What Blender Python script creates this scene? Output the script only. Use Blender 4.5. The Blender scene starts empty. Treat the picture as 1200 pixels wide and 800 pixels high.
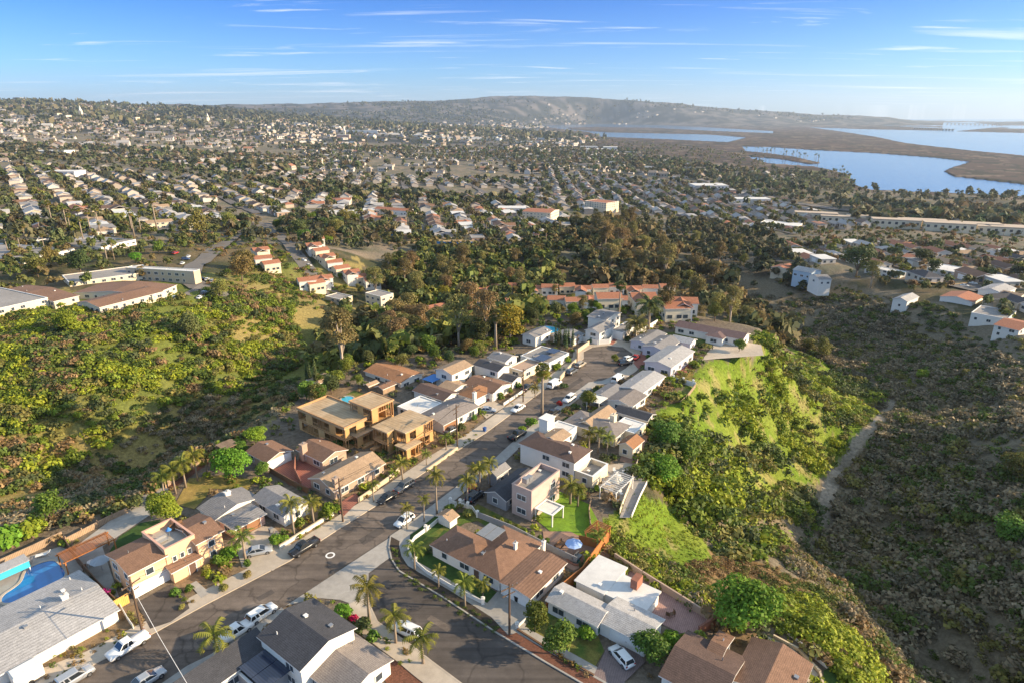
import bpy, math, random
import numpy as np
from mathutils import Vector, Matrix
SC = bpy.context.scene
COL = SC.collection
rnd = random.Random(7)
npr = np.random.default_rng(7)
# ------------------------------------------------------------------ camera
CAM_H = 65.0
F_PX = 750.0
PITCH = math.atan(265.0/F_PX)
SP, CP = math.sin(PITCH), math.cos(PITCH)
cam_data = bpy.data.cameras.new('camera'); cam = bpy.data.objects.new('camera', cam_data); COL.objects.link(cam)
cam_data.sensor_width = 36.0; cam_data.lens = 36.0*F_PX/1200.0
cam_data.clip_start = 1.0; cam_data.clip_end = 60000.0
cam.location = (0, 0, CAM_H); cam.rotation_euler = (math.pi/2-PITCH, 0, 0)
SC.camera = cam
# ------------------------------------------------------------------ light
SUN_EL, SUN_AZ_X, SUN_AZ_Y = math.radians(20), 1.0, -0.06
world = bpy.data.worlds.new("World"); SC.world = world; world.use_nodes = True; world.cycles.sampling_method = 'MANUAL'; world.cycles.sample_map_resolution = 512
def build_world():
    nt = world.node_tree; n = nt.nodes; n.clear(); L = nt.links.new
    out = n.new('ShaderNodeOutputWorld'); bg = n.new('ShaderNodeBackground'); bg.inputs[1].default_value = 0.14
    sky = n.new('ShaderNodeTexSky'); sky.sky_type = 'NISHITA'; sky.sun_disc = False
    sky.sun_elevation = SUN_EL; sky.sun_rotation = math.atan2(SUN_AZ_X, SUN_AZ_Y)
    sky.altitude = 100; sky.air_density = 1.0; sky.dust_density = 0.3; sky.ozone_density = 2.2
    hs = n.new('ShaderNodeHueSaturation'); hs.inputs['Saturation'].default_value = 1.0; hs.inputs['Value'].default_value = 1.0
    L(sky.outputs[0], hs.inputs['Color'])
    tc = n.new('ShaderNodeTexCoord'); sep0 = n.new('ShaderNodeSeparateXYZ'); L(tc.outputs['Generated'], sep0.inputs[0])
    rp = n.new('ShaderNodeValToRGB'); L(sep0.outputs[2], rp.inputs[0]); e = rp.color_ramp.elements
    e[0].position = 0.0; e[0].color = (.32, .45, .78, 1); e[1].position = .5; e[1].color = (1.95, 1.55, 1.15, 1)  # overhead sky, out of view, brightened and warmed as added fill for shadows
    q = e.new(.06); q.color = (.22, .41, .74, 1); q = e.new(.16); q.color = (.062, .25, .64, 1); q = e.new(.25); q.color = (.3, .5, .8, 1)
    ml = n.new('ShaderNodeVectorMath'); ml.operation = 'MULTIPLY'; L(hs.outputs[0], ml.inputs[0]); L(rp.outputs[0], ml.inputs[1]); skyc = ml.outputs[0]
    sep = n.new('ShaderNodeSeparateXYZ'); L(tc.outputs['Generated'], sep.inputs[0])
    mx = n.new('ShaderNodeMath'); mx.operation = 'MAXIMUM'; mx.inputs[1].default_value = 0.012; L(sep.outputs[2], mx.inputs[0])
    ad = n.new('ShaderNodeMath'); ad.operation = 'ADD'; ad.inputs[1].default_value = 0.03; L(mx.outputs[0], ad.inputs[0])
    dv = n.new('ShaderNodeVectorMath'); dv.operation = 'DIVIDE'; L(tc.outputs['Generated'], dv.inputs[0])
    cmb = n.new('ShaderNodeCombineXYZ')
    for i in range(3): L(ad.outputs[0], cmb.inputs[i])
    L(cmb.outputs[0], dv.inputs[1])
    def layer(rot, sx, sy, loc, lo, hi, det=7, rough=.62):
        mp = n.new('ShaderNodeMapping'); mp.inputs['Rotation'].default_value = (0, 0, rot); mp.inputs['Scale'].default_value = (sx, sy, 0.0); mp.inputs['Location'].default_value = loc
        L(dv.outputs[0], mp.inputs[0])
        nz = n.new('ShaderNodeTexNoise'); nz.inputs['Scale'].default_value = 1.0; nz.inputs['Detail'].default_value = det; nz.inputs['Roughness'].default_value = rough; nz.inputs['Distortion'].default_value = .6
        L(mp.outputs[0], nz.inputs['Vector'])
        mr = n.new('ShaderNodeMapRange'); mr.inputs[1].default_value = lo; mr.inputs[2].default_value = hi; mr.clamp = True; L(nz.outputs[0], mr.inputs[0])
        return mr.outputs[0]
    a = layer(0.15, .16, 0.9, (3.1, 1.7, 0), .56, .74)
    b = layer(-0.1, .45, 1.9, (9.3, 4.2, 0), .60, .74)
    mm = n.new('ShaderNodeMath'); mm.operation = 'MAXIMUM'; L(a, mm.inputs[0]); L(b, mm.inputs[1])
    mc = n.new('ShaderNodeMath'); mc.operation = 'MULTIPLY'; mc.inputs[1].default_value = .8; L(mm.outputs[0], mc.inputs[0])
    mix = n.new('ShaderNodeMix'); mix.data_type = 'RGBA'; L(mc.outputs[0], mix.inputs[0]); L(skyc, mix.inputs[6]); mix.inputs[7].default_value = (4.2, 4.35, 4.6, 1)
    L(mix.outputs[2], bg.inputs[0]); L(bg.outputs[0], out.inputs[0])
build_world()
sun_data = bpy.data.lights.new('sun', 'SUN'); sun_data.energy = 5.0; sun_data.angle = math.radians(.5); sun_data.color = (1.0, .79, .52)
sun = bpy.data.objects.new('sun', sun_data); COL.objects.link(sun)
_h = math.cos(SUN_EL); _n = math.hypot(SUN_AZ_X, SUN_AZ_Y)
SUN_DIR = Vector((SUN_AZ_X/_n*_h, SUN_AZ_Y/_n*_h, math.sin(SUN_EL)))
sun.rotation_euler = SUN_DIR.to_track_quat('Z', 'Y').to_euler(); sun.location = (0, 0, 400)
SC.view_settings.view_transform = 'Standard'; SC.view_settings.look = 'None'; SC.view_settings.gamma = 1
SC.view_settings.use_curve_mapping = False; SC.view_settings.exposure = 1.1
SC.render.engine = 'CYCLES'
SC.cycles.max_bounces = 5; SC.cycles.diffuse_bounces = 2; SC.cycles.glossy_bounces = 2; SC.cycles.transmission_bounces = 2; SC.cycles.volume_bounces = 0; SC.cycles.transparent_max_bounces = 4
# ------------------------------------------------------------------ pixel <-> world (reference 1200x800)
def P(u, v, z=0.0):
    q = (v-400.0)/F_PX; zc = (CAM_H-z)/(SP+CP*q)
    return Vector(((u-600.0)/F_PX*zc, zc*(CP-SP*q), z))
def hgt(base, topv, z0=0.0):            # height of a vertical thing from its base pixel and the row of its top
    y = P(base[0], base[1], z0).y; q = (topv-400.0)/F_PX
    return CAM_H-z0-y*(SP+CP*q)/(CP-SP*q)
def to_px(X, Y, Z):
    zc = Y*CP-(Z-CAM_H)*SP; yv = -(Z-CAM_H)*CP-Y*SP
    return 600+F_PX*X/zc, 400+F_PX*yv/zc
# ------------------------------------------------------------------ materials
MATS = {}
def mat(name, c, rough=.85, var=.12, scale=1.5, bump=0.0, metal=0.0, spec=.3, wave=None, hue=0.0, coord='Object', obj_var=0.0, c2=None, big=0.0, spk=0.0):
    if name in MATS: return MATS[name]
    m = bpy.data.materials.new(name); m.use_nodes = True; nt = m.node_tree; n = nt.nodes; L = nt.links.new
    b = n['Principled BSDF']; b.inputs['Roughness'].default_value = rough; b.inputs['Metallic'].default_value = metal; b.inputs['Specular IOR Level'].default_value = spec
    tc = n.new('ShaderNodeTexCoord'); src = tc.outputs[coord]
    nz = n.new('ShaderNodeTexNoise'); nz.inputs['Scale'].default_value = scale; nz.inputs['Detail'].default_value = 6; nz.inputs['Roughness'].default_value = .65; L(src, nz.inputs['Vector'])
    mr = n.new('ShaderNodeMapRange'); mr.inputs[1].default_value = .3; mr.inputs[2].default_value = .7; mr.inputs[3].default_value = 1-var; mr.inputs[4].default_value = 1+var; L(nz.outputs[0], mr.inputs[0])
    fac = mr.outputs[0]
    def mul(a, lo, hi, tex, o=0, f0=.3, f1=.7):
        r = n.new('ShaderNodeMapRange'); r.inputs[1].default_value = f0; r.inputs[2].default_value = f1; r.inputs[3].default_value = lo; r.inputs[4].default_value = hi; L(tex.outputs[o], r.inputs[0])
        x = n.new('ShaderNodeMath'); x.operation = 'MULTIPLY'; L(a, x.inputs[0]); L(r.outputs[0], x.inputs[1]); return x.outputs[0]
    if big:
        nb = n.new('ShaderNodeTexNoise'); nb.inputs['Scale'].default_value = .12; nb.inputs['Detail'].default_value = 3; L(src, nb.inputs['Vector']); fac = mul(fac, 1-big, 1+big, nb)
    if spk:
        ns = n.new('ShaderNodeTexNoise'); ns.inputs['Scale'].default_value = 9; ns.inputs['Detail'].default_value = 2; L(src, ns.inputs['Vector']); fac = mul(fac, 1-spk, 1+spk, ns, f0=.35, f1=.65)
    if wave:
        w = n.new('ShaderNodeTexWave'); w.inputs['Scale'].default_value = wave[1]; w.bands_direction = wave[0]; w.inputs['Distortion'].default_value = wave[3] if len(wave) > 3 else .4; w.inputs['Detail'].default_value = 1; L(src, w.inputs['Vector'])
        fac = mul(fac, 1-wave[2], 1.0+wave[2]*.3, w, 1, 0, .5)
    if obj_var:
        oi = n.new('ShaderNodeObjectInfo'); fac = mul(fac, 1-obj_var, 1+obj_var, oi, 'Random', 0, 1)
    if c2:
        mc = n.new('ShaderNodeMix'); mc.data_type = 'RGBA'; mc.inputs[6].default_value = (*c, 1); mc.inputs[7].default_value = (*c2, 1)
        n2 = n.new('ShaderNodeTexNoise'); n2.inputs['Scale'].default_value = scale*.35; n2.inputs['Detail'].default_value = 5; L(src, n2.inputs['Vector'])
        r2 = n.new('ShaderNodeMapRange'); r2.inputs[1].default_value = .42; r2.inputs[2].default_value = .6; L(n2.outputs[0], r2.inputs[0]); L(r2.outputs[0], mc.inputs[0]); csrc = mc.outputs[2]
    else:
        rgb = n.new('ShaderNodeRGB'); rgb.outputs[0].default_value = (*c, 1); csrc = rgb.outputs[0]
    vm = n.new('ShaderNodeVectorMath'); vm.operation = 'SCALE'; L(csrc, vm.inputs[0]); L(fac, vm.inputs['Scale']); L(vm.outputs[0], b.inputs['Base Color'])
    if bump:
        bp = n.new('ShaderNodeBump'); bp.inputs['Strength'].default_value = bump; bp.inputs['Distance'].default_value = .05; L(nz.outputs[0], bp.inputs['Height']); L(bp.outputs[0], b.inputs['Normal'])
    MATS[name] = m; return m
def leafmat(name, c, trans=.3, ov=.25, hv=.04, use_col=True, rough=.6):
    if name in MATS: return MATS[name]
    m = bpy.data.materials.new(name); m.use_nodes = True; nt = m.node_tree; n = nt.nodes; L = nt.links.new; n.clear()
    out = n.new('ShaderNodeOutputMaterial'); d = n.new('ShaderNodeBsdfPrincipled'); d.inputs['Roughness'].default_value = rough; d.inputs['Specular IOR Level'].default_value = .15; t = n.new('ShaderNodeBsdfTranslucent'); mx = n.new('ShaderNodeMixShader'); mx.inputs[0].default_value = trans
    rgb = n.new('ShaderNodeRGB'); rgb.outputs[0].default_value = (*c, 1)
    hs = n.new('ShaderNodeHueSaturation'); L(rgb.outputs[0], hs.inputs['Color'])
    oi = n.new('ShaderNodeObjectInfo')
    r = n.new('ShaderNodeMapRange'); r.inputs[3].default_value = 1-ov; r.inputs[4].default_value = 1+ov; L(oi.outputs['Random'], r.inputs[0]); L(r.outputs[0], hs.inputs['Value'])
    mu = n.new('ShaderNodeMath'); mu.operation = 'MULTIPLY'; mu.inputs[1].default_value = 7.31; L(oi.outputs['Random'], mu.inputs[0]); fr = n.new('ShaderNodeMath'); fr.operation = 'FRACT'; L(mu.outputs[0], fr.inputs[0])
    r2 = n.new('ShaderNodeMapRange'); r2.inputs[3].default_value = .5-hv; r2.inputs[4].default_value = .5+hv; L(fr.outputs[0], r2.inputs[0]); L(r2.outputs[0], hs.inputs['Hue'])
    src = hs.outputs[0]
    if use_col:
        at = n.new('ShaderNodeAttribute'); at.attribute_name = 'Col'; vm = n.new('ShaderNodeVectorMath'); vm.operation = 'MULTIPLY'; L(src, vm.inputs[0]); L(at.outputs['Color'], vm.inputs[1]); src = vm.outputs[0]
    L(src, d.inputs['Base Color']); L(src, t.inputs['Color']); L(d.outputs[0], mx.inputs[1]); L(t.outputs[0], mx.inputs[2]); L(mx.outputs[0], out.inputs[0])
    MATS[name] = m; return m
# ------------------------------------------------------------------ mesh building
class MB:
    def __init__(s): s.v = []; s.f = []; s.mi = []
    def add(s, vs, fs, mi=0):
        b = len(s.v); s.v += [tuple(p) for p in vs]; s.f += [tuple(b+i for i in f) for f in fs]; s.mi += [mi]*len(fs); return s
    def box(s, x0, x1, y0, y1, z0, z1, mi=0, M=None):
        vs = [Vector(p) for p in ((x0,y0,z0),(x1,y0,z0),(x1,y1,z0),(x0,y1,z0),(x0,y0,z1),(x1,y0,z1),(x1,y1,z1),(x0,y1,z1))]
        if M is not None: vs = [M @ p for p in vs]
        return s.add(vs, [(0,3,2,1),(4,5,6,7),(0,1,5,4),(1,2,6,5),(2,3,7,6),(3,0,4,7)], mi)
    def tube(s, pts, radii, seg=6, mi=0, cap=True):
        pts = [Vector(p) for p in pts]; rings = []
        b = len(s.v)
        for i, p in enumerate(pts):
            d = (pts[min(i+1, len(pts)-1)]-pts[max(i-1, 0)]).normalized()
            a = d.orthogonal().normalized() if abs(d.z) < .99 else Vector((1, 0, 0)); a = (a-d*a.dot(d)).normalized(); c = d.cross(a)
            r = radii[i] if hasattr(radii, '__len__') else radii
            for k in range(seg):
                t = 2*math.pi*k/seg; q = p+a*(r*math.cos(t))+c*(r*math.sin(t)); s.v.append(tuple(q))
        for i in range(len(pts)-1):
            for k in range(seg):
                k2 = (k+1) % seg; s.f.append((b+i*seg+k, b+i*seg+k2, b+(i+1)*seg+k2, b+(i+1)*seg+k)); s.mi.append(mi)
        if cap:
            s.f.append(tuple(b+(len(pts)-1)*seg+k for k in range(seg))); s.mi.append(mi)
            s.f.append(tuple(b+k for k in reversed(range(seg)))); s.mi.append(mi)
        return s
    def prism(s, poly, z0, z1, mi=0):         # poly: list of xy, counter-clockwise or not
        a = sum(poly[i][0]*poly[(i+1) % len(poly)][1]-poly[(i+1) % len(poly)][0]*poly[i][1] for i in range(len(poly)))
        if a < 0: poly = poly[::-1]
        n = len(poly); vs = [(p[0], p[1], z0) for p in poly]+[(p[0], p[1], z1) for p in poly]
        fs = [tuple(range(n, 2*n)), tuple(reversed(range(n)))]+[(i, (i+1) % n, n+(i+1) % n, n+i) for i in range(n)]
        return s.add(vs, fs, mi)
    def mesh(s, name, mats, smooth=False):
        me = bpy.data.meshes.new(name); me.from_pydata(s.v, [], s.f)
        if not isinstance(mats, (list, tuple)): mats = [mats]
        for m in mats: me.materials.append(m)
        if len(mats) > 1: me.polygons.foreach_set('material_index', s.mi)
        if smooth: me.polygons.foreach_set('use_smooth', [True]*len(me.polygons))
        me.update(); return me
    def build(s, name, mats, parent=None, loc=None, smooth=False):
        return link(name, s.mesh(name, mats, smooth), parent, loc)
def link(name, data, parent=None, loc=None, rz=None, scale=None):
    o = bpy.data.objects.new(name, data); COL.objects.link(o)
    if parent is not None: o.parent = parent
    if loc is not None: o.location = loc
    if rz is not None: o.rotation_euler = (0, 0, rz)
    if scale is not None: o.scale = scale if hasattr(scale, '__len__') else (scale,)*3
    return o
def tag(o, label, cat, group=None, kind=None):
    if label: o['label'] = label
    if cat: o['category'] = cat
    if group: o['group'] = group
    if kind: o['kind'] = kind
    return o
def thing(name, label, cat, loc=(0, 0, 0), rz=0, group=None):
    return tag(link(name, None, None, loc, rz), label, cat, group)
def struct(o, kind='structure'): o['kind'] = kind; return o
def copy_tree(root, loc, rz=0, scale=None, label=None, group=None):
    r = root.copy(); COL.objects.link(r); r.location = loc; r.rotation_euler = (0, 0, rz)
    if scale is not None: r.scale = scale if hasattr(scale, '__len__') else (scale,)*3
    if label: r['label'] = label
    if group: r['group'] = group
    def rec(a, b):
        for ch in list(a.children):
            c = ch.copy(); COL.objects.link(c); c.parent = b; rec(ch, c)
    rec(root, r); return r
def npmesh(name, V, F, mats, col=None, mi=None, smooth=False):
    """V (n,3), F (m,k) constant k"""
    me = bpy.data.meshes.new(name); n, (m, k) = len(V), F.shape
    me.vertices.add(n); me.vertices.foreach_set('co', np.ascontiguousarray(V, dtype=np.float32).ravel())
    me.loops.add(m*k); me.loops.foreach_set('vertex_index', np.ascontiguousarray(F, dtype=np.int32).ravel())
    me.polygons.add(m); me.polygons.foreach_set('loop_start', np.arange(0, m*k, k, dtype=np.int32))
    if mi is not None: me.polygons.foreach_set('material_index', mi.astype(np.int32))
    if smooth: me.polygons.foreach_set('use_smooth', np.ones(m, dtype=bool))
    if not isinstance(mats, (list, tuple)): mats = [mats]
    for x in mats: me.materials.append(x)
    if col is not None:
        a = me.color_attributes.new('Col', 'FLOAT_COLOR', 'POINT'); c4 = np.ones((n, 4), np.float32); c4[:, :3] = col; a.data.foreach_set('color', c4.ravel())
    me.update(calc_edges=True); return me
def inpoly(X, Y, poly):
    r = np.zeros(np.shape(X), bool); n = len(poly)
    for i in range(n):
        x1, y1 = poly[i][0], poly[i][1]; x2, y2 = poly[(i+1) % n][0], poly[(i+1) % n][1]
        if y1 == y2: continue
        c = ((y1 > Y) != (y2 > Y)) & (X < (x2-x1)*(Y-y1)/(y2-y1)+x1); r ^= c
    return r
def vnoise(X, Y, sc, seed=0):
    X = X/sc+seed*17.13; Y = Y/sc+seed*9.71; xi = np.floor(X); yi = np.floor(Y); fx = X-xi; fy = Y-yi; fx = fx*fx*(3-2*fx); fy = fy*fy*(3-2*fy)
    def h(a, b):
        s = np.sin(a*127.1+b*311.7+seed*74.7)*43758.5453; return s-np.floor(s)
    return (h(xi, yi)*(1-fx)+h(xi+1, yi)*fx)*(1-fy)+(h(xi, yi+1)*(1-fx)+h(xi+1, yi+1)*fx)*fy
def fnoise(X, Y, sc, seed=0, oct=4):
    r = 0; a = 1; t = 0
    for i in range(oct): r = r+a*vnoise(X, Y, sc/2**i, seed+i); t += a; a *= .55
    return r/t
# ------------------------------------------------------------------ terrain height
SEA = -75.0
CZ = [(-100,640,-3),(0,500,-15),(0,420,-7),(0,580,-21),(-150,520,-18),(-150,420,-8),(60,550,-24),(170,550,-28),(250,520,-28),(100,590,-10),(200,575,-7),(290,520,-9),(330,480,-14),(200,480,-20),(100,470,-14),(150,400,-8),(60,400,-7),(150,350,-6),(30,350,-6),(230,345,-6),(250,400,-14),(300,440,-24),(350,400,-27),(300,340,-11),(340,450,-22),
 (380,350,-24),(330,290,-12),(400,300,-17),(450,340,-27),(420,390,-29),(480,400,-28),(240,270,-9),(100,270,-9),(0,270,-9),(50,230,-13),(0,200,-17),(200,230,-16),(200,200,-24),(100,170,-24),(300,200,-30),(550,380,-30),(620,365,-27),(700,352,-26),(500,310,-31),(600,300,-29),(650,295,-24),(450,270,-24),(600,270,-29),(550,240,-36),(700,280,-38),(760,250,-50),
 (700,330,-32),(780,340,-36),(850,340,-40),(870,290,-40),(900,265,-50),(820,260,-48),(900,310,-30),(950,318,-27),(1000,330,-26),(1050,352,-24),(1100,368,-23),(1190,395,-17),(1000,290,-34),(1100,300,-35),(1190,330,-28),(1290,350,-22),(1100,262,-54),(1000,252,-61),(1200,262,-62),(1320,280,-60),(900,365,-41),(960,350,-37),(950,395,-42),(1000,440,-41),(1050,400,-36),(1130,420,-29),(1200,440,-20),(900,400,-26),(930,430,-25),(980,470,-30),
 (1035,490,-39),(985,550,-36),(965,620,-33),(950,665,-31),(1090,800,-27),(1150,900,-25),(1200,500,-13),(1120,500,-24),(1280,520,-6),(1200,600,-11),(1100,570,-24),(1050,620,-29),(1200,700,-15),(1300,700,-6),(1100,650,-27),(1200,800,-19),(1300,800,-10),
 (1000,720,-12),(1060,790,-10),(940,660,-17),(880,680,-8),(900,640,-19),(860,600,-15),(820,640,-7),(930,600,-28),(880,540,-19),(840,560,-12),(950,520,-28),(900,470,-15),(860,500,-10),(840,460,-5),(960,460,-26),(780,620,-6),(790,580,-7),(1100,900,-9),(740,650,-2),
 (600,200,-60),(600,170,-70),(400,200,-45),(400,170,-52),(800,200,-69),(900,215,-71),(1000,235,-68),(1200,240,-70),(700,230,-55),(800,230,-60),(900,240,-64)]
CD = [(0,121,5000),(-150,120,5000),(100,123,5000),(60,135,3500),(230,124,7000),(300,122,10000),(450,119,11000),(600,112,12500),(700,115,12500),(800,122,12000),(900,131,12000),(1000,136,12000),(600,142,9200),(450,141,8500),(300,139,7500),(800,144,9400),(950,145,10500),(200,140,4200)]
CR = [(640,8200,-72),(740,9000,-73),(850,7400,-73),(760,5600,-73),(900,6000,-73),(700,6200,-73),(1050,5200,-73),(1180,4000,-73),(640,5600,-72),(1000,8200,-73),(1100,7000,-74)]+[(u, d, -60) for u in (0, 300, 600, 900) for d in (16000, 26000)]+[(1100, 9000, -78), (1200, 9000, -78), (1200, 14000, -80), (1300, 5000, -77), (1100, 16000, -80), (1200, 26000, -80)]
def _cp():
    r = []
    for u, v, z in CZ: p = P(u, v, z); r.append((p.x, p.y, z))
    for u, v, d in CD: t = (v-400.)/F_PX; zz = CAM_H-d*(SP+CP*t)/(CP-SP*t); r.append(((u-600)/F_PX*(d*CP+(CAM_H-zz)*SP), d, zz))
    for u, d, z in CR: r.append(((u-600)/F_PX*d, d, z))
    return np.array(r)
CPT = _cp()
PLATEAU_PX = [(-500,800),(-120,680),(0,640),(70,612),(130,600),(190,572),(235,530),(300,508),(340,476),(352,462),(375,440),(430,424),(520,412),(585,398),(612,378),(700,362),(760,362),(800,368),(885,385),(872,400),(830,420),(808,442),(792,470),(768,482),(768,505),(745,540),(745,560),(736,590),(700,612),(712,640),(725,656),(842,728),(880,735),(950,745),(985,790),(1010,900),(600,1500),(-900,1500)]
PLAT = [tuple(P(u, min(v, 1100), 0)[:2]) for u, v in PLATEAU_PX if v < 1000]+[tuple(P(1010, 1000, 0)[:2]), (20, 5), (-120, 5)]
def seg_dist(X, Y, poly):
    d = np.full(np.shape(X), 1e9)
    for i in range(len(poly)):
        x1, y1 = poly[i]; x2, y2 = poly[(i+1) % len(poly)]; dx, dy = x2-x1, y2-y1; L2 = dx*dx+dy*dy+1e-9
        t = np.clip(((X-x1)*dx+(Y-y1)*dy)/L2, 0, 1); d = np.minimum(d, np.hypot(X-x1-t*dx, Y-y1-t*dy))
    return d
# plateau rim points keep the interpolated slope attached to the plateau
CPT = np.vstack([CPT, np.array([(x, y, -.6) for x, y in PLAT]), np.array([(P(u, v, 0).x, P(u, v, 0).y, -.3) for u, v in ((100,760),(300,620),(450,560),(600,480),(700,400),(700,700),(850,780),(650,600),(500,700))])])
def _rbf():
    a = np.arctan2(CPT[:, 0], CPT[:, 1]); r = np.log(np.hypot(CPT[:, 0], CPT[:, 1])); Q = np.stack([a, r], 1)
    D = np.sqrt(((Q[:, None]-Q[None])**2).sum(2)+1e-5); n = len(Q)
    A = np.zeros((n+3, n+3)); A[:n, :n] = D-np.eye(n)*.004; A[:n, n] = 1; A[:n, n+1:] = Q; A[n, :n] = 1; A[n+1:, :n] = Q.T
    return Q, np.linalg.solve(A, np.r_[CPT[:, 2], 0, 0, 0])
RQ, RW = _rbf()
# bay: water outlines in pixels on the sea plane
BAY = [[(628,147.5),(700,145.5),(780,147),(837,150),(905,154),(905,156.5),(840,154),(760,150),(700,149),(665,150),(668,152),(712,155.5),(760,156.5),(830,158),(875,161.5),(852,167),(790,164),(740,162),(706,161),(690,155),(660,152)],
 [(870,172),(900,172.5),(950,176),(1020,179.5),(1095,185),(1137,190),(1112,198),(1106,201),(1117,207),(1200,216.5),(1400,232),(1400,248),(1200,231),(1140,228),(1075,226),(1020,223),(995,217),(997,206),(975,200),(955,196),(900,192),(880,186)],
 [(948,149.5),(1020,152),(1105,153.5),(1105,144),(1140,143.6),(1178,148.5),(1120,154.2),(1400,161),(1400,200),(1200,183),(1125,175.5),(1060,168),(1025,160.5),(985,154.5)],
 [(1100,141.8),(1260,141.0),(1500,141),(1500,146),(1260,145.5)]]
BAYW = [[tuple(P(u, v, SEA)[:2]) for u, v in b] for b in BAY]
SPIT = [tuple(P(u, v, SEA)[:2]) for u, v in [(868,177),(900,180),(930,184),(962,191.5),(950,193),(915,187),(880,184)]]
def H(X, Y, detail=True):
    X = np.asarray(X, float); Y = np.asarray(Y, float); sh = X.shape; X = X.ravel(); Y = Y.ravel()
    a = np.arctan2(X, Y); r = np.log(np.maximum(np.hypot(X, Y), 5)); z = np.zeros_like(a)
    for i in range(0, len(a), 20000):
        q = np.stack([a[i:i+20000], r[i:i+20000]], 1); D = np.sqrt(((q[:, None]-RQ[None])**2).sum(2)+1e-5)
        z[i:i+20000] = D @ RW[:len(RQ)]+RW[len(RQ)]+q @ RW[len(RQ)+1:]
    R = np.hypot(X, Y)
    if detail:
        z = z+(fnoise(X, Y, 34, 3)-.5)*np.clip((R-60)/200, 0, 1)*5+(fnoise(X, Y, 9, 5, 3)-.5)*1.6*np.clip(600/R, 0, 1)+(fnoise(X, Y, 420, 8, 5)-.5)*np.clip((R-3500)/4000, 0, 1)*60
    ins = inpoly(X, Y, PLAT); near = (R < 260) & ~ins
    d = np.full_like(X, 1e3); d[near] = seg_dist(X[near], Y[near], PLAT); d[ins] = 0
    t = np.clip(d/7.0, 0, 1); t = t*t*(3-2*t); z = np.where(d < 7, z*t+(-.03)*(1-t), z)
    far = R > 900
    if far.any():
        xf, yf = X[far], Y[far]; w = np.zeros(len(xf), bool)
        for b in BAYW: w |= inpoly(xf, yf, b)
        w &= ~inpoly(xf, yf, SPIT)
        nd = np.full(len(xf), 1e6); nm = (R[far] > 2500)
        for b in BAYW[:3]: nd[nm] = np.minimum(nd[nm], seg_dist(xf[nm], yf[nm], b))
        kk = np.clip(nd/900., 0, 1); kk = kk*kk*(3-2*kk); z[far] = z[far]*kk+np.minimum(z[far], -73)*(1-kk)
        zz = z[far]; east = (np.arctan2(xf, yf) > .02) & (R[far] < 9000)
        zz = np.where(east & ~w, np.maximum(zz, -73.2+(fnoise(xf, yf, 90, 2, 2)-.5)*1.2), zz); zz = np.where(w, -79., zz); z[far] = zz
    return z.reshape(sh)
def h1(x, y): return float(H(np.array([x]), np.array([y]))[0])
_RS = np.exp(np.linspace(math.log(45), math.log(14000), 1300))
def G(u, v):                                # where the ray through a reference pixel meets the ground
    q = (v-400.)/F_PX; yy = _RS; zc = yy/(CP-SP*q); x = (u-600.)/F_PX*zc; zr = CAM_H-zc*(SP+CP*q); hh = H(x, yy)
    k = np.argmax(zr < hh)
    if not (zr < hh).any(): return Vector((x[-60], yy[-60], hh[-60]))
    if k == 0: return Vector((x[0], yy[0], hh[0]))
    a, b = zr[k-1]-hh[k-1], zr[k]-hh[k]; t = a/(a-b); Y = yy[k-1]+(yy[k]-yy[k-1])*t; X = x[k-1]+(x[k]-x[k-1])*t
    return Vector((X, Y, h1(X, Y)))
def Gpoly(px): return [tuple(G(u, v)[:2]) for u, v in px]
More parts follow.
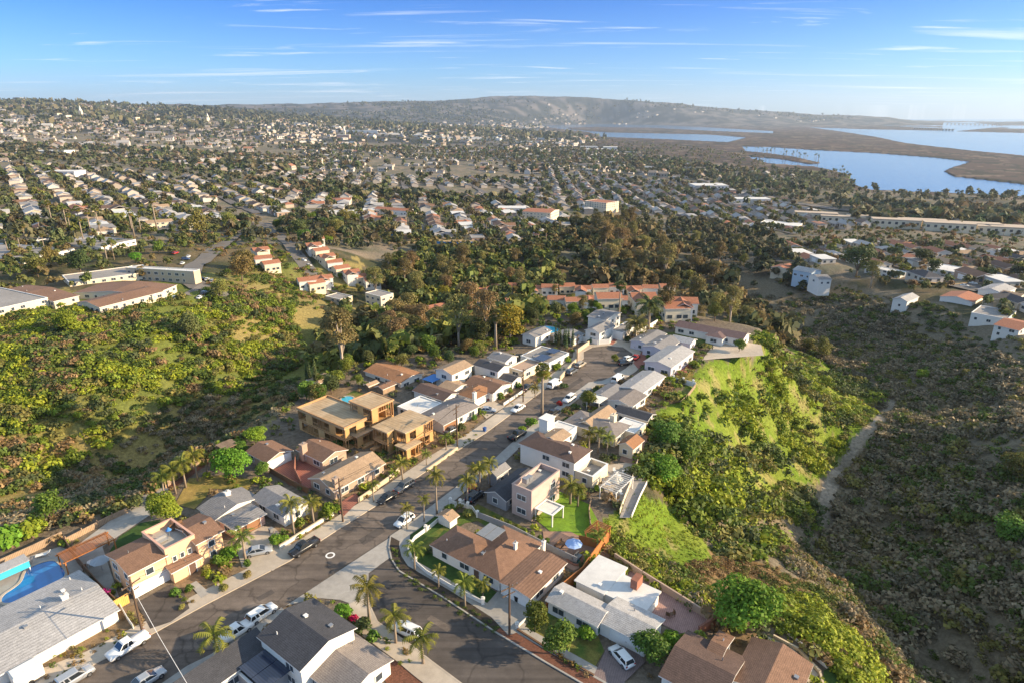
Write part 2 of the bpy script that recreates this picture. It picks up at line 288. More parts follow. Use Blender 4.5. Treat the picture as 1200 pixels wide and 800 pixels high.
# ------------------------------------------------------------------ terrain mesh
def smear(a, b, t): return a*(1-t)[:, None]+b*t[:, None]
def px_zone(U, V, poly): return inpoly(U, V, poly)
TRAIL = [(1045,470),(1030,492),(1005,520),(985,548),(972,575),(965,600),(970,615)]
def build_terrain():
    NA, NR = 860, 560
    az = np.linspace(math.radians(-52), math.radians(52), NA); rr = np.exp(np.linspace(math.log(30), math.log(22000), NR))
    A, R = np.meshgrid(az, rr); X = R*np.sin(A); Y = R*np.cos(A); Z = H(X, Y)
    x, y, z = X.ravel(), Y.ravel(), Z.ravel(); R = R.ravel()
    U, V = to_px(x, y, z)
    jx = fnoise(x, y, 10, 41, 4)-.5; jy = fnoise(x, y, 10, 47, 4)-.5; U = U+jx*60*np.clip(220/R, 0, 1); V = V+jy*50*np.clip(220/R, 0, 1)
    n1 = fnoise(x, y, 14, 11, 5); n2 = fnoise(x, y, 60, 12, 4); n3 = fnoise(x, y, 3.0, 13, 3)
    base = np.array([.135, .105, .06]); C = np.tile(base, (len(x), 1)).astype(float)
    C = smear(C, np.tile([.060, .062, .030], (len(x), 1)), np.clip((n1-.42)*5, 0, 1))
    def put(mask, col, k=1.0): C[mask] = C[mask]*(1-k)+np.array(col)*k
    plat = inpoly(x, y, PLAT); put(plat, [.17, .135, .10])
    hill = (V > 352-.12*U) & (V < 620) & (U < 420) & ~plat & (R > 100)
    t = np.clip((n2-.42)*5, 0, 1)[:, None]; C[hill] = (np.array([.24, .19, .07])*(1-t)+np.array([.13, .15, .035])*t)[hill]
    dark = (U > 800) & (V > 318+np.clip(U-950, 0, 999)*.27) & ~plat & (R > 90) & (R < 480); put(dark, [.17, .14, .095])
    grass = [(700,600),(722,580),(748,588),(775,590),(800,610),(850,655),(800,672),(760,650),(716,640)]
    grass2 = [(826,432),(850,418),(900,415),(960,440),(1000,470),(960,500),(960,580),(905,560),(850,470),(835,455)]
    g = (px_zone(U, V, grass) | px_zone(U, V, [(800,430),(860,410),(905,440),(960,540),(940,610),(880,590),(850,540),(795,500),(772,480)]) | px_zone(U, V, [(880,398),(960,420),(1030,455),(1020,500),(950,560),(900,470)]) | px_zone(U, V, [(735,575),(790,590),(845,650),(800,665),(700,622)])) & (R < 330) & ~plat
    t = np.clip((n1-.40)*5, 0, 1)[:, None]; C[g] = (np.array([.17, .21, .03])*(1-t)+np.array([.12, .18, .018])*t)[g]
    g2 = g & (n3 > .62); put(g2, [.27, .22, .09], .7)
    scrub = px_zone(U, V, [(790,665),(850,655),(960,690),(1060,800),(1000,800),(940,720),(830,700)]) & (R < 130); put(scrub, [.20, .13, .06])
    # trail
    tw = [tuple(G(u, v)[:2]) for u, v in TRAIL]; m = (U > 900) & (U < 1100) & (V > 440) & (V < 720) & (R < 400); d = np.full(len(x), 1e3)
    for i in range(len(tw)-1):
        x1, y1 = tw[i]; x2, y2 = tw[i+1]; dx, dy = x2-x1, y2-y1; q = np.clip(((x-x1)*dx+(y-y1)*dy)/(dx*dx+dy*dy), 0, 1); d = np.where(m, np.minimum(d, np.hypot(x-x1-q*dx, y-y1-q*dy)), d)
    put(d < .9+1.6*n1, [.30, .25, .19])
    town = (R > 420) & ~dark; t = np.clip((n1-.35)*3, 0, 1)[:, None]; C[town] = (np.array([.13, .125, .085])*(1-t)+np.array([.21, .165, .12])*t)[town]
    farh = R > 3000; t = np.clip((fnoise(x, y, 160, 21, 5)-.45)*6, 0, 1)[:, None]; C[farh] = (np.array([.040, .044, .036])*(1-t)+np.array([.15, .13, .115])*t)[farh]
    fl = (R > 1150) & (z < -72) & (U > 640); put(fl, [.085, .060, .046]); put(fl & (n2 > .58), [.16, .12, .085]); put(fl & (fnoise(x, y, 50, 31) > .55), [.05, .045, .032])
    park = px_zone(U, V, [(930,198),(1000,207),(1000,222),(930,214)]); put(park & (R > 900) & (n1 > .5), [.10, .12, .03])
    idx = np.arange(NA*NR).reshape(NR, NA); F = np.stack([idx[:-1, :-1], idx[1:, :-1], idx[1:, 1:], idx[:-1, 1:]], -1).reshape(-1, 4)[:, ::-1]
    m = bpy.data.materials.new('ground_cover'); m.use_nodes = True; nt = m.node_tree; n = nt.nodes; L = nt.links.new; b = n['Principled BSDF']; b.inputs['Roughness'].default_value = .95; b.inputs['Specular IOR Level'].default_value = .1
    at = n.new('ShaderNodeAttribute'); at.attribute_name = 'Col'; tc = n.new('ShaderNodeTexCoord')
    nz = n.new('ShaderNodeTexNoise'); nz.inputs['Scale'].default_value = 1.1; nz.inputs['Detail'].default_value = 8; nz.inputs['Roughness'].default_value = .7; L(tc.outputs['Object'], nz.inputs['Vector'])
    mr = n.new('ShaderNodeMapRange'); mr.inputs[1].default_value = .3; mr.inputs[2].default_value = .7; mr.inputs[3].default_value = .55; mr.inputs[4].default_value = 1.45; L(nz.outputs[0], mr.inputs[0])
    vm = n.new('ShaderNodeVectorMath'); vm.operation = 'SCALE'; L(at.outputs['Color'], vm.inputs[0]); L(mr.outputs[0], vm.inputs['Scale']); L(vm.outputs[0], b.inputs['Base Color'])
    bp = n.new('ShaderNodeBump'); bp.inputs['Strength'].default_value = .8; bp.inputs['Distance'].default_value = .3; L(nz.outputs[0], bp.inputs['Height']); L(bp.outputs[0], b.inputs['Normal'])
    me = npmesh('ground', np.stack([x, y, z], 1), F, m, C, smooth=True); struct(link('ground', me))
build_terrain()
TRAILW = [tuple(G(u, v)[:2]) for u, v in TRAIL]
def build_water():
    m = bpy.data.materials.new('bay_water'); m.use_nodes = True; nt = m.node_tree; n = nt.nodes; L = nt.links.new; b = n['Principled BSDF']
    b.inputs['Base Color'].default_value = (.05, .12, .22, 1); b.inputs['Roughness'].default_value = .12; b.inputs['IOR'].default_value = 1.33
    tc = n.new('ShaderNodeTexCoord'); mp = n.new('ShaderNodeMapping'); mp.inputs['Scale'].default_value = (1, 2.2, 1); L(tc.outputs['Object'], mp.inputs[0])
    nz = n.new('ShaderNodeTexNoise'); nz.inputs['Scale'].default_value = .035; nz.inputs['Detail'].default_value = 9; nz.inputs['Roughness'].default_value = .7; L(mp.outputs[0], nz.inputs['Vector'])
    bp = n.new('ShaderNodeBump'); bp.inputs['Strength'].default_value = .35; bp.inputs['Distance'].default_value = 1.2; L(nz.outputs[0], bp.inputs['Height']); L(bp.outputs[0], b.inputs['Normal'])
    MBo = MB(); MBo.add([(-3000, 900, SEA), (20000, 900, SEA), (20000, 23500, SEA), (-3000, 23500, SEA)], [(0, 1, 2, 3)]); struct(MBo.build('water', m))
build_water()
# ------------------------------------------------------------------ street frame
TH = math.radians(53.0)
def crackify(m, s1, amt):
    nt = m.node_tree; n = nt.nodes; L = nt.links.new; b = n['Principled BSDF']; src = b.inputs['Base Color'].links[0].from_socket; tc = n.new('ShaderNodeTexCoord'); nz = n.new('ShaderNodeTexNoise'); nz.inputs['Scale'].default_value = .5; L(tc.outputs['Object'], nz.inputs['Vector']); mx = n.new('ShaderNodeVectorMath'); mx.operation = 'SCALE'; mx.inputs['Scale'].default_value = 2.2; L(nz.outputs['Color'], mx.inputs[0]); ad = n.new('ShaderNodeVectorMath'); ad.operation = 'ADD'; L(tc.outputs['Object'], ad.inputs[0]); L(mx.outputs[0], ad.inputs[1])
    v = n.new('ShaderNodeTexVoronoi'); v.feature = 'DISTANCE_TO_EDGE'; v.inputs['Scale'].default_value = s1; L(ad.outputs[0], v.inputs['Vector']); r = n.new('ShaderNodeMapRange'); r.inputs[1].default_value = 0.0; r.inputs[2].default_value = .035; r.inputs[3].default_value = amt; r.inputs[4].default_value = 1; L(v.outputs['Distance'], r.inputs[0]); vm = n.new('ShaderNodeVectorMath'); vm.operation = 'SCALE'; L(src, vm.inputs[0]); L(r.outputs[0], vm.inputs['Scale'])
    mp = n.new('ShaderNodeMapping'); mp.inputs['Rotation'].default_value = (0, 0, -TH); mp.inputs['Scale'].default_value = (.03, .9, 1); L(tc.outputs['Object'], mp.inputs[0]); n2 = n.new('ShaderNodeTexNoise'); n2.inputs['Scale'].default_value = 1; n2.inputs['Detail'].default_value = 4; L(mp.outputs[0], n2.inputs['Vector']); r2 = n.new('ShaderNodeMapRange'); r2.inputs[1].default_value = .35; r2.inputs[2].default_value = .65; r2.inputs[3].default_value = .78; r2.inputs[4].default_value = 1.2; L(n2.outputs[0], r2.inputs[0]); v2 = n.new('ShaderNodeVectorMath'); v2.operation = 'SCALE'; L(vm.outputs[0], v2.inputs[0]); L(r2.outputs[0], v2.inputs['Scale']); L(v2.outputs[0], b.inputs['Base Color'])
E1 = Vector((math.cos(TH), math.sin(TH), 0)); NL = Vector((-math.sin(TH), math.cos(TH), 0))
M_ASPH = mat('asphalt', (.135, .108, .088), .95, .18, .8, .2, big=.22, spk=.12)
M_ASPH2 = mat('dark_asphalt', (.088, .074, .064), .95, .15, .8, .2, big=.18, spk=.1)
M_CONC = mat('concrete', (.44, .37, .29), .9, .12, .9, .1, big=.12, spk=.05)
M_CONC2 = mat('grey_concrete', (.34, .315, .28), .9, .14, .9, .1, big=.15, spk=.05)
M_DIRT = mat('dirt', (.24, .16, .09), .95, .3, 1.2, .4, c2=(.17, .12, .07), spk=.2)
M_MULCH = mat('bark_mulch', (.15, .065, .04), .95, .3, 3, .4, spk=.3)
M_LAWN = mat('lawn_grass', (.075, .115, .02), .95, .3, 1.2, .4, c2=(.17, .15, .035), spk=.2)
M_DLAWN = mat('dark_lawn', (.04, .08, .015), .95, .25, 1.2, .4, spk=.2)
M_BLAWN = mat('bright_lawn', (.16, .27, .02), .95, .25, .8, .4, c2=(.12, .21, .02), spk=.2)
M_DRYLAWN = mat('dry_lawn', (.30, .21, .06), .95, .25, .8, .3, c2=(.16, .14, .03), spk=.2)
M_PINKPAV = mat('pink_paving', (.36, .22, .19), .9, .12, 1.5, .1, wave=('X', 1.2, .25), spk=.1)
M_REDPAV = mat('red_paving', (.30, .12, .085), .9, .12, 1.5, .1, wave=('DIAGONAL', 1.2, .25), spk=.1)
M_PAVER = mat('brown_pavers', (.20, .15, .14), .9, .15, 1.5, .1, wave=('X', 1.5, .3), spk=.15)
M_DECK = mat('deck_boards', (.33, .20, .14), .8, .15, 1.5, .1, wave=('X', 2.2, .35, .1))
M_WHITE = mat('white_stucco', (.74, .70, .63), .9, .04, 1.2, .1, big=.05)
M_PINK = mat('pink_stucco', (.62, .36, .26), .9, .05, 1.2, .1, big=.05)
M_PEACH = mat('peach_stucco', (.74, .47, .28), .9, .05, 1.2, .1, big=.05)
M_ROSE = mat('rose_block', (.50, .37, .31), .9, .08, 1.0, .15, wave=('Z', 2.4, .15, .1), big=.06)
M_TAN = mat('tan_stucco', (.55, .44, .30), .9, .05, 1.2, .1, big=.06)
M_CREAM = mat('cream_stucco', (.68, .58, .42), .9, .05, 1.2, .1, big=.06)
M_BRNW = mat('brown_stucco', (.42, .30, .22), .9, .05, 1.2, .1, big=.06)
M_GREYW = mat('grey_stucco', (.30, .29, .29), .9, .05, 1.2, .1, big=.06)
M_LILAC = mat('lilac_stucco', (.58, .53, .55), .9, .05, 1.2, .1, big=.06)
M_OSB = mat('plywood', (.54, .31, .12), .85, .14, .7, .1, big=.15, c2=(.50, .31, .14))
M_OSBR = mat('weathered_plywood', (.50, .37, .23), .9, .16, .6, .1, big=.18, c2=(.40, .28, .16), wave=('X', .4, .12, 0))
M_LUMBER = mat('lumber', (.46, .26, .12), .8, .18, 1.5, .1)
R_GRAVEL2 = mat('gravel_path', (.27, .25, .23), .95, .15, 1.0, .2, big=.12, spk=.2)
crackify(M_ASPH, .16, .6); crackify(M_ASPH2, .12, .65)
def roofm(n, c, **k): return mat(n, c, .95, .16, 1.4, .5, wave=('Z', 5.0, .22, .25), big=.12, spk=.22, **k)
R_BROWN = roofm('brown_shingles', (.20, .115, .075)); R_DKBROWN = roofm('dark_brown_shingles', (.115, .075, .06)); R_TAN = roofm('tan_shingles', (.34, .235, .15))
R_GREY = roofm('grey_shingles', (.21, .20, .195)); R_DGREY = roofm('charcoal_shingles', (.062, .062, .068)); R_LGREY = roofm('pale_grey_shingles', (.36, .345, .33)); R_WARMG = roofm('warm_grey_shingles', (.22, .19, .17))
R_ORANGE = roofm('orange_shingles', (.30, .15, .075)); R_WHITE = mat('white_roof_coating', (.60, .58, .54), .9, .1, .8, .1, big=.1, spk=.05); R_TILE = mat('clay_tiles', (.33, .14, .08), .9, .15, 1.5, .3, wave=('X', 3.2, .25, .2), spk=.2)
R_GRAVEL = mat('gravel_roof', (.27, .25, .23), .95, .15, 1.0, .2, big=.12, spk=.2); R_DKDECK = mat('dark_roof_membrane', (.07, .07, .075), .9, .15, 1, .1)
M_TRIM = mat('white_trim', (.72, .70, .66), .6, .03); M_DTRIM = mat('brown_trim', (.16, .09, .05), .6, .05); M_GARAGE = mat('white_garage_door', (.78, .76, .72), .6, .03, wave=('Z', 1.6, .25, 0)); M_BGARAGE = mat('brown_garage_door', (.28, .14, .07), .6, .05, wave=('Z', 1.6, .3, 0))
M_GLASS = mat('window_glass', (.05, .065, .08), .08, .1, .5, spec=.8); M_DOOR = mat('door_paint', (.13, .08, .06), .5, .05)
M_METAL = mat('grey_metal', (.35, .35, .35), .45, .05, metal=.6); M_BLACK = mat('black_rubber', (.02, .02, .02), .8, .05); M_BRICK = mat('brick_red', (.33, .14, .09), .9, .15, 2, .2, wave=('Z', 4, .3, .1))
M_REDWOOD = mat('redwood_fence', (.42, .16, .05), .8, .2, 1.2, .1, wave=('X', 2.5, .35, .1)); M_GRWOOD = mat('weathered_wood', (.33, .23, .15), .85, .2, 1.2, .1, wave=('X', 2.5, .35, .1)); M_POLE = mat('pole_wood', (.11, .07, .045), .9, .2, 2)
M_POOL = mat('pool_water', (.02, .16, .42), .08, .1, .4, spec=.6, wave=('DIAGONAL', .25, .12, 2.0)); M_POOL2 = mat('turquoise_water', (.06, .42, .58), .1, .1, .4, spec=.6)
PAVED = []
def sheet(name, px, m, z=.02, thick=0, ter=False, kind='structure'):
    pts = [tuple(P(u, v, z)[:2]) for u, v in px]
    if name not in ('yard', 'lawn'): PAVED.append(pts)
    if name == 'lawn': PAVED.append(pts)
    mb = MB()
    if thick: mb.prism(pts, z-thick, z)
    else:
        a = sum(pts[i][0]*pts[(i+1) % len(pts)][1]-pts[(i+1) % len(pts)][0]*pts[i][1] for i in range(len(pts)))
        if a < 0: pts = pts[::-1]
        mb.add([(x, y, z) for x, y in pts], [tuple(range(len(pts)))])
    return struct(mb.build(name, m), kind)
LCURB = [(-60,862),(20,815),(106,781),(180,742),(240,709),(340,657),(400,618),(440,593),(520,538),(568,508),(630,462),(668,434),(684,420),(684,412),(694,407),(712,405),(730,407),(741,414),(742,424),(733,432),(720,440)]
RCURB = [(150,860),(182,806),(220,780),(247,767),(330,712),(395,668),(457,628)]
RCURB2 = [(457,628),(478,614),(500,597),(530,574),(556,553),(580,537),(606,513),(626,496),(650,478),(672,461),(690,448),(706,446),(720,440)]
XR = [(457,628),(455,641),(458,655),(467,669),(490,683),(520,701),(580,741),(640,777),(700,812),(760,850)]
XL = [(430,700),(443,728),(486,758),(506,774),(545,803),(600,850)]
sheet('road', LCURB+RCURB2[::-1]+RCURB[::-1][1:], M_ASPH, .012)
sheet('side_road', [(330,712),(457,628)]+XR[1:]+XL[::-1]+[(425,712),(400,704),(375,700)], M_ASPH2, .008)
sheet('road_apron', [(335,709),(457,629),(456,641),(458,652),(447,660),(432,671),(431,699),(441,726),(428,722),(415,708),(398,702),(372,700)], M_CONC2, .018)
for i, q in enumerate([[(300,700),(318,690),(322,694),(304,704)],[(420,632),(446,616),(452,622),(426,638)],[(540,560),(552,552),(556,555),(545,563)],[(600,510),(622,492),(626,495),(605,513)],[(505,720),(530,734),(524,740),(500,725)],[(230,752),(262,734),(265,738),(234,757)],[(660,455),(680,442),(684,445),(664,458)]]): sheet('road_patch', q, M_ASPH2 if i != 4 else M_ASPH, .0165)
def strip(name, px, d0, d1, m, z, side=1, curb=0, zz=.13):
    pts = [P(u, v, 0).to_2d() for u, v in px]; n = len(pts); A = []; B = []
    for i in range(n):
        t = (pts[min(i+1, n-1)]-pts[max(i-1, 0)]).normalized(); nn = Vector((-t.y, t.x))*side; A.append(pts[i]+nn*d0); B.append(pts[i]+nn*d1)
    mb = MB()
    PAVED.append([tuple(a) for a in A]+[tuple(b) for b in B[::-1]])
    for i in range(n-1): mb.prism([tuple(A[i]), tuple(A[i+1]), tuple(B[i+1]), tuple(B[i])], z-.2, z)
    me = mb; o = me.build(name, m); return struct(o)
strip('curb', LCURB, 0, .22, M_CONC, .13, 1); strip('pavement', LCURB, .22, 3.1, M_CONC, .115, 1)
strip('curb', RCURB[:5], 0, .22, M_CONC2, .13, -1); strip('pavement', RCURB[:5], .22, 2.6, M_CONC2, .115, -1)
strip('curb', RCURB2, 0, .22, M_CONC2, .13, -1); strip('pavement', RCURB2, .22, 2.4, M_CONC2, .115, -1)
strip('curb', XR, 0, .22, M_CONC2, .131, 1); strip('planting_strip', XR[:7], .22, 1.7, mat('dark_soil', (.055,.042,.03), .95, .3, 2, .4, spk=.3), .10, 1); strip('planting_strip', XR[6:], .22, 1.7, M_MULCH, .103, 1); strip('pavement', XR, 1.7, 3.3, M_CONC2, .12, 1)
strip('curb', XL, 0, .22, M_CONC, .13, -1); strip('pavement', XL, .22, 3.0, M_CONC, .115, -1)
# yards and drives (flat patches)
for nm, px, m, z in [
 ('driveway', [(160,706),(200,684),(214,690),(222,712),(200,728),(176,736)], M_ASPH2, .125), ('yard', [(203,684),(262,652),(300,640),(305,660),(214,712)], M_DIRT, .05),
 ('path', [(222,684),(230,680),(246,694),(236,700)], M_CONC2, .128), ('yard', [(45,790),(42,772),(135,716),(168,704),(180,735),(60,800)], M_DIRT, .05),
 ('patio', [(-40,700),(0,662),(70,640),(90,646),(98,668),(0,722),(-60,760)], M_CONC2, .05), ('patio', [(88,640),(128,610),(185,565),(198,572),(180,600),(120,640),(140,700),(110,690),(98,668)], M_CONC2, .05),
 ('lawn', [(128,646),(140,628),(165,612),(188,608),(186,616),(165,640),(140,650)], M_DLAWN, .07), ('driveway', [(276,640),(300,614),(322,618),(350,646),(320,668),(284,664)], M_CONC, .125),
 ('yard', [(322,616),(375,596),(392,606),(350,640),(328,640)], M_DIRT, .05), ('yard', [(205,590),(222,560),(260,556),(300,562),(290,574),(250,572),(228,596)], M_DRYLAWN, .05), ('yard', [(190,566),(215,545),(255,520),(262,530),(220,560),(200,575)], M_MULCH, .045),
 ('courtyard', [(316,552),(342,538),(372,540),(384,556),(366,572),(340,568)], M_REDPAV, .05), ('driveway', [(392,592),(416,577),(424,583),(402,605)], M_REDPAV, .128), ('yard', [(394,580),(452,543),(470,548),(440,568),(418,584)], M_DIRT, .05),
 ('yard', [(415,530),(446,545),(462,552),(478,562),(520,536),(560,505),(528,498),(470,530)], M_DIRT, .04), ('yard', [(375,462),(400,452),(440,462),(436,470),(410,470)], M_DIRT, .03), ('lawn', [(405,462),(415,457),(427,461),(412,466)], M_LAWN, .06),
 ('yard', [(524,502),(556,478),(572,486),(536,514)], M_DIRT, .045), ('yard', [(580,464),(598,452),(640,432),(650,440),(590,478)], M_DIRT, .045), ('driveway', [(558,478),(575,468),(592,476),(570,490)], M_CONC, .125),
 ('driveway', [(712,404),(716,396),(732,390),(742,398),(752,402),(748,416),(738,410),(724,404)], M_CONC, .125), ('path', [(712,402),(716,395),(724,397),(718,404)], M_REDPAV, .13), ('driveway', [(742,425),(752,412),(770,414),(748,432)], M_REDPAV, .125),
 ('lawn', [(470,660),(500,628),(520,616),(560,640),(520,620),(505,640)], M_LAWN, .05), ('lawn', [(520,616),(560,590),(620,620),(598,632),(560,610)], M_LAWN, .05), ('yard', [(462,648),(500,604),(525,600),(565,600),(500,640),(556,676),(583,694),(570,706),(520,682)], M_DLAWN, .045),
 ('driveway', [(585,690),(600,686),(630,712),(612,738),(596,744),(566,712)], M_CONC2, .126), ('lawn', [(606,742),(620,716),(640,712),(700,742),(708,762),(694,786)], M_LAWN, .05), ('driveway', [(696,790),(712,756),(742,756),(756,775),(724,806)], M_PAVER, .126),
 ('patio', [(636,622),(668,622),(704,640),(690,660),(672,668),(640,652)], M_DECK, .06), ('patio', [(726,660),(838,730),(812,748),(770,728),(752,700)], M_PINKPAV, .05),
 ('lawn', [(628,608),(655,575),(690,590),(700,608),(712,638),(700,650),(650,626)], M_BLAWN, .04), ('patio', [(704,545),(745,540),(738,560),(730,592),(712,586),(704,560)], M_CONC, .05), ('path', [(744,552),(758,566),(738,606),(726,606)], R_GRAVEL2, .06),
 ('patio', [(735,505),(766,512),(752,545),(726,540)], M_DECK, .07), ('yard', [(748,462),(790,452),(800,470),(770,476)], M_DIRT, .05), ('yard', [(770,455),(790,430),(816,430),(808,450)], M_DRYLAWN, .05), ('yard', [(786,425),(800,420),(818,424),(808,436),(790,440)], M_REDPAV, .055),
 ('lawn', [(775,390),(800,388),(838,398),(826,408),(800,402)], M_LAWN, .05), ('driveway', [(836,404),(846,396),(892,404),(895,416),(840,420),(822,422)], M_CONC, .06), ('patio', [(900,745),(930,760),(960,790),(948,800),(925,765),(880,745)], M_CONC, .05), ('lawn', [(965,785),(990,775),(1000,810),(965,812)], M_DLAWN, .05),
 ('yard', [(840,735),(870,735),(900,745),(870,770),(830,760)], M_DIRT, .045), ('yard', [(450,795),(460,770),(480,775),(510,800),(480,840)], M_MULCH, .045), ('yard', [(420,735),(445,735),(500,780),(470,778)], M_DLAWN, .04)]:
    sheet(nm, px, m, z)
# ------------------------------------------------------------------ windows
_wc = {}
def win_meshes(w, h, fm, gm, kind='w'):
    k = (round(w, 2), round(h, 2), fm.name, kind)
    if k in _wc: return _wc[k]
    a = MB(); t = .09
    a.box(-w/2-t, w/2+t, -.09, 0, -t, 0); a.box(-w/2-t, w/2+t, -.09, 0, h, h+t); a.box(-w/2-t, -w/2, -.09, 0, 0, h); a.box(w/2, w/2+t, -.09, 0, 0, h)
    n = max(1, int(w/.75))
    for i in range(1, n): x = -w/2+w*i/n; a.box(x-.03, x+.03, -.07, 0, 0, h)
    g = MB(); g.box(-w/2, w/2, -.045, -.005, 0, h)
    _wc[k] = (a.mesh('window', fm), g.mesh('pane', gm)); return _wc[k]
def add_win(par, pos, rz, w, h, fm=None, gm=None, name='window', sub='pane'):
    f, g = win_meshes(w, h, fm or M_TRIM, gm or M_GLASS)
    o = link(name, f, par, pos, rz); p = link(sub, g, o); return o
_dc = {}
def add_door(par, pos, rz, w, h, m, name='door'):
    k = (w, h, m.name)
    if k not in _dc: b = MB(); b.box(-w/2, w/2, -.06, 0, 0, h); b2 = MB(); b2.box(-w/2-.1, w/2+.1, -.09, -.0, h, h+.1); b2.box(-w/2-.1, -w/2, -.09, 0, 0, h); b2.box(w/2, w/2+.1, -.09, 0, 0, h); b3 = MB(); b3.box(w*.3 if w < 2 else -.1, w*.3+.12 if w < 2 else .1, -.11, -.06, .95, 1.02); _dc[k] = (b.mesh('door', m), b2.mesh('door_frame', M_TRIM), b3.mesh('handle', M_METAL))
    o = link(name, _dc[k][0], par, pos, rz); link('frame', _dc[k][1], o); link('handle', _dc[k][2], o); return o
# ------------------------------------------------------------------ houses
FOOT = []
def local_rect(root, N_, P_, Q_, z):
    """three pixel corners of an eave rectangle at height z -> local x0,x1,y0,y1"""
    mi = root.matrix_basis.inverted(); n, p, q = [mi @ P(u, v, root.location.z+z) for u, v in (N_, P_, Q_)]
    if abs(p.x-n.x)*abs(q.y-n.y) < abs(q.x-n.x)*abs(p.y-n.y): p, q = q, p
    xa, xb = (n.x+q.x)/2, p.x; ya, yb = (n.y+p.y)/2, q.y
    return [min(xa, xb), max(xa, xb), min(ya, yb), max(ya, yb)]
def roof_mesh(mb, r, z, rid, ax, kind, ov=.35, th=.14, mi=0, ti=1):
    x0, x1, y0, y1 = r; x0 -= ov; x1 += ov; y0 -= ov; y1 += ov
    if kind == 'shed':
        h = {'x': (0, 0), 'y': (0, 0)}; zz = [z, z, z, z]
        if ax == 'y+': zz = [z, z, z+rid, z+rid]
        if ax == 'y-': zz = [z+rid, z+rid, z, z]
        if ax == 'x+': zz = [z, z+rid, z+rid, z]
        if ax == 'x-': zz = [z+rid, z, z, z+rid]
        c = [(x0, y0), (x1, y0), (x1, y1), (x0, y1)]
        mb.add([(a, b, q) for (a, b), q in zip(c, zz)]+[(a, b, q+th) for (a, b), q in zip(c, zz)], [(4,5,6,7)], mi).add([(a, b, q) for (a, b), q in zip(c, zz)]+[(a, b, q+th) for (a, b), q in zip(c, zz)], [(0,3,2,1),(0,1,5,4),(1,2,6,5),(2,3,7,6),(3,0,4,7)], ti); return
    sw = ax == 'y'
    if sw: x0, x1, y0, y1 = y0, y1, x0, x1      # build along first axis then swap
    ym = (y0+y1)/2; w = (y1-y0)/2
    ov_drop = rid*ov/max(w-ov, .1); ze = z-ov_drop; zr = z+rid
    ins = w*.98 if kind == 'hip' else 0
    if kind == 'hip' and (x1-x0) < 2*ins: ins = (x1-x0)/2-.01
    V = [(x0,y0,ze),(x1,y0,ze),(x1,y1,ze),(x0,y1,ze),(x0+ins,ym,zr),(x1-ins,ym,zr)]
    T = [(a, b, c+th) for a, b, c in V]; f = lambda s: [((b, a, c) if sw else (a, b, c)) for a, b, c in s]
    top = [(6,7,11,10),(8,9,10,11)]; 
    if kind == 'hip': top += [(7,8,11),(9,6,10)]
    side = [(0,1,7,6),(2,3,9,8)]+([(1,2,8,7),(3,0,6,9)] if kind == 'hip' else [(1,5,11,7),(5,2,8,11),(4,0,6,10),(3,4,10,9)])
    bot = [(0,4,5,1),(2,5,4,3)]+([(1,5,2),(3,4,0)] if kind == 'hip' else [])
    if sw: top, side, bot = [t[::-1] for t in top], [t[::-1] for t in side], [t[::-1] for t in bot]
    mb.add(f(V)+f(T), top, mi).add(f(V)+f(T), side+bot, ti)
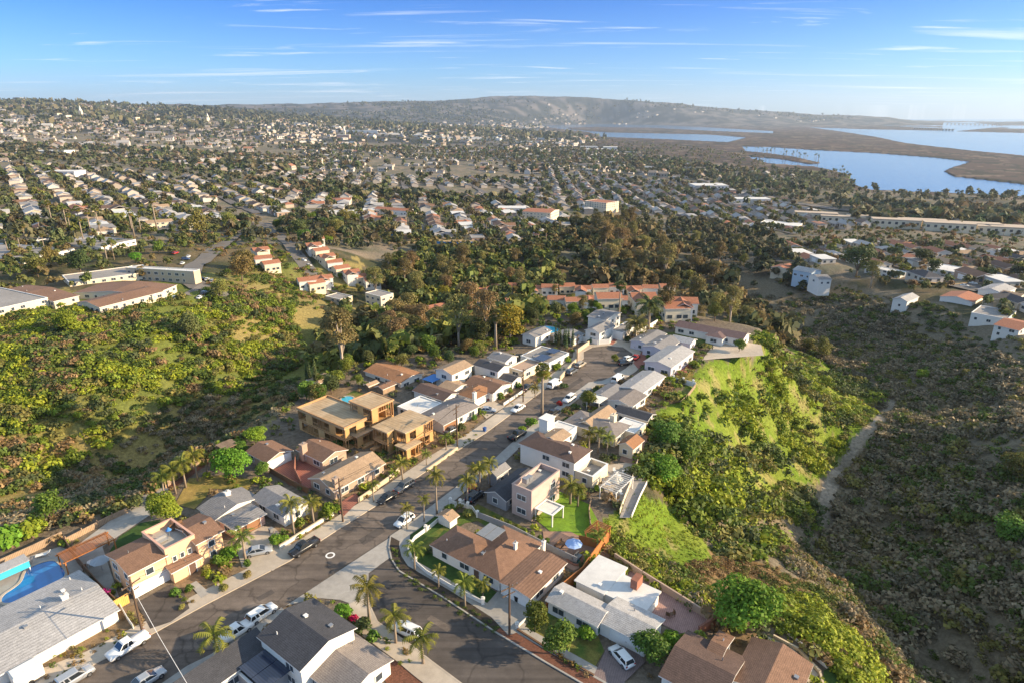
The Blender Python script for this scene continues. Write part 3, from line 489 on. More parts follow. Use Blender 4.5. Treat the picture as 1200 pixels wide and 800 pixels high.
def house(name, label, vols, ang=53.0, z0=0.0, wall=None, roof=None, cat='house', doors=(), chim=(), vents=3, skip_win=False, seed=1, winh=1.1, group=None, trim=None, down=0.0, winsp=3.2, near=True, vs1=False):
    """vols: (kind, N, P, Q, eave z, ridge rise, axis, {options})"""
    R = random.Random(seed); wall = wall or M_WHITE; roof = roof or R_GREY; trim = trim or M_TRIM
    if near:
        f = lambda q: q*.79 if q < 3.9 else q*(.84 if q > 5.5 else .9)
        vols = [(v[0], v[1], v[2], v[3], v[4] if vs1 else f(v[4]), v[5]*.66 if v[0] in ('gable', 'hip') else v[5], *v[6:]) for v in vols]; winh = .95
    c = Vector((0, 0, 0))
    for v in vols[:1]:
        c = (P(*v[2], z0+v[4])+P(*v[3], z0+v[4]))/2
    c.z = z0; root = thing(name, label, cat, c, math.radians(ang), group)
    root_m = Matrix.Translation(c) @ Matrix.Rotation(math.radians(ang), 4, 'Z'); root.matrix_basis = root_m
    recs = []
    for v in vols:
        o = v[7] if len(v) > 7 else {}; r = local_rect(root, v[1], v[2], v[3], v[4]); fr = v[1][1] < 515; i = o.get('inset', (-.15 if fr else .2) if v[0] != 'flat' else (-.3 if fr else 0.0))
        r = [r[0]+i, r[1]-i, r[2]+i, r[3]-i]
        if r[1]-r[0] < 1: m = (r[0]+r[1])/2; r[0], r[1] = m-.5, m+.5
        if r[3]-r[2] < 1: m = (r[2]+r[3])/2; r[2], r[3] = m-.5, m+.5
        recs.append((v, o, r))
    k = 0
    for v, o, r in recs:
        k += 1; kind, ze, rid, ax = v[0], v[4], v[5], v[6]; x0, x1, y0, y1 = r; b = -down+o.get('base', 0); eps = .004*k
        wm = o.get('wall', wall); rm = o.get('roof', roof)
        mb = MB()
        if o.get('open'):
            for px_, py_ in ((x0+.1, y0+.1), (x1-.1, y0+.1), (x1-.1, y1-.1), (x0+.1, y1-.1)): MB().box(px_-.09, px_+.09, py_-.09, py_+.09, b, ze-.01).build('post', wm, root)
        elif kind == 'flat':
            t = .22; zd = ze-rid
            mb.box(x0+eps, x1-eps, y0+eps, y1-eps, b, zd-.02)
            if rid > .05: mb.box(x0+eps, x1-eps, y0+eps, y0+t, zd-.02, ze); mb.box(x0+eps, x1-eps, y1-t, y1-eps, zd-.02, ze); mb.box(x0+eps, x0+t, y0+t, y1-t, zd-.02, ze); mb.box(x1-t, x1-eps, y0+t, y1-t, zd-.02, ze)
            mb.build('wall', wm, root)
        else:
            zt = ze-.02
            if kind == 'gable':
                if ax == 'x': ym = (y0+y1)/2; mb.add([(x0+eps,y0,b),(x1-eps,y0,b),(x1-eps,y1,b),(x0+eps,y1,b),(x0+eps,y0,zt),(x1-eps,y0,zt),(x1-eps,y1,zt),(x0+eps,y1,zt),(x0+eps,ym,zt+rid),(x1-eps,ym,zt+rid)], [(0,1,5,4),(2,3,7,6),(1,2,6,9,5),(3,0,4,8,7),(4,5,9,8),(6,7,8,9)])
                else: xm = (x0+x1)/2; mb.add([(x0,y0+eps,b),(x1,y0+eps,b),(x1,y1-eps,b),(x0,y1-eps,b),(x0,y0+eps,zt),(x1,y0+eps,zt),(x1,y1-eps,zt),(x0,y1-eps,zt),(xm,y0+eps,zt+rid),(xm,y1-eps,zt+rid)], [(0,1,5,8,4),(2,3,7,9,6),(1,2,6,5),(3,0,4,7),(5,6,9,8),(7,4,8,9)])
            else: mb.box(x0+eps, x1-eps, y0+eps, y1-eps, b, zt)
            if kind == 'shed': pass
            mb.build('wall', wm, root)
        rb = MB()
        if kind == 'flat':
            t = .22 if rid > .05 else -.25; zd = ze-rid if rid > .05 else ze-.02
            rb.box(x0+t+eps, x1-t-eps, y0+t+eps, y1-t-eps, zd-.06, zd+(.06 if rid > .05 else .12)); rr = rb.build('roof', rm, root)
            if rid > .05:
                cb = MB(); q = .05; cb.box(x0-q, x1+q, y0-q, y0+.27, ze+.003, ze+.10); cb.box(x0-q, x1+q, y1-.27, y1+q, ze+.003, ze+.10); cb.box(x0-q, x0+.27, y0+.27, y1-.27, ze+.003, ze+.10); cb.box(x1-.27, x1+q, y0+.27, y1-.27, ze+.003, ze+.10); cb.build('parapet_cap', o.get('cap', trim), root)
        else:
            roof_mesh(rb, r, ze+eps, rid, ax, kind, ov=o.get('ov', .35)); rr = rb.build('roof', [rm, o.get('trim', trim)], root)
        if rm.name in ('brown_shingles','dark_brown_shingles','tan_shingles','grey_shingles','charcoal_shingles','pale_grey_shingles','warm_grey_shingles','orange_shingles','white_roof_coating','gravel_roof') and not o.get('open'):
            for _ in range(o.get('vents', vents if (x1-x0)*(y1-y0) > 60 else 1)):
                vx, vy = R.uniform(x0+.8, x1-.8) if x1-x0 > 2 else x0+.5, R.uniform(y0+.6, y1-.6) if y1-y0 > 2 else y0+.5
                hh = ze
                if kind in ('gable', 'hip'):
                    if ax == 'x': hh = ze+rid*(1-abs(vy-(y0+y1)/2)/((y1-y0)/2))
                    else: hh = ze+rid*(1-abs(vx-(x0+x1)/2)/((x1-x0)/2))
                    if kind == 'hip':
                        e = min(vx-x0, x1-vx, vy-y0, y1-vy); hh = ze+rid*min(1, e/(min(x1-x0, y1-y0)/2))
                elif kind == 'flat': hh = ze-rid if rid > .05 else ze
                vb = MB(); t = R.random()
                if t < .6: vb.tube([(vx, vy, hh-.1), (vx, vy, hh+.5), (vx+.02, vy, hh+.52)], [.07, .07, .12], 6)
                else: vb.box(vx-.2, vx+.2, vy-.2, vy+.2, hh, hh+.34); vb.box(vx-.26, vx+.26, vy-.26, vy+.26, hh+.36, hh+.42)
                vb.build('vent', M_TRIM if R.random() < .4 else M_METAL, rr)
        # windows on the four sides unless inside another volume
        if not (skip_win or o.get('nowin') or o.get('open')):
            fl = ([.75] if ze < 3.4 else [.8, ze*.5+.55]) if near else ([1.0] if ze < 4.2 else [0.95, 3.4+(ze-5.2)*.3] if ze < 6.5 else [1.0, 3.4, 5.7])
            if o.get('base', 0) > 1: fl = [o['base']+1.0]
            for side in range(4):
                ln = (x1-x0) if side in (0, 2) else (y1-y0); nw = max(1, int(ln/winsp)) if ln > 2.2 else 0
                for j in range(nw):
                    t = (j+.5)/nw*ln+R.uniform(-.3, .3); w = R.choice([1.0, 1.5, 1.8]) if ln > 4 else .9
                    x, y, rz, nx, ny = ((x0+t, y0, 0, 0, -1), (x1, y0+t, math.pi/2, 1, 0), (x1-t, y1, math.pi, 0, 1), (x0, y1-t, -math.pi/2, -1, 0))[side]
                    hid = any(q is not r and q[0] < x+nx*.4 < q[1] and q[2] < y+ny*.4 < q[3] for _, _, q in recs)
                    near_door = any(abs(x-dx) < dw/2+1.3 and abs(y-dy) < dw/2+1.3 for dx, dy, dw in o.get('_doors', []))
                    if hid or R.random() < .12: continue
                    for zf in fl:
                        if zf+winh > ze-.15: continue
                        if zf < 1.5 and any(d[0] == k-1 and d[1] == side and abs(d[2]*ln-t) < d[3]/2+w/2+.3 for d in doors): continue
                        add_win(root, (x+nx*.001, y+ny*.001, zf), rz, w, winh)
    for d in doors:                                 # (volume, side, t 0..1, width, height, material, name)
        v, o, r = recs[d[0]]; x0, x1, y0, y1 = r; side = d[1]; ln = (x1-x0) if side in (0, 2) else (y1-y0); t = d[2]*ln
        x, y, rz = ((x0+t, y0, 0), (x1, y0+t, math.pi/2), (x1-t, y1, math.pi), (x0, y1-t, -math.pi/2))[side]
        add_door(root, (x, y, .02), rz, d[3], min(d[4]*.88, v[4]-.2), d[5], d[6] if len(d) > 6 else 'door')
    for u, v, zt, w in chim:
        p = root.matrix_basis.inverted() @ P(u, v, z0+zt); mb = MB(); mb.box(p.x-w/2, p.x+w/2, p.y-w*.4, p.y+w*.4, .5, zt); mb.box(p.x-w/2-.08, p.x+w/2+.08, p.y-w*.4-.08, p.y+w*.4+.08, zt+.002, zt+.14)
        ch = mb.build('chimney', wall if wall is not M_WHITE else M_WHITE, root); MB().tube([(p.x, p.y, zt+.1), (p.x, p.y, zt+.5)], .13, 8).build('flue', M_METAL, ch)
    if near:
        for v, o, r in recs:
            if not o.get('open'): FOOT.append([tuple((root.matrix_basis @ Vector((a, b, 0)))[:2]) for a, b in ((r[0]-.6, r[2]-.6), (r[1]+.6, r[2]-.6), (r[1]+.6, r[3]+.6), (r[0]-.6, r[3]+.6))])
    return root, recs
G5 = 'gable'; HP = 'hip'; FL = 'flat'; SH = 'shed'
HS = {}
def W(key, *a, **k): HS[key] = house(*a, **k)
W(1, 'house', 'long single storey house under a pale grey gable roof, beside the covered swimming pool', [(G5, (133,717), (98,666), (-30,808), 2.3, 1.2, 'x')], roof=R_LGREY, vents=5, chim=[(75,697,3.3,.8)], seed=2)
W(2, 'house', 'peach and pink two storey house with a walled roof deck over its middle', [(G5, (150,675), (195,650), (126,649), 4.7, 1.2, 'x', {'trim': M_WHITE}), (FL, (189,644), (229,627), (168,622), 6.3, 1.0, 'x', {'roof': M_CONC2, 'cap': M_PINK}), (G5, (259,624), (229,637), (236,600), 4.8, 1.2, 'x'), (SH, (201,672), (236,653), (193,664), 2.5, .8, 'y+', {'inset': .2})],
  wall=M_PEACH, roof=R_BROWN, doors=[(0,0,.5,4.9,2.2,M_GARAGE,'garage_door'), (3,0,.7,1.0,2.1,M_DOOR)], seed=3)
W(3, 'house', 'grey shingled house with white fascias and a pale gabled wing by the curved driveway', [(G5, (254,610), (232,595), (302,582), 2.6, 1.3, 'y'), (G5, (274,621), (312,602), (254,609), 2.5, .4, 'x', {'wall': M_PINK}), (G5, (324,608), (364,589), (302,580), 2.8, 1.2, 'y')],
  wall=M_WHITE, roof=R_GREY, doors=[(1,0,.45,4.2,2.1,M_BGARAGE,'garage_door')], chim=[(266,576,3.5,.9)], seed=4)
W(4, 'garage', 'detached brown gabled garage with a white door at the back of the red courtyard', [(G5, (311,543), (342,527), (290,528), 2.6, 1.3, 'y')], wall=M_BRNW, roof=R_BROWN, cat='garage', doors=[(0,0,.5,5.0,2.2,M_GARAGE,'garage_door')], seed=5)
W(5, 'house', 'brown stucco courtyard house with two wings round red paving', [(G5, (380,541), (406,526), (346,527), 2.7, 1.3, 'y'), (G5, (394,577), (448,541), (362,560), 2.7, 1.9, 'x', {'roof': R_TAN})], wall=M_BRNW, roof=R_BROWN, chim=[(355,520,4.0,1.2), (393,560,4.0,1.0)], seed=6)
W(8, 'house', 'low house with an orange brown roof and pale gable, left of the garden sheds', [(G5, (473,448), (427,435), (492,437), 2.8, 1.2, 'y')], z0=-1, wall=M_WHITE, roof=R_ORANGE, seed=7)
W(9, 'house', 'tall white house with a tan gable roof and a blue awning beside it', [(G5, (531,438), (551,428), (511,433), 4.9, 1.2, 'x')], wall=M_WHITE, roof=R_TAN, seed=8)
W(7, 'house', 'low house with a speckled brown street wing and flat white roof', [(G5, (522,499), (555,475), (493,486), 2.7, 1.5, 'x', {'roof': R_WARMG}), (FL, (496,482), (515,472), (463,478), 2.6, .15, 'x', {'roof': R_WHITE}), (G5, (523,468), (535,460), (484,458), 2.7, 1.2, 'y')], wall=M_WHITE, roof=R_DKBROWN, seed=9, doors=[(0,0,.2,4.4,2.1,M_BGARAGE,'garage_door')])
W(10, 'house', 'white house with crossing tan and brown hip roofs left of the street', [(G5, (578,461), (596,449), (545,450), 2.8, 1.5, 'y', {'roof': R_BROWN}), (HP, (557,468), (577,455), (537,460), 2.7, 1.5, 'x', {'roof': R_ORANGE}), (G5, (534,458), (545,449), (513,454), 2.7, .9, 'y')], wall=M_WHITE, roof=R_TAN, chim=[(556,460,3.9,.8)], seed=10)
W(11, 'house', 'narrow two storey white house with a charcoal roof beside the brown roofed one', [(G5, (585,435), (594,428), (557,427), 4.4, 1.1, 'y'), (G5, (601,448), (608,441), (587,442), 2.6, .9, 'y')], wall=M_WHITE, roof=R_DGREY, seed=11)
W(12, 'house', 'grey roofed white house tucked behind the charcoal roofed one', [(G5, (593,424), (603,417), (574,418), 4.5, 1.1, 'y')], wall=M_WHITE, roof=R_GREY, seed=12)
W(13, 'house', 'flat tan roofed white house next to the parked van', [(FL, (620,435), (629,423), (596,431), 3.0, .2, 'x', {'roof': mat('tan_gravel', (.38,.27,.2), .95, .12, 1)}), ], wall=M_CREAM, seed=13)
W(14, 'house', 'long low white house with dark solar panels on its flat grey roof', [(FL, (648,424), (663,413), (609,418), 3.0, .15, 'x', {'roof': R_GRAVEL})], wall=M_WHITE, seed=14)
W(15, 'house', 'white house with two grey gables beside the turquoise pool', [(G5, (631,396), (641,387), (613,392), 3.6, 1.1, 'x'), (G5, (672,398), (681,391), (650,392), 2.8, 1.0, 'x')], wall=M_WHITE, roof=R_GREY, seed=15)
W(16, 'house', 'white house with steep grey gables at the head of the cul-de-sac', [(G5, (706,390), (716,381), (686,387), 4.2, 1.5, 'x'), (G5, (716,375), (722,366), (688,372), 5.2, 1.1, 'y'), (FL, (735,391), (742,379), (716,387), 3.2, .15, 'x', {'roof': R_GRAVEL})], wall=M_WHITE, roof=R_GREY, seed=16)
W(17, 'house', 'long brown roofed ranch house at the wooded end of the spur', [(G5, (862,401), (880,392), (798,379), 3.0, 1.6, 'y'), (HP, (845,398), (855,390), (830,392), 2.9, 1.0, 'x')], wall=M_WHITE, roof=mat('mauve_shingles', (.16,.105,.095), .95, .16, 1.4, .5, wave=('Z',5,.2,.2), spk=.2), seed=17)
W(18, 'house', 'pale grey roofed house with lilac walls on the outer edge of the cul-de-sac', [(G5, (786,433), (809,411), (760,421), 3.6, 1.3, 'x', {'roof': R_LGREY}), (G5, (776,413), (797,399), (757,404), 3.2, 1.2, 'x', {'roof': R_GREY}), (G5, (759,405), (778,391), (742,398), 3.0, .9, 'x', {'roof': R_GREY}), (G5, (806,404), (815,398), (790,396), 3.3, 1.1, 'y', {'roof': R_LGREY})], wall=M_LILAC, seed=18)
W(19, 'house', 'long house with a pale ribbed roof and brown grey lower wing below the cul-de-sac', [(G5, (755,461), (774,440), (727,453), 3.0, 1.0, 'x', {'roof': R_LGREY}), (G5, (740,477), (754,463), (714,467), 2.8, 1.1, 'x', {'roof': R_WARMG}), (G5, (714,467), (728,454), (697,461), 2.7, .8, 'x', {'roof': R_GREY})], wall=M_WHITE, seed=19)
W(20, 'house', 'small house with a dark charcoal gable roof beside the magenta bougainvillea', [(G5, (757,493), (765,485), (724,480), 3.1, 1.0, 'y')], wall=M_WHITE, roof=R_DGREY, seed=20)
W(21, 'house', 'rambling tan roofed house with a wooden deck above the ravine', [(HP, (722,512), (735,498), (664,493), 3.0, 1.3, 'y', {'roof': R_WARMG}), (G5, (700,502), (714,480), (680,494), 3.2, 1.4, 'x'), (FL, (746,508), (751,495), (720,499), 3.0, .1, 'x', {'roof': R_WHITE}), (G5, (744,526), (753,515), (724,520), 3.2, 1.2, 'x', {'roof': R_ORANGE})], wall=M_CREAM, roof=R_TAN, chim=[(719,486,4.3,1.3)], seed=21)
W(22, 'house', 'large two storey white house with a dark hip roof and stepped terraces', [(HP, (676,543), (691,526), (608,519), 4.8, 1.4, 'y'), (G5, (658,520), (667,508), (634,512), 5.2, .9, 'x', {'roof': R_TAN}), (FL, (696,562), (709,542), (676,549), 3.2, 1.0, 'x', {'roof': R_GRAVEL, 'wall': M_CREAM}), (FL, (665,508), (672,499), (640,503), 3.6, .1, 'x', {'roof': R_WHITE})], wall=M_WHITE, roof=R_DKBROWN, seed=22)
W(23, 'house', 'tall rose coloured block tower house with parapet roof decks and a grey gabled wing', [(FL, (628,577), (652,549), (599,567), 6.9, .9, 'x', {'roof': R_GRAVEL, 'cap': M_ROSE}), (G5, (598,587), (628,557), (567,577), 2.8, 1.4, 'x', {'wall': M_GREYW, 'roof': R_DGREY}), (G5, (583,558), (597,547), (570,553), 3.2, .9, 'x', {'wall': M_GREYW, 'roof': R_GREY}), (FL, (648,606), (659,592), (628,594), 2.9, .15, 'x', {'open': 1, 'wall': M_WHITE, 'roof': R_WHITE})], wall=M_ROSE, seed=23, winsp=3.0)
W(24, 'house', 'white walled corner house with brown hip roofs and a white pillared fence', [(HP, (583,680), (637,637), (540,655), 2.7, 1.9, 'x'), (HP, (556,664), (592,643), (504,638), 2.7, 1.6, 'y'), (G5, (624,704), (660,658), (587,681), 2.7, .5, 'x')], wall=M_WHITE, roof=R_BROWN, doors=[(2,3,.5,5.0,2.1,M_GARAGE,'garage_door'), (0,3,.4,1.0,2.1,M_DOOR)], chim=[(604,636,3.9,.5), (637,634,3.2,.5)], seed=24)
W(25, 'house', 'white house with a grey front slope and broad flat white back roofs', [(G5, (690,738), (722,713), (646,697), 2.8, .9, 'y', {'roof': R_LGREY}), (G5, (751,754), (783,728), (702,726), 2.8, .9, 'y', {'roof': R_LGREY}), (FL, (708,692), (729,665), (678,680), 2.8, .0, 'x', {'inset': -.3}), (FL, (755,714), (768,693), (709,693), 2.7, .0, 'x', {'inset': -.3})], wall=M_WHITE, roof=R_WHITE, doors=[(1,3,.6,4.6,2.1,M_GARAGE,'garage_door')], seed=25)
W(26, 'house', 'brown and charcoal roofed house at the lower right corner', [(G5, (767,779), (817,744), (840,836), 2.8, 1.4, 'y', {'roof': R_DKBROWN}), (G5, (900,745), (842,789), (948,788), 2.8, 1.5, 'x'), (G5, (818,768), (850,742), (838,785), 2.9, 1.0, 'y')], wall=M_WHITE, roof=R_BROWN, seed=26)
W(27, 'house', 'two storey house with charcoal and warm grey roof slopes on the near corner', [(G5, (350,785), (418,736), (303,745), 4.8, 1.7, 'y', {'roof': R_DGREY}), (G5, (395,815), (468,779), (355,785), 2.8, 1.4, 'y', {'roof': R_WARMG}), (SH, (300,742), (205,812), (318,758), 3.0, 1.0, 'y+', {'roof': R_DGREY}), (FL, (300,812), (340,786), (270,776), 2.6, .3, 'x', {'roof': R_DKDECK, 'wall': M_GREYW})], wall=M_WHITE, roof=R_DGREY, seed=27)
W(28, 'playhouse', 'little white playhouse with a tan gable roof inside the corner fence', [(G5, (526,611), (538,604), (512,603), 2.0, .8, 'x')], wall=M_WHITE, roof=R_TAN, cat='playhouse', seed=28, vents=0)
W(29, 'gazebo', 'open garden gazebo with a tan hip roof at the edge of the dark ravine', [(HP, (374,449), (390,441), (362,444), 2.4, 1.3, 'x', {'open': 1, 'wall': M_GRWOOD})], roof=R_TAN, cat='gazebo', seed=29)
W(30, 'garden_shed', 'brown ridged garden shed, right one of the two sheds', [(G5, (449,456), (460,449), (443,452), 1.9, .6, 'x')], wall=M_GRWOOD, roof=R_BROWN, cat='shed', seed=30, vents=0, skip_win=True)
W(31, 'garden_shed', 'small pale garden shed, left one of the two sheds', [(G5, (433,452), (440,447), (429,450), 1.6, .5, 'x')], wall=M_GRWOOD, roof=R_TAN, cat='shed', seed=31, vents=0, skip_win=True)
# ------------------------------------------------------------------ timber frame houses under construction
def stud_side(root, x0, x1, y0, y1, z0, z1, opens=(), sheath=0.0, name='stud_wall', seed=0):
    """one framed wall between two local points, with rough openings (t0,t1,s0,s1) and sheathing above/below"""
    a, b = Vector((x0, y0, 0)), Vector((x1, y1, 0)); L = (b-a).length; rz = math.atan2(b.y-a.y, b.x-a.x)
    M = Matrix.Translation((x0, y0, z0)) @ Matrix.Rotation(rz, 4, 'Z'); h = z1-z0; mb = MB()
    mb.box(0, L, -.07, .07, 0, .1, 0, M); mb.box(0, L, -.07, .07, h-.2, h-.003, 0, M)
    n = int(L/.62)
    for i in range(n+1):
        x = min(L-.05, max(.05, L*i/n))
        if any(o[0]*L < x < o[1]*L for o in opens): 
            for o in opens:
                if o[0]*L < x < o[1]*L:
                    if o[2] > .3: mb.box(x-.04, x+.04, -.06, .06, .1, o[2], 0, M)
                    mb.box(x-.04, x+.04, -.06, .06, o[3]+.1, h-.2, 0, M)
            continue
        mb.box(x-.045, x+.045, -.06, .06, .1, h-.2, 0, M)
    for o in opens: mb.box(o[0]*L, o[1]*L, -.065, .065, o[3], o[3]+.2, 0, M); mb.box(o[0]*L, o[1]*L, -.065, .065, max(o[2]-.1, .1), max(o[2], .2), 0, M)
    w = mb.build(name, M_LUMBER, root)
    pb = MB(); R = random.Random(seed); ed = [0]+[t for o in opens for t in (o[0], o[1])]+[1]
    for i in range(0, len(ed), 2):
        if ed[i+1]*L-ed[i]*L > .3 and R.random() < sheath: pb.box(ed[i]*L+.02, ed[i+1]*L-.02, -.1, -.072, .02, h-.02, 0, M)
    if pb.v: pb.build('plywood_sheathing', M_OSB, w)
def site(name, label, vols):
    c = P(*vols[0][1], 0)*.5+P(*vols[0][2], 0)*.5; root = thing(name, label, 'unfinished house', c, TH); root.matrix_basis = Matrix.Translation(c) @ Matrix.Rotation(TH, 4, 'Z')
    for k, (zt, n_, p_, q_, zb, par, sh) in enumerate(vols):
        x0, x1, y0, y1 = local_rect(root, n_, p_, q_, zt); e = .006*k
        fl = [zb] if zt-zb < 3.5 else [zb, (zt+zb)/2]
        fl.append(zt)
        core = MB()
        for f0, f1 in zip(fl[:-1], fl[1:]):
            h = f1-f0
            for si, (a0, b0, a1, b1) in enumerate(((x0, y0, x1, y0), (x1, y0, x1, y1), (x1, y1, x0, y1), (x0, y1, x0, y0))):
                L = math.hypot(a1-a0, b1-b0); m = max(1, int(L/3.2)); ops = [((i+.28)/m, (i+.72)/m, .9 if (i+si) % 3 else .15, min(h-.5, 2.0)) for i in range(m)]
                stud_side(root, a0, a1, b0, b1, f0+.12, f1-.1, ops, sh, seed=si+k*7+int(f0*3))
            fb = MB(); fb.box(x0-.04, x1+.04, y0-.04, y1+.04, f0, f0+.115); fb.build('floor_deck', M_OSB, root)
            for t in (.35, .7): core.box(x0+(x1-x0)*t-.05, x0+(x1-x0)*t+.05, y0+.3, y1-.3, f0+.12, f1-.12)
            core.box(x0+.4, x1-.4, (y0+y1)/2-.06, (y0+y1)/2+.06, f0+.12, f1-.12)
        core.build('partition_wall', M_OSB, root)
        rb = MB(); rb.box(x0-.25, x1+.25, y0-.25, y1+.25, zt-.08+e, zt+.1+e); rf = rb.build('roof', M_OSBR, root)
        if par:
            cb = MB(); z = zt+.102+e
            cb.box(x0-.22, x1+.22, y0-.22, y0, z, z+par); cb.box(x0-.22, x1+.22, y1, y1+.22, z, z+par); cb.box(x0-.22, x0, y0, y1, z, z+par); cb.box(x1, x1+.22, y0, y1, z, z+par); cb.build('parapet', M_LUMBER, rf)
    return root
s5 = site('unfinished_house', 'large timber framed house shell with a plywood deck roof and low parapet, still open studs', [(5.0, (407,501), (438,486), (346,480), 0, .35, .45), (7.2, (436,480), (459,468), (410,470), 0, .1, .7), (2.7, (420,512), (438,501), (405,506), 0, 0, .3)])
s6 = site('unfinished_house', 'smaller bright yellow plywood roofed timber frame nearer the street, next to the larger frame', [(5.2, (477,507), (505,490), (447,496), 0, 0, .5), (5.15, (455,507), (474,495), (437,500), 0, 0, .4), (2.7, (478,526), (492,517), (463,522), 0, 0, .2)])
def lumber(px, label, n, L, seed):
    p = G(*px); R = random.Random(seed); mb = MB()
    for i in range(n):
        for k in range(4): mb.box(-L/2+R.uniform(-.1, .1), L/2+R.uniform(-.1, .1), -.6+k*.3, -.32+k*.3, i*.16, i*.16+.14)
    o = mb.build('lumber_stack', M_LUMBER, None, p); o.rotation_euler = (0, 0, TH+R.uniform(-.2, .2)); tag(o, label, 'lumber')
lumber((424,519), 'stack of orange lumber nearest the big frame', 5, 3.6, 1); lumber((432,522), 'second pile of boards between the two timber frames', 3, 3.2, 2); lumber((441,528), 'short board pile closest to the pavement', 6, 2.2, 3); lumber((455,544), 'low board pile on the dirt in front of the smaller frame', 3, 2.6, 4)
# ------------------------------------------------------------------ fences and walls
def fence(name, label, px, h, m, th=.12, cat='fence', piers=None, z=0.0, cap=None, ground=False, pname='pier', pm=None, ph=.35, pw=.42):
    pts = [(G(u, v) if ground else P(u, v, z)) for u, v in px]; root = thing(name, label, cat, pts[0]); mb = MB(); cb = MB(); n = len(pts)
    for i in range(n-1):
        a, b = pts[i]-pts[0], pts[i+1]-pts[0]; d = (b-a).xy; L = d.length
        if L < .01: continue
        rz = math.atan2(d.y, d.x); st = max(1, int(L/5)) if ground else 1
        for k in range(st):
            q0 = a.lerp(b, k/st); q1 = a.lerp(b, (k+1)/st)
            if ground: zz = min(h1(*(pts[0]+q0).xy), h1(*(pts[0]+q1).xy))-pts[0].z-.3
            else: zz = -.05
            M = Matrix.Translation((q0.x, q0.y, zz)) @ Matrix.Rotation(rz, 4, 'Z'); mb.box(0, L/st+(th*.5 if k == st-1 and i < n-2 else 0), -th/2, th/2, 0, h+(.3 if ground else .05), 0, M)
            if cap: cb.box(-.02, L/st, -th/2-.05, th/2+.05, h+.053, h+.12, 0, M)
    mb.build('panel', m, root)
    if cap: cb.build('cap', cap, root)
    if piers:
        tot = 0; nxt = 0
        for i in range(n-1):
            a, b = pts[i]-pts[0], pts[i+1]-pts[0]; L = (b-a).length
            while nxt <= tot+L+.01:
                q = a.lerp(b, (nxt-tot)/L); pb = MB(); w = pw/2; pb.box(q.x-w, q.x+w, q.y-w, q.y+w, q.z-.1, q.z+h+ph); o = pb.build(pname, pm or m, root)
                if pw > .3: c = MB(); c.box(q.x-w-.07, q.x+w+.07, q.y-w-.07, q.y+w+.07, q.z+h+ph+.002, q.z+h+ph+.1); c.box(q.x-w*.6, q.x+w*.6, q.y-w*.6, q.y+w*.6, q.z+h+ph+.102, q.z+h+ph+.3); c.build('cap', pm or m, o)
                nxt += piers
            tot += L
    return root
fence('garden_wall', 'white fence with square pillars curving round the corner lot', [(566,708),(530,690),(500,672),(484,658),(478,645),(486,632),(505,618),(526,600),(545,588)], .75, M_WHITE, piers=4.6, cat='wall')
fence('garden_wall', 'white pillared fence between the corner lot and the grey gabled wing', [(528,590),(553,596),(560,606)], .75, M_WHITE, piers=3.4, cat='wall')
fence('garden_wall', 'grey block wall along the back of the corner lot lawn', [(560,606),(600,622),(650,648),(676,660)], 1.2, M_GREYW, cat='wall')
fence('gate_pier', 'lone white pillar wall beside the utility pole on the side street', [(606,736),(628,716)], .5, M_WHITE, piers=30, cat='wall')
fence('garden_wall', 'low dark edged wall round the front lawn of the white flat roofed house', [(606,738),(650,766),(696,792)], .3, M_DTRIM, th=.25, cat='wall')
fence('wooden_fence', 'tall red orange board fence between the deck and the flat roofed house', [(640,712),(660,694),(682,676),(690,664),(700,650),(712,634)], 1.9, M_REDWOOD)
fence('wooden_fence', 'orange board fence with trellis behind the pink deck', [(678,636),(700,642),(713,634)], 1.6, M_REDWOOD)
fence('garden_wall', 'long brown wall behind the pink paved patio', [(720,655),(752,676),(798,705),(838,731)], 1.2, M_BRNW, th=.25, cat='wall')
fence('garden_wall', 'brick wall closing the lower end of the pink patio', [(838,731),(818,744)], 1.5, M_BRICK, th=.25, cat='wall')
fence('wooden_fence', 'dark board fence beside the big round tree at the lower right', [(866,738),(880,722),(905,706),(918,700)], 1.3, M_GRWOOD, ground=True)
fence('wooden_fence', 'brown board fence at the canyon edge behind the pool', [(-20,678),(0,664),(40,646),(74,630)], 1.3, M_GRWOOD)
fence('wooden_fence', 'pale rail fence along the canyon behind the pink house', [(78,636),(105,622),(128,610),(150,600)], 1.0, M_GRWOOD, piers=2.5, pw=.14, pname='post')
fence('garden_wall', 'low dark wall between the pool yard and the pink house', [(76,636),(92,660),(118,690),(140,712)], 1.3, M_DTRIM, cat='wall')
fence('wooden_fence', 'short bright yellow board fence beside the bougainvillea', [(133,716),(152,705)], 1.6, mat('yellow_wood', (.62,.36,.1), .8, .15, 1.5, wave=('X',2.5,.3,.1)))
fence('handrail', 'curved white railing down the bank beside the utility pole', [(139,708),(145,718),(150,727),(157,737)], .8, M_WHITE, th=.08, cat='railing')
fence('garden_wall', 'white and tan stepped wall in front of the planted yard of the grey roofed house', [(328,643),(345,632),(372,615),(391,603)], .7, M_WHITE, th=.2, cap=M_TAN, cat='wall')
fence('garden_wall', 'tan stucco wall in front of the courtyard house garden', [(420,588),(436,577),(455,563),(468,552)], .9, M_TAN, th=.2, cat='wall')
fence('wooden_fence', 'dark board fence along the driveway of the red courtyard', [(316,553),(342,568),(362,578)], 1.2, M_DTRIM)
fence('garden_wall', 'brown block wall of the inner courtyard', [(354,572),(346,556),(347,540)], 1.6, M_BRICK, cat='wall')
fence('wooden_fence', 'weathered fence behind the palm cluster on the canyon rim', [(194,572),(220,552),(252,536),(262,524)], 1.4, M_GRWOOD)
fence('garden_wall', 'low tan wall by the pavement in front of the timber frame', [(500,552),(520,538),(536,526)], .6, M_TAN, th=.3, cat='wall')
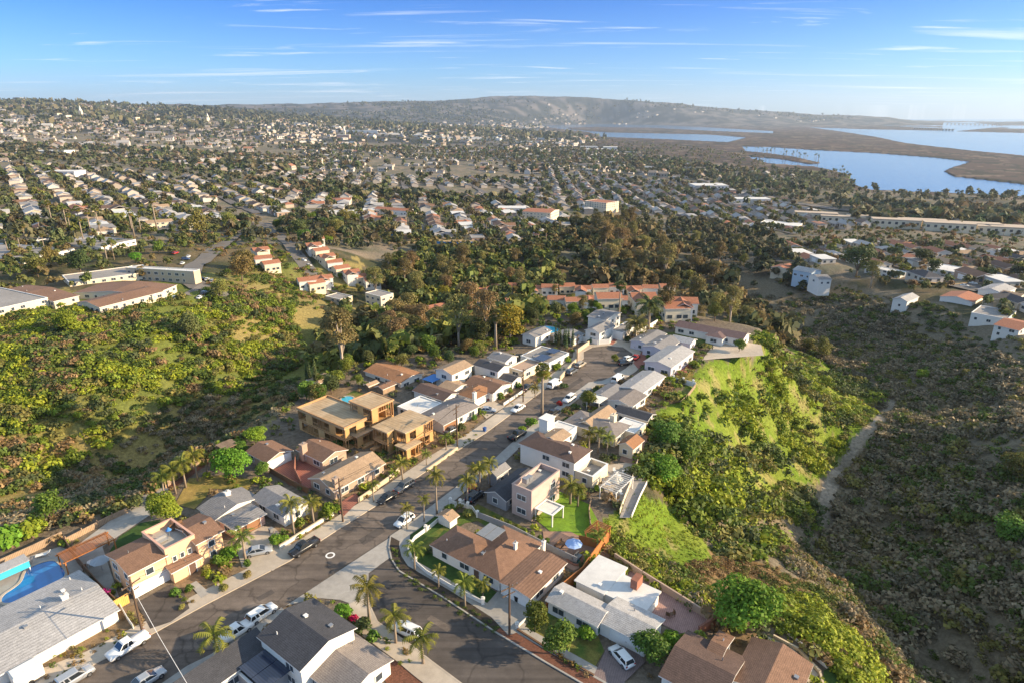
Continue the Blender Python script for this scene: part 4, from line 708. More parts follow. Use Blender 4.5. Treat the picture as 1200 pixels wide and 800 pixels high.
fence('garden_wall', 'low white wall along the planted bank left of the street', [(590,475),(612,460),(626,450)], .7, M_WHITE, th=.2, cat='wall')
fence('garden_wall', 'tan retaining wall curving beside the cul-de-sac head', [(656,446),(668,432),(676,424),(676,414),(690,404)], 1.2, M_TAN, th=.3, cat='wall')
fence('garden_wall', 'white wall in front of the steep gabled house', [(682,400),(700,404),(714,403),(720,395)], 1.6, M_WHITE, th=.2, cat='wall')
fence('garden_wall', 'white pillared wall between two back yards on the right rim', [(789,447),(802,450),(815,453)], 1.3, M_WHITE, piers=2.6, cat='wall')
fence('wooden_fence', 'thin fence along the edge of the dry back yard', [(815,453),(805,466),(797,474)], .9, M_GRWOOD)
fence('garden_wall', 'tall white wall running back from the cul-de-sac', [(743,395),(757,388),(770,380)], 1.6, M_WHITE, th=.25, cat='wall')
fence('guard_rail', 'white rail fence round the terrace with garden furniture', [(747,543),(740,565),(732,585),(726,602)], 1.0, M_CREAM, th=.08, piers=2.4, pw=.14, pname='post', ph=.1)
fence('guard_rail', 'low rail on the outer side of the gravel ramp', [(758,566),(750,582),(740,606)], .6, M_WHITE, th=.08)
fence('wooden_fence', 'grey post fence between the bright lawn and the shrubs', [(693,586),(690,600),(692,618),(704,632)], .9, M_GRWOOD, piers=2.4, pw=.14, pname='post')
fence('garden_wall', 'curved tan edging wall behind the lower right house', [(906,746),(936,762),(960,788),(966,810)], .45, M_TAN, th=.25, cat='wall')
def raised_bed(px, label, w, d):
    p = P(*px, 0); r = thing('raised_bed', label, 'planter', p, TH-.4); f = MB()
    f.box(-w, w, -d, -d+.12, 0, .4); f.box(-w, w, d-.12, d, 0, .4); f.box(-w, -w+.12, -d+.12, d-.12, 0, .4); f.box(w-.12, w, -d+.12, d-.12, 0, .4); f.build('frame', M_TRIM, r); s = MB(); s.box(-w+.12, w-.12, -d+.12, d-.12, .0, .3); s.build('soil', M_MULCH, r)
raised_bed((936,747), 'pale framed raised garden bed farther from the lawn', .8, 1.9); raised_bed((962,771), 'pale framed raised garden bed closer to the lawn', .8, 1.4)
# ------------------------------------------------------------------ pools
def pool(name, label, px, m, coping, z=.07):
    pts = [P(u, v, z) for u, v in px]; c = sum(pts, Vector())/len(pts); root = thing(name, label, 'pool', (c.x, c.y, 0))
    def smooth(q):
        for _ in range(2): q = [w for i in range(len(q)) for w in (q[i]*.75+q[(i+1) % len(q)]*.25, q[i]*.25+q[(i+1) % len(q)]*.75)]
        return q
    s = smooth([p-c for p in pts]); a = MB(); a.prism([(p.x, p.y) for p in s], .04, .10); a.build('water_surface', m, root)
    b = MB(); n = len(s); o = []
    for i in range(n):
        t = (s[(i+1) % n]-s[i-1]).normalized(); nn = Vector((-t.y, t.x, 0)); 
        if nn.dot(s[i]) < 0 and False: nn = -nn
        o.append(nn)
    ar = sum(s[i].x*s[(i+1) % n].y-s[(i+1) % n].x*s[i].y for i in range(n)); sg = -1 if ar > 0 else 1
    for i in range(n):
        j = (i+1) % n; b.prism([(s[i].x, s[i].y), (s[j].x, s[j].y), (s[j].x+o[j].x*.4*sg, s[j].y+o[j].y*.4*sg), (s[i].x+o[i].x*.4*sg, s[i].y+o[i].y*.4*sg)], .03, .17)
    b.build('coping', coping, root); return root
pool('swimming_pool', 'kidney shaped pool under a deep blue cover beside the pale grey roof', [(2,708),(2,698),(18,688),(27,680),(30,668),(45,660),(62,656),(68,660),(80,673),(60,686),(28,703)], M_POOL, M_CONC)
pool('swimming_pool', 'small bright turquoise pool behind the timber frame', [(399,468),(403,464),(413,464),(415,468),(408,472),(402,472)], M_POOL2, M_CONC)
pool('swimming_pool', 'oval turquoise pool behind the white gabled house at the cul-de-sac', [(628,386),(634,382),(650,383),(657,387),(648,391),(634,390)], M_POOL2, M_CONC)
pool('hot_tub', 'small rectangular hot tub sunk in the pink deck', [(665,655),(671,650),(682,656),(676,662)], mat('tub_water', (.03,.14,.16), .1, .1), M_BRICK)
# ------------------------------------------------------------------ cars
M_CGLASS = mat('car_glass', (.02, .025, .03), .06, .05, .5, spec=.8); M_HL = mat('headlight_lens', (.6, .6, .58), .15, .02); M_TL = mat('taillight_lens', (.35, .02, .02), .3, .02); M_RIM = mat('wheel_rim', (.3, .3, .31), .35, .05, metal=.7)
CPAINT = {n: mat('car_paint_'+n, c, .25, .02, 1, spec=.6, metal=m) for n, c, m in (('white', (.72,.72,.70), 0), ('silver', (.42,.43,.44), .4), ('black', (.02,.02,.022), 0), ('grey', (.13,.135,.14), .3), ('red', (.35,.03,.02), 0), ('blue', (.05,.09,.2), .2), ('beige', (.4,.34,.26), .2))}
_cc = {}
def car_meshes(kind, paint):
    k = (kind, paint)
    if k in _cc: return _cc[k]
    L, Wd, bh, hh = {'sedan': (4.7, 1.82, .82, 1.45), 'suv': (4.7, 1.9, .98, 1.72), 'pickup': (5.6, 1.98, 1.05, 1.85), 'van': (5.4, 2.0, 1.1, 2.1), 'hatch': (4.3, 1.78, .88, 1.52)}[kind]
    out = []; w = Wd/2; m = CPAINT[paint]; b = MB()
    st = {'sedan': [(-1, .50, .62), (-.93, .28, .80), (-.62, .22, .90), (-.05, .2, .93), (.38, .2, .90), (.85, .22, .74), (.97, .30, .62), (1, .42, .52)],
          'hatch': [(-1, .45, .75), (-.95, .28, .92), (-.5, .22, .95), (.45, .2, .93), (.85, .22, .78), (.97, .3, .65), (1, .42, .54)],
          'suv': [(-1, .45, .85), (-.95, .3, 1.02), (-.5, .25, 1.05), (.42, .24, 1.05), (.88, .26, .93), (.97, .34, .78), (1, .45, .62)],
          'pickup': [(-1, .5, .95), (-.985, .4, 1.12), (-.2, .35, 1.12), (.38, .33, 1.12), (.9, .35, 1.02), (.98, .42, .88), (1, .5, .7)],
          'van': [(-1, .4, 1.1), (-.98, .3, 1.25), (0, .28, 1.22), (.6, .28, 1.18), (.9, .3, .98), (.98, .38, .8), (1, .45, .6)]}[kind]
    rings = []
    for t, z0, z1 in st:
        x = t*L/2; s = 1-.10*max(0, abs(t)-.8)/.2; ww = w*s; rings.append([(x, -ww*.93, z0), (x, -ww, z0+(z1-z0)*.35), (x, -ww*.97, z0+(z1-z0)*.8), (x, -ww*.86, z1), (x, 0, z1+.04), (x, ww*.86, z1), (x, ww*.97, z0+(z1-z0)*.8), (x, ww, z0+(z1-z0)*.35), (x, ww*.93, z0)])
    V = [p for r in rings for p in r]; F = []; n = 9
    for i in range(len(rings)-1):
        for j in range(n): F.append((i*n+j, i*n+(j+1) % n, (i+1)*n+(j+1) % n, (i+1)*n+j))
    F.append(tuple(range(n))[::-1]); F.append(tuple((len(rings)-1)*n+j for j in range(n))); F = [f[::-1] for f in F]
    b.add(V, F)
    if kind == 'pickup': b.box(-L/2+.12, -.55, -w*.8, w*.8, 1.13, 1.135)
    body = b.mesh('body', m, True)
    for p_ in body.polygons: p_.use_smooth = True
    cabs = {'sedan': (-.68, -.42, .12, .48, .92, 1.42), 'hatch': (-.93, -.78, .15, .5, .93, 1.5), 'suv': (-.95, -.82, .2, .5, 1.04, 1.68), 'pickup': (-.22, -.14, .28, .5, 1.11, 1.82), 'van': (-.985, -.95, .45, .72, 1.2, 2.05)}[kind]
    xb, xtb, xtf, xf, z0, z1 = cabs; xb, xtb, xtf, xf = [q*L/2 for q in (xb, xtb, xtf, xf)]; wb, wt = w*.88, w*.72; zt = z1-.06
    g = MB(); g.add([(xb, -wb, z0), (xf, -wb, z0), (xf, wb, z0), (xb, wb, z0), (xtb, -wt, zt), (xtf, -wt, zt), (xtf, wt, zt), (xtb, wt, zt)], [(4,5,6,7),(0,1,5,4),(1,2,6,5),(2,3,7,6),(3,0,4,7)])
    glass = g.mesh('window', M_CGLASS if kind != 'van' else M_CGLASS)
    r = MB(); r.add([(xtb-.05, -wt-.02, zt-.01), (xtf+.05, -wt-.02, zt-.01), (xtf+.05, wt+.02, zt-.01), (xtb-.05, wt+.02, zt-.01), (xtb+.1, -wt+.1, z1+.02), (xtf-.12, -wt+.1, z1+.02), (xtf-.12, wt-.1, z1+.02), (xtb+.1, wt-.1, z1+.02)], [(4,5,6,7),(0,1,5,4),(1,2,6,5),(2,3,7,6),(3,0,4,7),(0,3,2,1)])
    for s in (-1, 1):      # pillars
        for fx, tx in ((xf, xtf), (xb, xtb), ((xf+xb)/2-.1, (xtf+xtb)/2-.1)) + (((xb*.6+xf*.4-.4), (xtb*.6+xtf*.4-.4)),)*(kind in ('suv', 'van')):
            r.add([(fx-.07, s*(wb+.012), z0), (fx+.07, s*(wb+.012), z0), (tx+.06, s*(wt+.012), zt), (tx-.06, s*(wt+.012), zt), (fx-.07, s*(wb-.05), z0), (fx+.07, s*(wb-.05), z0), (tx+.06, s*(wt-.05), zt), (tx-.06, s*(wt-.05), zt)], [(0,1,2,3),(7,6,5,4),(0,4,5,1),(1,5,6,2),(3,2,6,7),(0,3,7,4)])
    if kind == 'van':
        for s in (-1, 1): r.add([(xb+.1, s*(wb+.015), z0), (xf*.35, s*(wb+.015), z0), (xtf*.5, s*(wt+.015), zt), (xtb+.05, s*(wt+.015), zt)], [(0,1,2,3) if s < 0 else (3,2,1,0)])
    roof = r.mesh('roof', CPAINT['black'] if k == ('suv', 'white') and False else m)
    t = MB(); t.tube([(0, -.11, 0), (0, -.1, 0), (0, .1, 0), (0, .11, 0)], [.31, .345, .345, .31], 14); tyre = t.mesh('tyre', M_BLACK); q = MB(); q.tube([(0, -.125, 0), (0, .125, 0)], [.2, .2], 10); rim = q.mesh('rim', M_RIM)
    hl = MB(); hl.box(-.06, .03, -.2, .2, -.08, .08); tl = MB(); tl.box(-.03, .05, -.12, .12, -.1, .12)
    _cc[k] = (L, Wd, st, body, glass, roof, tyre, rim, hl.mesh('headlight', M_HL), tl.mesh('taillight', M_TL)); return _cc[k]
def car(px, ang, kind, paint, label, group=None, s=.9, ground=True, parts=True, z=None, cat=None):
    L, Wd, st, body, glass, roof, tyre, rim, hl, tl = car_meshes(kind, paint)
    p = P(*px, .03) if z is None else Vector((*G(*px).xy, 0)); 
    if z is not None: p.z = h1(p.x, p.y)+.12
    r = thing('parked_car' if kind not in ('pickup', 'van') else {'pickup': 'pickup_truck', 'van': 'van'}[kind], label, cat or {'pickup': 'pickup truck', 'van': 'van'}.get(kind, 'car'), p, math.radians(ang), group); r.scale = (s, s, s)
    link('body', body, r); link('window', glass, r); link('roof', roof, r)
    if parts:
        for sx in (-.62, .64):
            for sy in (-1, 1): w = link('wheel', tyre, r, (sx*L/2, sy*(Wd/2-.1), .345)); link('rim', rim, w)
        for sy in (-1, 1): link('headlight', hl, r, (L/2*.985-.05, sy*(Wd/2-.32), st[-2][2]-.06)); link('taillight', tl, r, (-L/2*.985, sy*(Wd/2-.2), st[1][2]-.1))
    return r
for a in [((151,760),55-180,'pickup','white','white crew cab pickup with a covered bed parked by the left kerb'), ((88,797),55,'suv','silver','silver estate car with a dark roof box at the bottom left kerb'), ((173,799),53,'sedan','silver','silver sedan at the bottom edge on the right side of the street'),
 ((275,745),53,'pickup','white','white pickup half hidden by the palm at the near kerb'), ((307,722),53,'suv','white','white car with a black glass roof parked ahead of the white pickup'), ((243,796),53,'van','white','white van on the drive of the near corner house'),
 ((357,644),233,'pickup','black','black pickup parked below the planted wall'), ((303,648),20,'sedan','silver','silver car with open clutter behind it on the curved driveway'), ((454,585),233,'sedan','black','dark sedan parked behind the grey car, left kerb'), ((474,572),233,'suv','grey','grey suv just ahead of the dark sedan, left kerb'),
 ((474,612),235,'hatch','white','small white hatchback by the corner fence'), ((477,741),150,'suv','white','white suv on the side street between two palms'), ((557,584),56,'suv','black','black suv in the driveway beside the grey gable'), ((606,512),53,'pickup','black','black pickup at the right kerb above the two storey white house'),
 ((728,772),118,'hatch','white','small white round roofed car on the brown paver drive'), ((571,482),-5,'sedan','silver','silver sedan in the driveway of the brown hip roofed house'), ((607,480),233,'sedan','white','white sedan parked at the left kerb near the tall fan palm'), ((650,452),55,'van','white','white van parked outside the flat tan roofed house'),
 ((667,469),235,'suv','white','white suv at the right kerb beside the small round tree'), ((648,485),55,'sedan','black','black car in the shade beside the red flowers'), ((670,437),55,'suv','grey','grey suv nearest the cul-de-sac on the left'), ((680,429),55,'suv','beige','beige suv just beyond the grey one'), ((618,455),55,'sedan','black','dark car tucked beside the small grey gable'),
 ((732,427),20,'suv','black','black suv at the right edge of the cul-de-sac'), ((737,422),35,'hatch','white','white hatchback behind the black suv at the turning circle'), ((747,407),30,'hatch','white','white car on the driveway of the grey roofed house'), ((745,420),60,'sedan','red','dark red car on the red drive at the turning circle'),
 ((493,458),50,'suv','black','dark car under the blue awning behind the orange roofed house'), ((724,446),55,'van','white','white camper van under the trees on the right side drive'), ((530,505),50,'sedan','grey','grey car in front of the speckled brown roof'), ((553,576),90,'sedan','red','small red car mostly hidden by palms beside the grey gable')]:
    car(*a)
for (u, v), lab, c in (((34,797), 'white box trailer beside the green bin at the lower left', 'trailer'),):
    r = thing('box_trailer', lab, c, P(u, v, 0), TH); b = MB(); b.box(-1.5, 1.5, -1, 1, .45, 2.0); b.build('box', M_WHITE, r); t = MB(); t.box(-1.4, 1.4, -.9, .9, 2.002, 2.1); t.build('roof', M_TRIM, r); [link('wheel', car_meshes('van', 'white')[6], r, (0, s*1.0, .345)) for s in (-1, 1)]
r = thing('bin', 'green wheeled bin at the lower left garden edge', 'bin', P(33,778, 0), TH); M_GRN = mat('green_plastic', (.03,.16,.07), .5, .05); b = MB(); b.add([(-.4,-.35,.1),(.4,-.35,.1),(.4,.35,.1),(-.4,.35,.1),(-.5,-.45,1.1),(.5,-.45,1.1),(.5,.45,1.1),(-.5,.45,1.1)], [(0,3,2,1),(0,1,5,4),(1,2,6,5),(2,3,7,6),(3,0,4,7)]); b.build('body', M_GRN, r); b = MB(); b.box(-.53, .53, -.48, .5, 1.1, 1.18); b.build('lid', M_GRN, r)
# manhole ring on the road
mh = P(387,650, .014); a = MB(); [a.add([(mh.x+math.cos(t)*r_, mh.y+math.sin(t)*r_, .0165) for t, r_ in ((i*math.pi/8, .75), ((i+1)*math.pi/8, .75), ((i+1)*math.pi/8, .48), (i*math.pi/8, .48))], [(0,1,2,3)]) for i in range(16)]; struct(a.build('road_marking', M_TRIM))
# ------------------------------------------------------------------ utility poles and wires
POLES = {}
def pole(key, base, topv, label, arm=TH+.2, tx=False, g=False):
    p = G(*base) if g else P(*base, 0); h = max(7.0, hgt(base, topv, p.z)); r = thing('utility_pole', label, 'pole', p, arm)
    MB().tube([(0,0,-.3),(0,0,h*.5),(0,0,h)], [.17,.15,.11], 8).build('pole', M_POLE, r)
    b = MB(); b.box(-1.3, 1.3, -.06, .06, h-.75, h-.6); b.box(-1.0, 1.0, .1, .2, h-1.9, h-1.78); ca = b.build('crossarm', M_POLE, r)
    for x in (-1.2, -.5, .5, 1.2): MB().tube([(x,0,h-.6),(x,0,h-.4)], [.06,.04], 6).build('insulator', M_METAL, ca)
    if tx: MB().tube([(.35,.3,h-2.9),(.35,.3,h-2.0)], [.28,.28], 10).build('transformer', M_METAL, r)
    POLES[key] = (p, h, arm)
pole('a', (167,740), 679, 'brown utility pole in front of the pink house driveway'); pole('b', (402,611), 560, 'utility pole by the red driveway of the courtyard house', tx=True); pole('c', (536,523), 474, 'utility pole beside the speckled brown roof'); pole('d', (613,471), 432, 'utility pole by the planted bank, left of the tall fan palm'); pole('e', (597,744), 683, 'leaning brown utility pole by the side street drive', arm=0.6); pole('f', (676,425), 392, 'utility pole at the neck of the cul-de-sac')
def wire(a, b, k, label):
    (p, h, r1), (q, g_, r2) = POLES[a], POLES[b]; A = p+Vector((math.cos(r1)*k, math.sin(r1)*k, h-.42)); B = q+Vector((math.cos(r2)*k, math.sin(r2)*k, g_-.42)); pts = []
    for i in range(13): t = i/12; s = A.lerp(B, t); s.z -= 1.1*4*t*(1-t); pts.append(s-A)
    tag(MB().tube(pts, .022, 4).build('power_line', M_BLACK, None, A), label, 'cable', 'power lines along the street')
for a, b in (('a','b'),('b','c'),('c','d'),('d','f')):
    for k in (-1.2, 1.2): wire(a, b, k, 'thin power line sagging between the utility poles along the street')
# white street banner wire from pole a to lower house
(p, h, _) = POLES['a']; q = P(222, 800, 5.0); tag(MB().tube([(0,0,0), ((q-p).x*.5, (q-p).y*.5, (q.z-h)*.5-.5), ((q-p).x, (q-p).y, q.z-h)], .03, 4).build('power_line', M_TRIM, None, p+Vector((0,0,h-1))), 'pale service cable crossing the street to the near corner house', 'cable')
# ------------------------------------------------------------------ garden furniture
def umbrella(px, label, m, g=0, h=2.3, r=1.4):
    p = P(*px, g); o = thing('parasol', label, 'parasol', p); MB().tube([(0,0,0),(0,0,h)], .04, 6).build('pole', M_METAL, o); b = MB(); n = 8
    b.add([(0,0,h+.1)]+[(math.cos(i*math.pi/4)*r, math.sin(i*math.pi/4)*r, h-.45) for i in range(n)], [(0, i+1, (i+1) % n+1) for i in range(n)]); b.build('canopy', m, o)
umbrella((672,648), 'pale blue parasol open on the pink deck', mat('blue_canvas', (.30,.42,.66), .8, .05)); umbrella((199,628), 'blue folded parasol on the roof deck of the pink house', mat('deep_blue_canvas', (.05,.2,.5), .8, .05), g=4.36, h=1.6, r=.45)
umbrella((722,572), 'cream parasol on the terrace with garden furniture', mat('cream_canvas', (.6,.55,.45), .8, .05)); umbrella((120,668), 'grey parasol in the yard left of the pink house', mat('grey_canvas', (.3,.32,.34), .8, .05))
def table_set(px, label, m=M_TRIM):
    p = P(*px, .08); o = thing('garden_table', label, 'table', p, rnd.uniform(0, 3)); b = MB(); b.tube([(0,0,.70),(0,0,.76)], [.6,.6], 12); b.build('table_top', m, o); [MB().box(x-.03,x+.03,y-.03,y+.03,0,.70).build('leg', m, o) for x in (-.35,.35) for y in (-.35,.35)]
def chair_(px, label, m=M_TRIM, grp=None):
    p = P(*px, .08); o = thing('garden_chair', label, 'chair', p, rnd.uniform(0, 6), grp); MB().box(-.28,.28,-.28,.28,.38,.45).build('seat', m, o); MB().box(-.28,.28,.22,.29,.45,.95).build('backrest', m, o); [MB().box(x-.025,x+.025,y-.025,y+.025,0,.38).build('leg', m, o) for x in (-.23,.23) for y in (-.23,.2)]
def lounger(px, label, rz, m=M_TRIM):
    p = P(*px, .06); o = thing('sun_lounger', label, 'sun lounger', p, rz); MB().box(-1,.4,-.33,.33,.28,.36).build('seat', m, o); b = MB(); b.add([(.4,-.33,.28),(.4,.33,.28),(1.0,.33,.72),(1.0,-.33,.72),(.4,-.33,.36),(.4,.33,.36),(.98,.33,.8),(.98,-.33,.8)], [(0,1,2,3),(7,6,5,4),(0,4,5,1),(1,5,6,2),(2,6,7,3),(3,7,4,0)]); b.build('backrest', m, o); [MB().box(x-.03,x+.03,y-.03,y+.03,0,.28).build('leg', m, o) for x in (-.9,.8) for y in (-.28,.28)]
lounger((51,651), 'white sun lounger behind the covered pool', .4); lounger((30,660), 'dark sun lounger under the fence behind the pool', .4, M_METAL)
table_set((712,570), 'round table near the terrace edge'); table_set((724,560), 'round table at the far side of the terrace'); table_set((108,662), 'round table in the yard left of the pink house')
for i, q in enumerate(((707,565),(716,576),(728,566),(720,553),(716,562),(731,556),(711,580),(728,580),(723,574))): chair_(q, 'pale garden chair on the terrace beside the gravel ramp', M_TRIM if i % 2 else M_METAL, 'garden chairs on the terrace')
for q, l in (((783,722),'dark garden chair at the left of the pink patio'), ((788,721),'dark garden chair next to the left one on the pink patio'), ((100,668),'dark chair beside the table left of the pink house')): chair_(q, l, M_DTRIM)
def pergola(px, label, w, d, h, m, z=0, slats=10):
    p = P(*px, z); o = thing('pergola', label, 'pergola', p, TH); [MB().box(x-.08,x+.08,y-.08,y+.08,0,h).build('post', m, o) for x in (-w,w) for y in (-d,d)]
    b = MB(); [b.box(-w-.3, w+.3, y-.06, y+.06, h, h+.18) for y in (-d, d)]; b.build('beam', m, o); b = MB(); [b.box(-w+2*w*i/slats-.04, -w+2*w*i/slats+.04, -d-.3, d+.3, h+.182, h+.28) for i in range(slats+1)]; b.build('rafters', m, o); return o
pergola((722,578), 'white post pergola over the furnished terrace', 3.2, 1.6, 2.3, M_WHITE); pergola((105,655), 'orange timber pergola with a solid top in the yard behind the pool', 3.4, 1.4, 2.2, M_REDWOOD, slats=40); pergola((700,634), 'orange trellis pergola behind the pink deck', 1.8, 1.2, 2.2, M_REDWOOD)
pergola((268,532), 'small brown pergola by the dry lawn', 1.6, 1.3, 2.1, M_GRWOOD, slats=24)
r = thing('pool_house', 'low pool canopy with a turquoise side at the left edge', 'shelter', P(3,680,0), TH); MB().box(-3.5,3.5,-1.2,1.2,2.0,2.12).build('roof', R_LGREY, r); MB().box(-3.4,3.4,-1.1,-1.02,.9,2.0).build('screen', M_POOL2, r); [MB().box(x-.06,x+.06,y-.06,y+.06,0,2).build('post', M_TRIM, r) for x in (-3.3,3.3) for y in (-1.0,1.1)]
r = thing('awning', 'white canopy over the drive beside the round tree', 'canopy', P(699,478,0), TH); MB().box(-2,2,-1.8,1.8,2.4,2.5).build('roof', M_WHITE, r); [MB().box(x-.05,x+.05,y-.05,y+.05,0,2.4).build('post', M_TRIM, r) for x in (-1.8,1.8) for y in (-1.6,1.6)]
r = thing('awning', 'blue tarpaulin canopy beside the tall white house', 'canopy', P(508,452,0), TH); MB().box(-2.2,2.2,-1.8,1.8,2.2,2.26).build('roof', mat('blue_tarp', (.08,.22,.5), .7, .05), r); [MB().box(x-.05,x+.05,y-.05,y+.05,0,2.2).build('post', M_TRIM, r) for x in (-2,2) for y in (-1.6,1.6)]
# solar panels are parts of their houses
def panel(key, px, z, w, d, tilt=0.0, n=1, m=None):
    root = HS[key][0]; p = root.matrix_basis.inverted() @ P(*px, z); m = m or mat('solar_cell', (.03,.04,.07), .15, .05, .5, spec=.7, wave=('X', 1.0, .3, 0))
    for i in range(n): b = MB(); b.box(p.x-w/2, p.x+w/2, p.y-d/2+i*(d+.1), p.y+d/2+i*(d+.1), p.z, p.z+.08); b.build('solar_panel', m, root)
panel(24, (580,625), 4.7, 3.4, 1.5, n=2, m=mat('grey_solar', (.2,.21,.22), .3, .1)); panel(14, (648,411), 3.05, 3.5, 3.0); panel(14, (636,419), 3.06, 4.5, 3.4); panel(27, (318,790), 2.7, 3.5, 2.6, n=2); 
b = MB(); root = HS[22][0]; p = root.matrix_basis.inverted() @ P(641,489,6.6); b.box(p.x-1.3,p.x+1.3,p.y-1.0,p.y+1.0,0,6.6); b.box(p.x-1.45,p.x+1.45,p.y-1.15,p.y+1.15,6.602,6.8); b.build('chimney', M_WHITE, root)
root = HS[23][0]; p = root.matrix_basis.inverted() @ P(618,562,6.2); b = MB(); b.box(p.x-.9,p.x-.1,p.y-.5,p.y+.5,5.96,6.9); b.box(p.x+.2,p.x+1.1,p.y-.4,p.y+.5,5.96,6.7); b.build('air_conditioner', M_METAL, root)
root = HS[25][0]; p = root.matrix_basis.inverted() @ P(746,681,3.2); b = MB(); b.box(p.x-.9,p.x+.9,p.y-.5,p.y+.5,2.5,4.0); b.build('chimney', M_BRICK, root)

root, rc = HS[2]; r = rc[1][2]
for t in (.25, .5, .75): add_win(root, (r[0]+(r[1]-r[0])*t, r[2]-.002, 2.7), 0, .5, .8)
def deck_item(px, z, label, cat, name, m, w):
    p = P(*px, z); o = thing(name, label, cat, p, TH); MB().box(-w, w, -.35, .35, .2, .42).build('seat', m, o); MB().box(-w, w, .3, .42, .42, .85).build('backrest', m, o); [MB().box(x-.04, x+.04, y-.04, y+.04, 0, .2).build('leg', m, o) for x in (-w+.08, w-.08) for y in (-.28, .28)]
deck_item((190,635), 4.36, 'grey sofa on the roof deck of the pink house', 'sofa', 'outdoor_sofa', M_METAL, .9); deck_item((208,618), 4.36, 'dark sofa at the back of the pink house roof deck', 'sofa', 'outdoor_sofa', M_DTRIM, 1.0)
deck_item((676,655), .08, 'grey sofa beside the parasol on the pink deck', 'sofa', 'outdoor_sofa', M_METAL, 1.0); deck_item((656,640), .08, 'brown bench on the pink deck', 'bench', 'bench', M_DTRIM, 1.1)

for q, lab, m in (((212,676),'blue wheeled bin at the pink house garage','b'),((318,624),'grey wheeled bin by the brown garage door','g'),((606,704),'black wheeled bin beside the side street garage','k'),((398,583),'grey wheeled bin by the red driveway','g'),((568,505),'blue wheeled bin beside the speckled roofed house','b'),((700,741),'green wheeled bin at the brick entry','n')):
    mm = {'b': mat('blue_plastic', (.03,.08,.25), .5, .05), 'g': mat('grey_plastic', (.2,.2,.2), .5, .05), 'k': M_BLACK, 'n': M_GRN}[m]; r = thing('bin', lab, 'bin', P(*q, .05), TH); b = MB(); b.add([(-.25,-.25,.1),(.25,-.25,.1),(.25,.25,.1),(-.25,.25,.1),(-.32,-.3,.9),(.32,-.3,.9),(.32,.3,.9),(-.32,.3,.9)], [(0,3,2,1),(0,1,5,4),(1,2,6,5),(2,3,7,6),(3,0,4,7)]); b.build('body', mm, r); b = MB(); b.box(-.34,.34,-.33,.34,.9,.97); b.build('lid', mm, r)
# ------------------------------------------------------------------ foliage
def leaf_quads(rng, n, cen, rad, size, up=.35, shell=.62, aspect=1.0, flat=0.0, lod=None):
    """n leaf faces in ellipsoid lobes. cen (k,3), rad (k,3) -> V (4n,3), tint (4n,3)"""
    cen = np.asarray(cen, float); rad = np.asarray(rad, float); w = (rad.prod(1))**(2/3.); k = rng.choice(len(cen), n, p=w/w.sum())
    d = rng.normal(size=(n, 3)); d /= np.linalg.norm(d, axis=1)[:, None]; d[:, 2] = np.where(d[:, 2] < -.35, -d[:, 2], d[:, 2])
    rr = shell+(1.06-shell)*rng.random(n)**.6; c = cen[k]+d*rad[k]*rr[:, None]
    nn = d+rng.normal(size=(n, 3))*.55; nn[:, 2] += up; nn /= np.linalg.norm(nn, axis=1)[:, None]
    a = rng.normal(size=(n, 3)); a -= nn*(a*nn).sum(1)[:, None]; a /= np.linalg.norm(a, axis=1)[:, None]; b = np.cross(nn, a)
    s = size*(.55+.9*rng.random(n)); a *= (s*.5)[:, None]; b *= (s*.5*aspect)[:, None]
    V = np.stack([c-a, c-b*.75+nn*(s*.12)[:, None], c+a, c+b*.75], 1).reshape(-1, 3)
    lobe_t = .72+.56*rng.random(len(cen)); t = lobe_t[k]*(.75+.5*rng.random(n)); col = np.repeat(np.stack([t*(.92+.2*rng.random(n)), t, t*.95], 1), 4, 0)
    return V, col
def foliage_mesh(name, V, col, m):
    F = np.arange(len(V)).reshape(-1, 4); return npmesh(name, V, F, m, col)
L_BRIGHT = leafmat('bright_leaves', (.17, .27, .03), .3, .15); L_MID = leafmat('green_leaves', (.13, .18, .03), .25, .3); L_DARK = leafmat('dark_leaves', (.085, .11, .038), .2, .3)
L_OLIVE = leafmat('olive_leaves', (.19, .17, .05), .25, .25); L_EUC = leafmat('eucalyptus_leaves', (.19, .155, .06), .25, .28); L_YEL = leafmat('golden_leaves', (.24, .17, .025), .3, .15); L_PALM = leafmat('palm_fronds', (.145, .165, .028), .3, .2); L_DPALM = leafmat('dark_palm_fronds', (.085, .10, .03), .2, .2)
L_FAR = leafmat('distant_leaves', (.048, .053, .030), .1, .35, rough=.9); L_PURP = leafmat('magenta_flowers', (.40, .03, .16), .3, .1); L_REDF = leafmat('red_flowers', (.45, .02, .015), .3, .1)
L_ANY = leafmat('scrub_leaves', (1, 1, 1), .25, 0, 0)
M_BARK = mat('bark', (.16, .115, .08), .9, .25, 2, .3); M_PBARK = mat('pale_bark', (.42, .34, .26), .85, .2, 1.5, .2); M_PTRUNK = mat('palm_trunk', (.30, .235, .17), .9, .15, 2, .2, wave=('Z', 3.0, .3, .1))
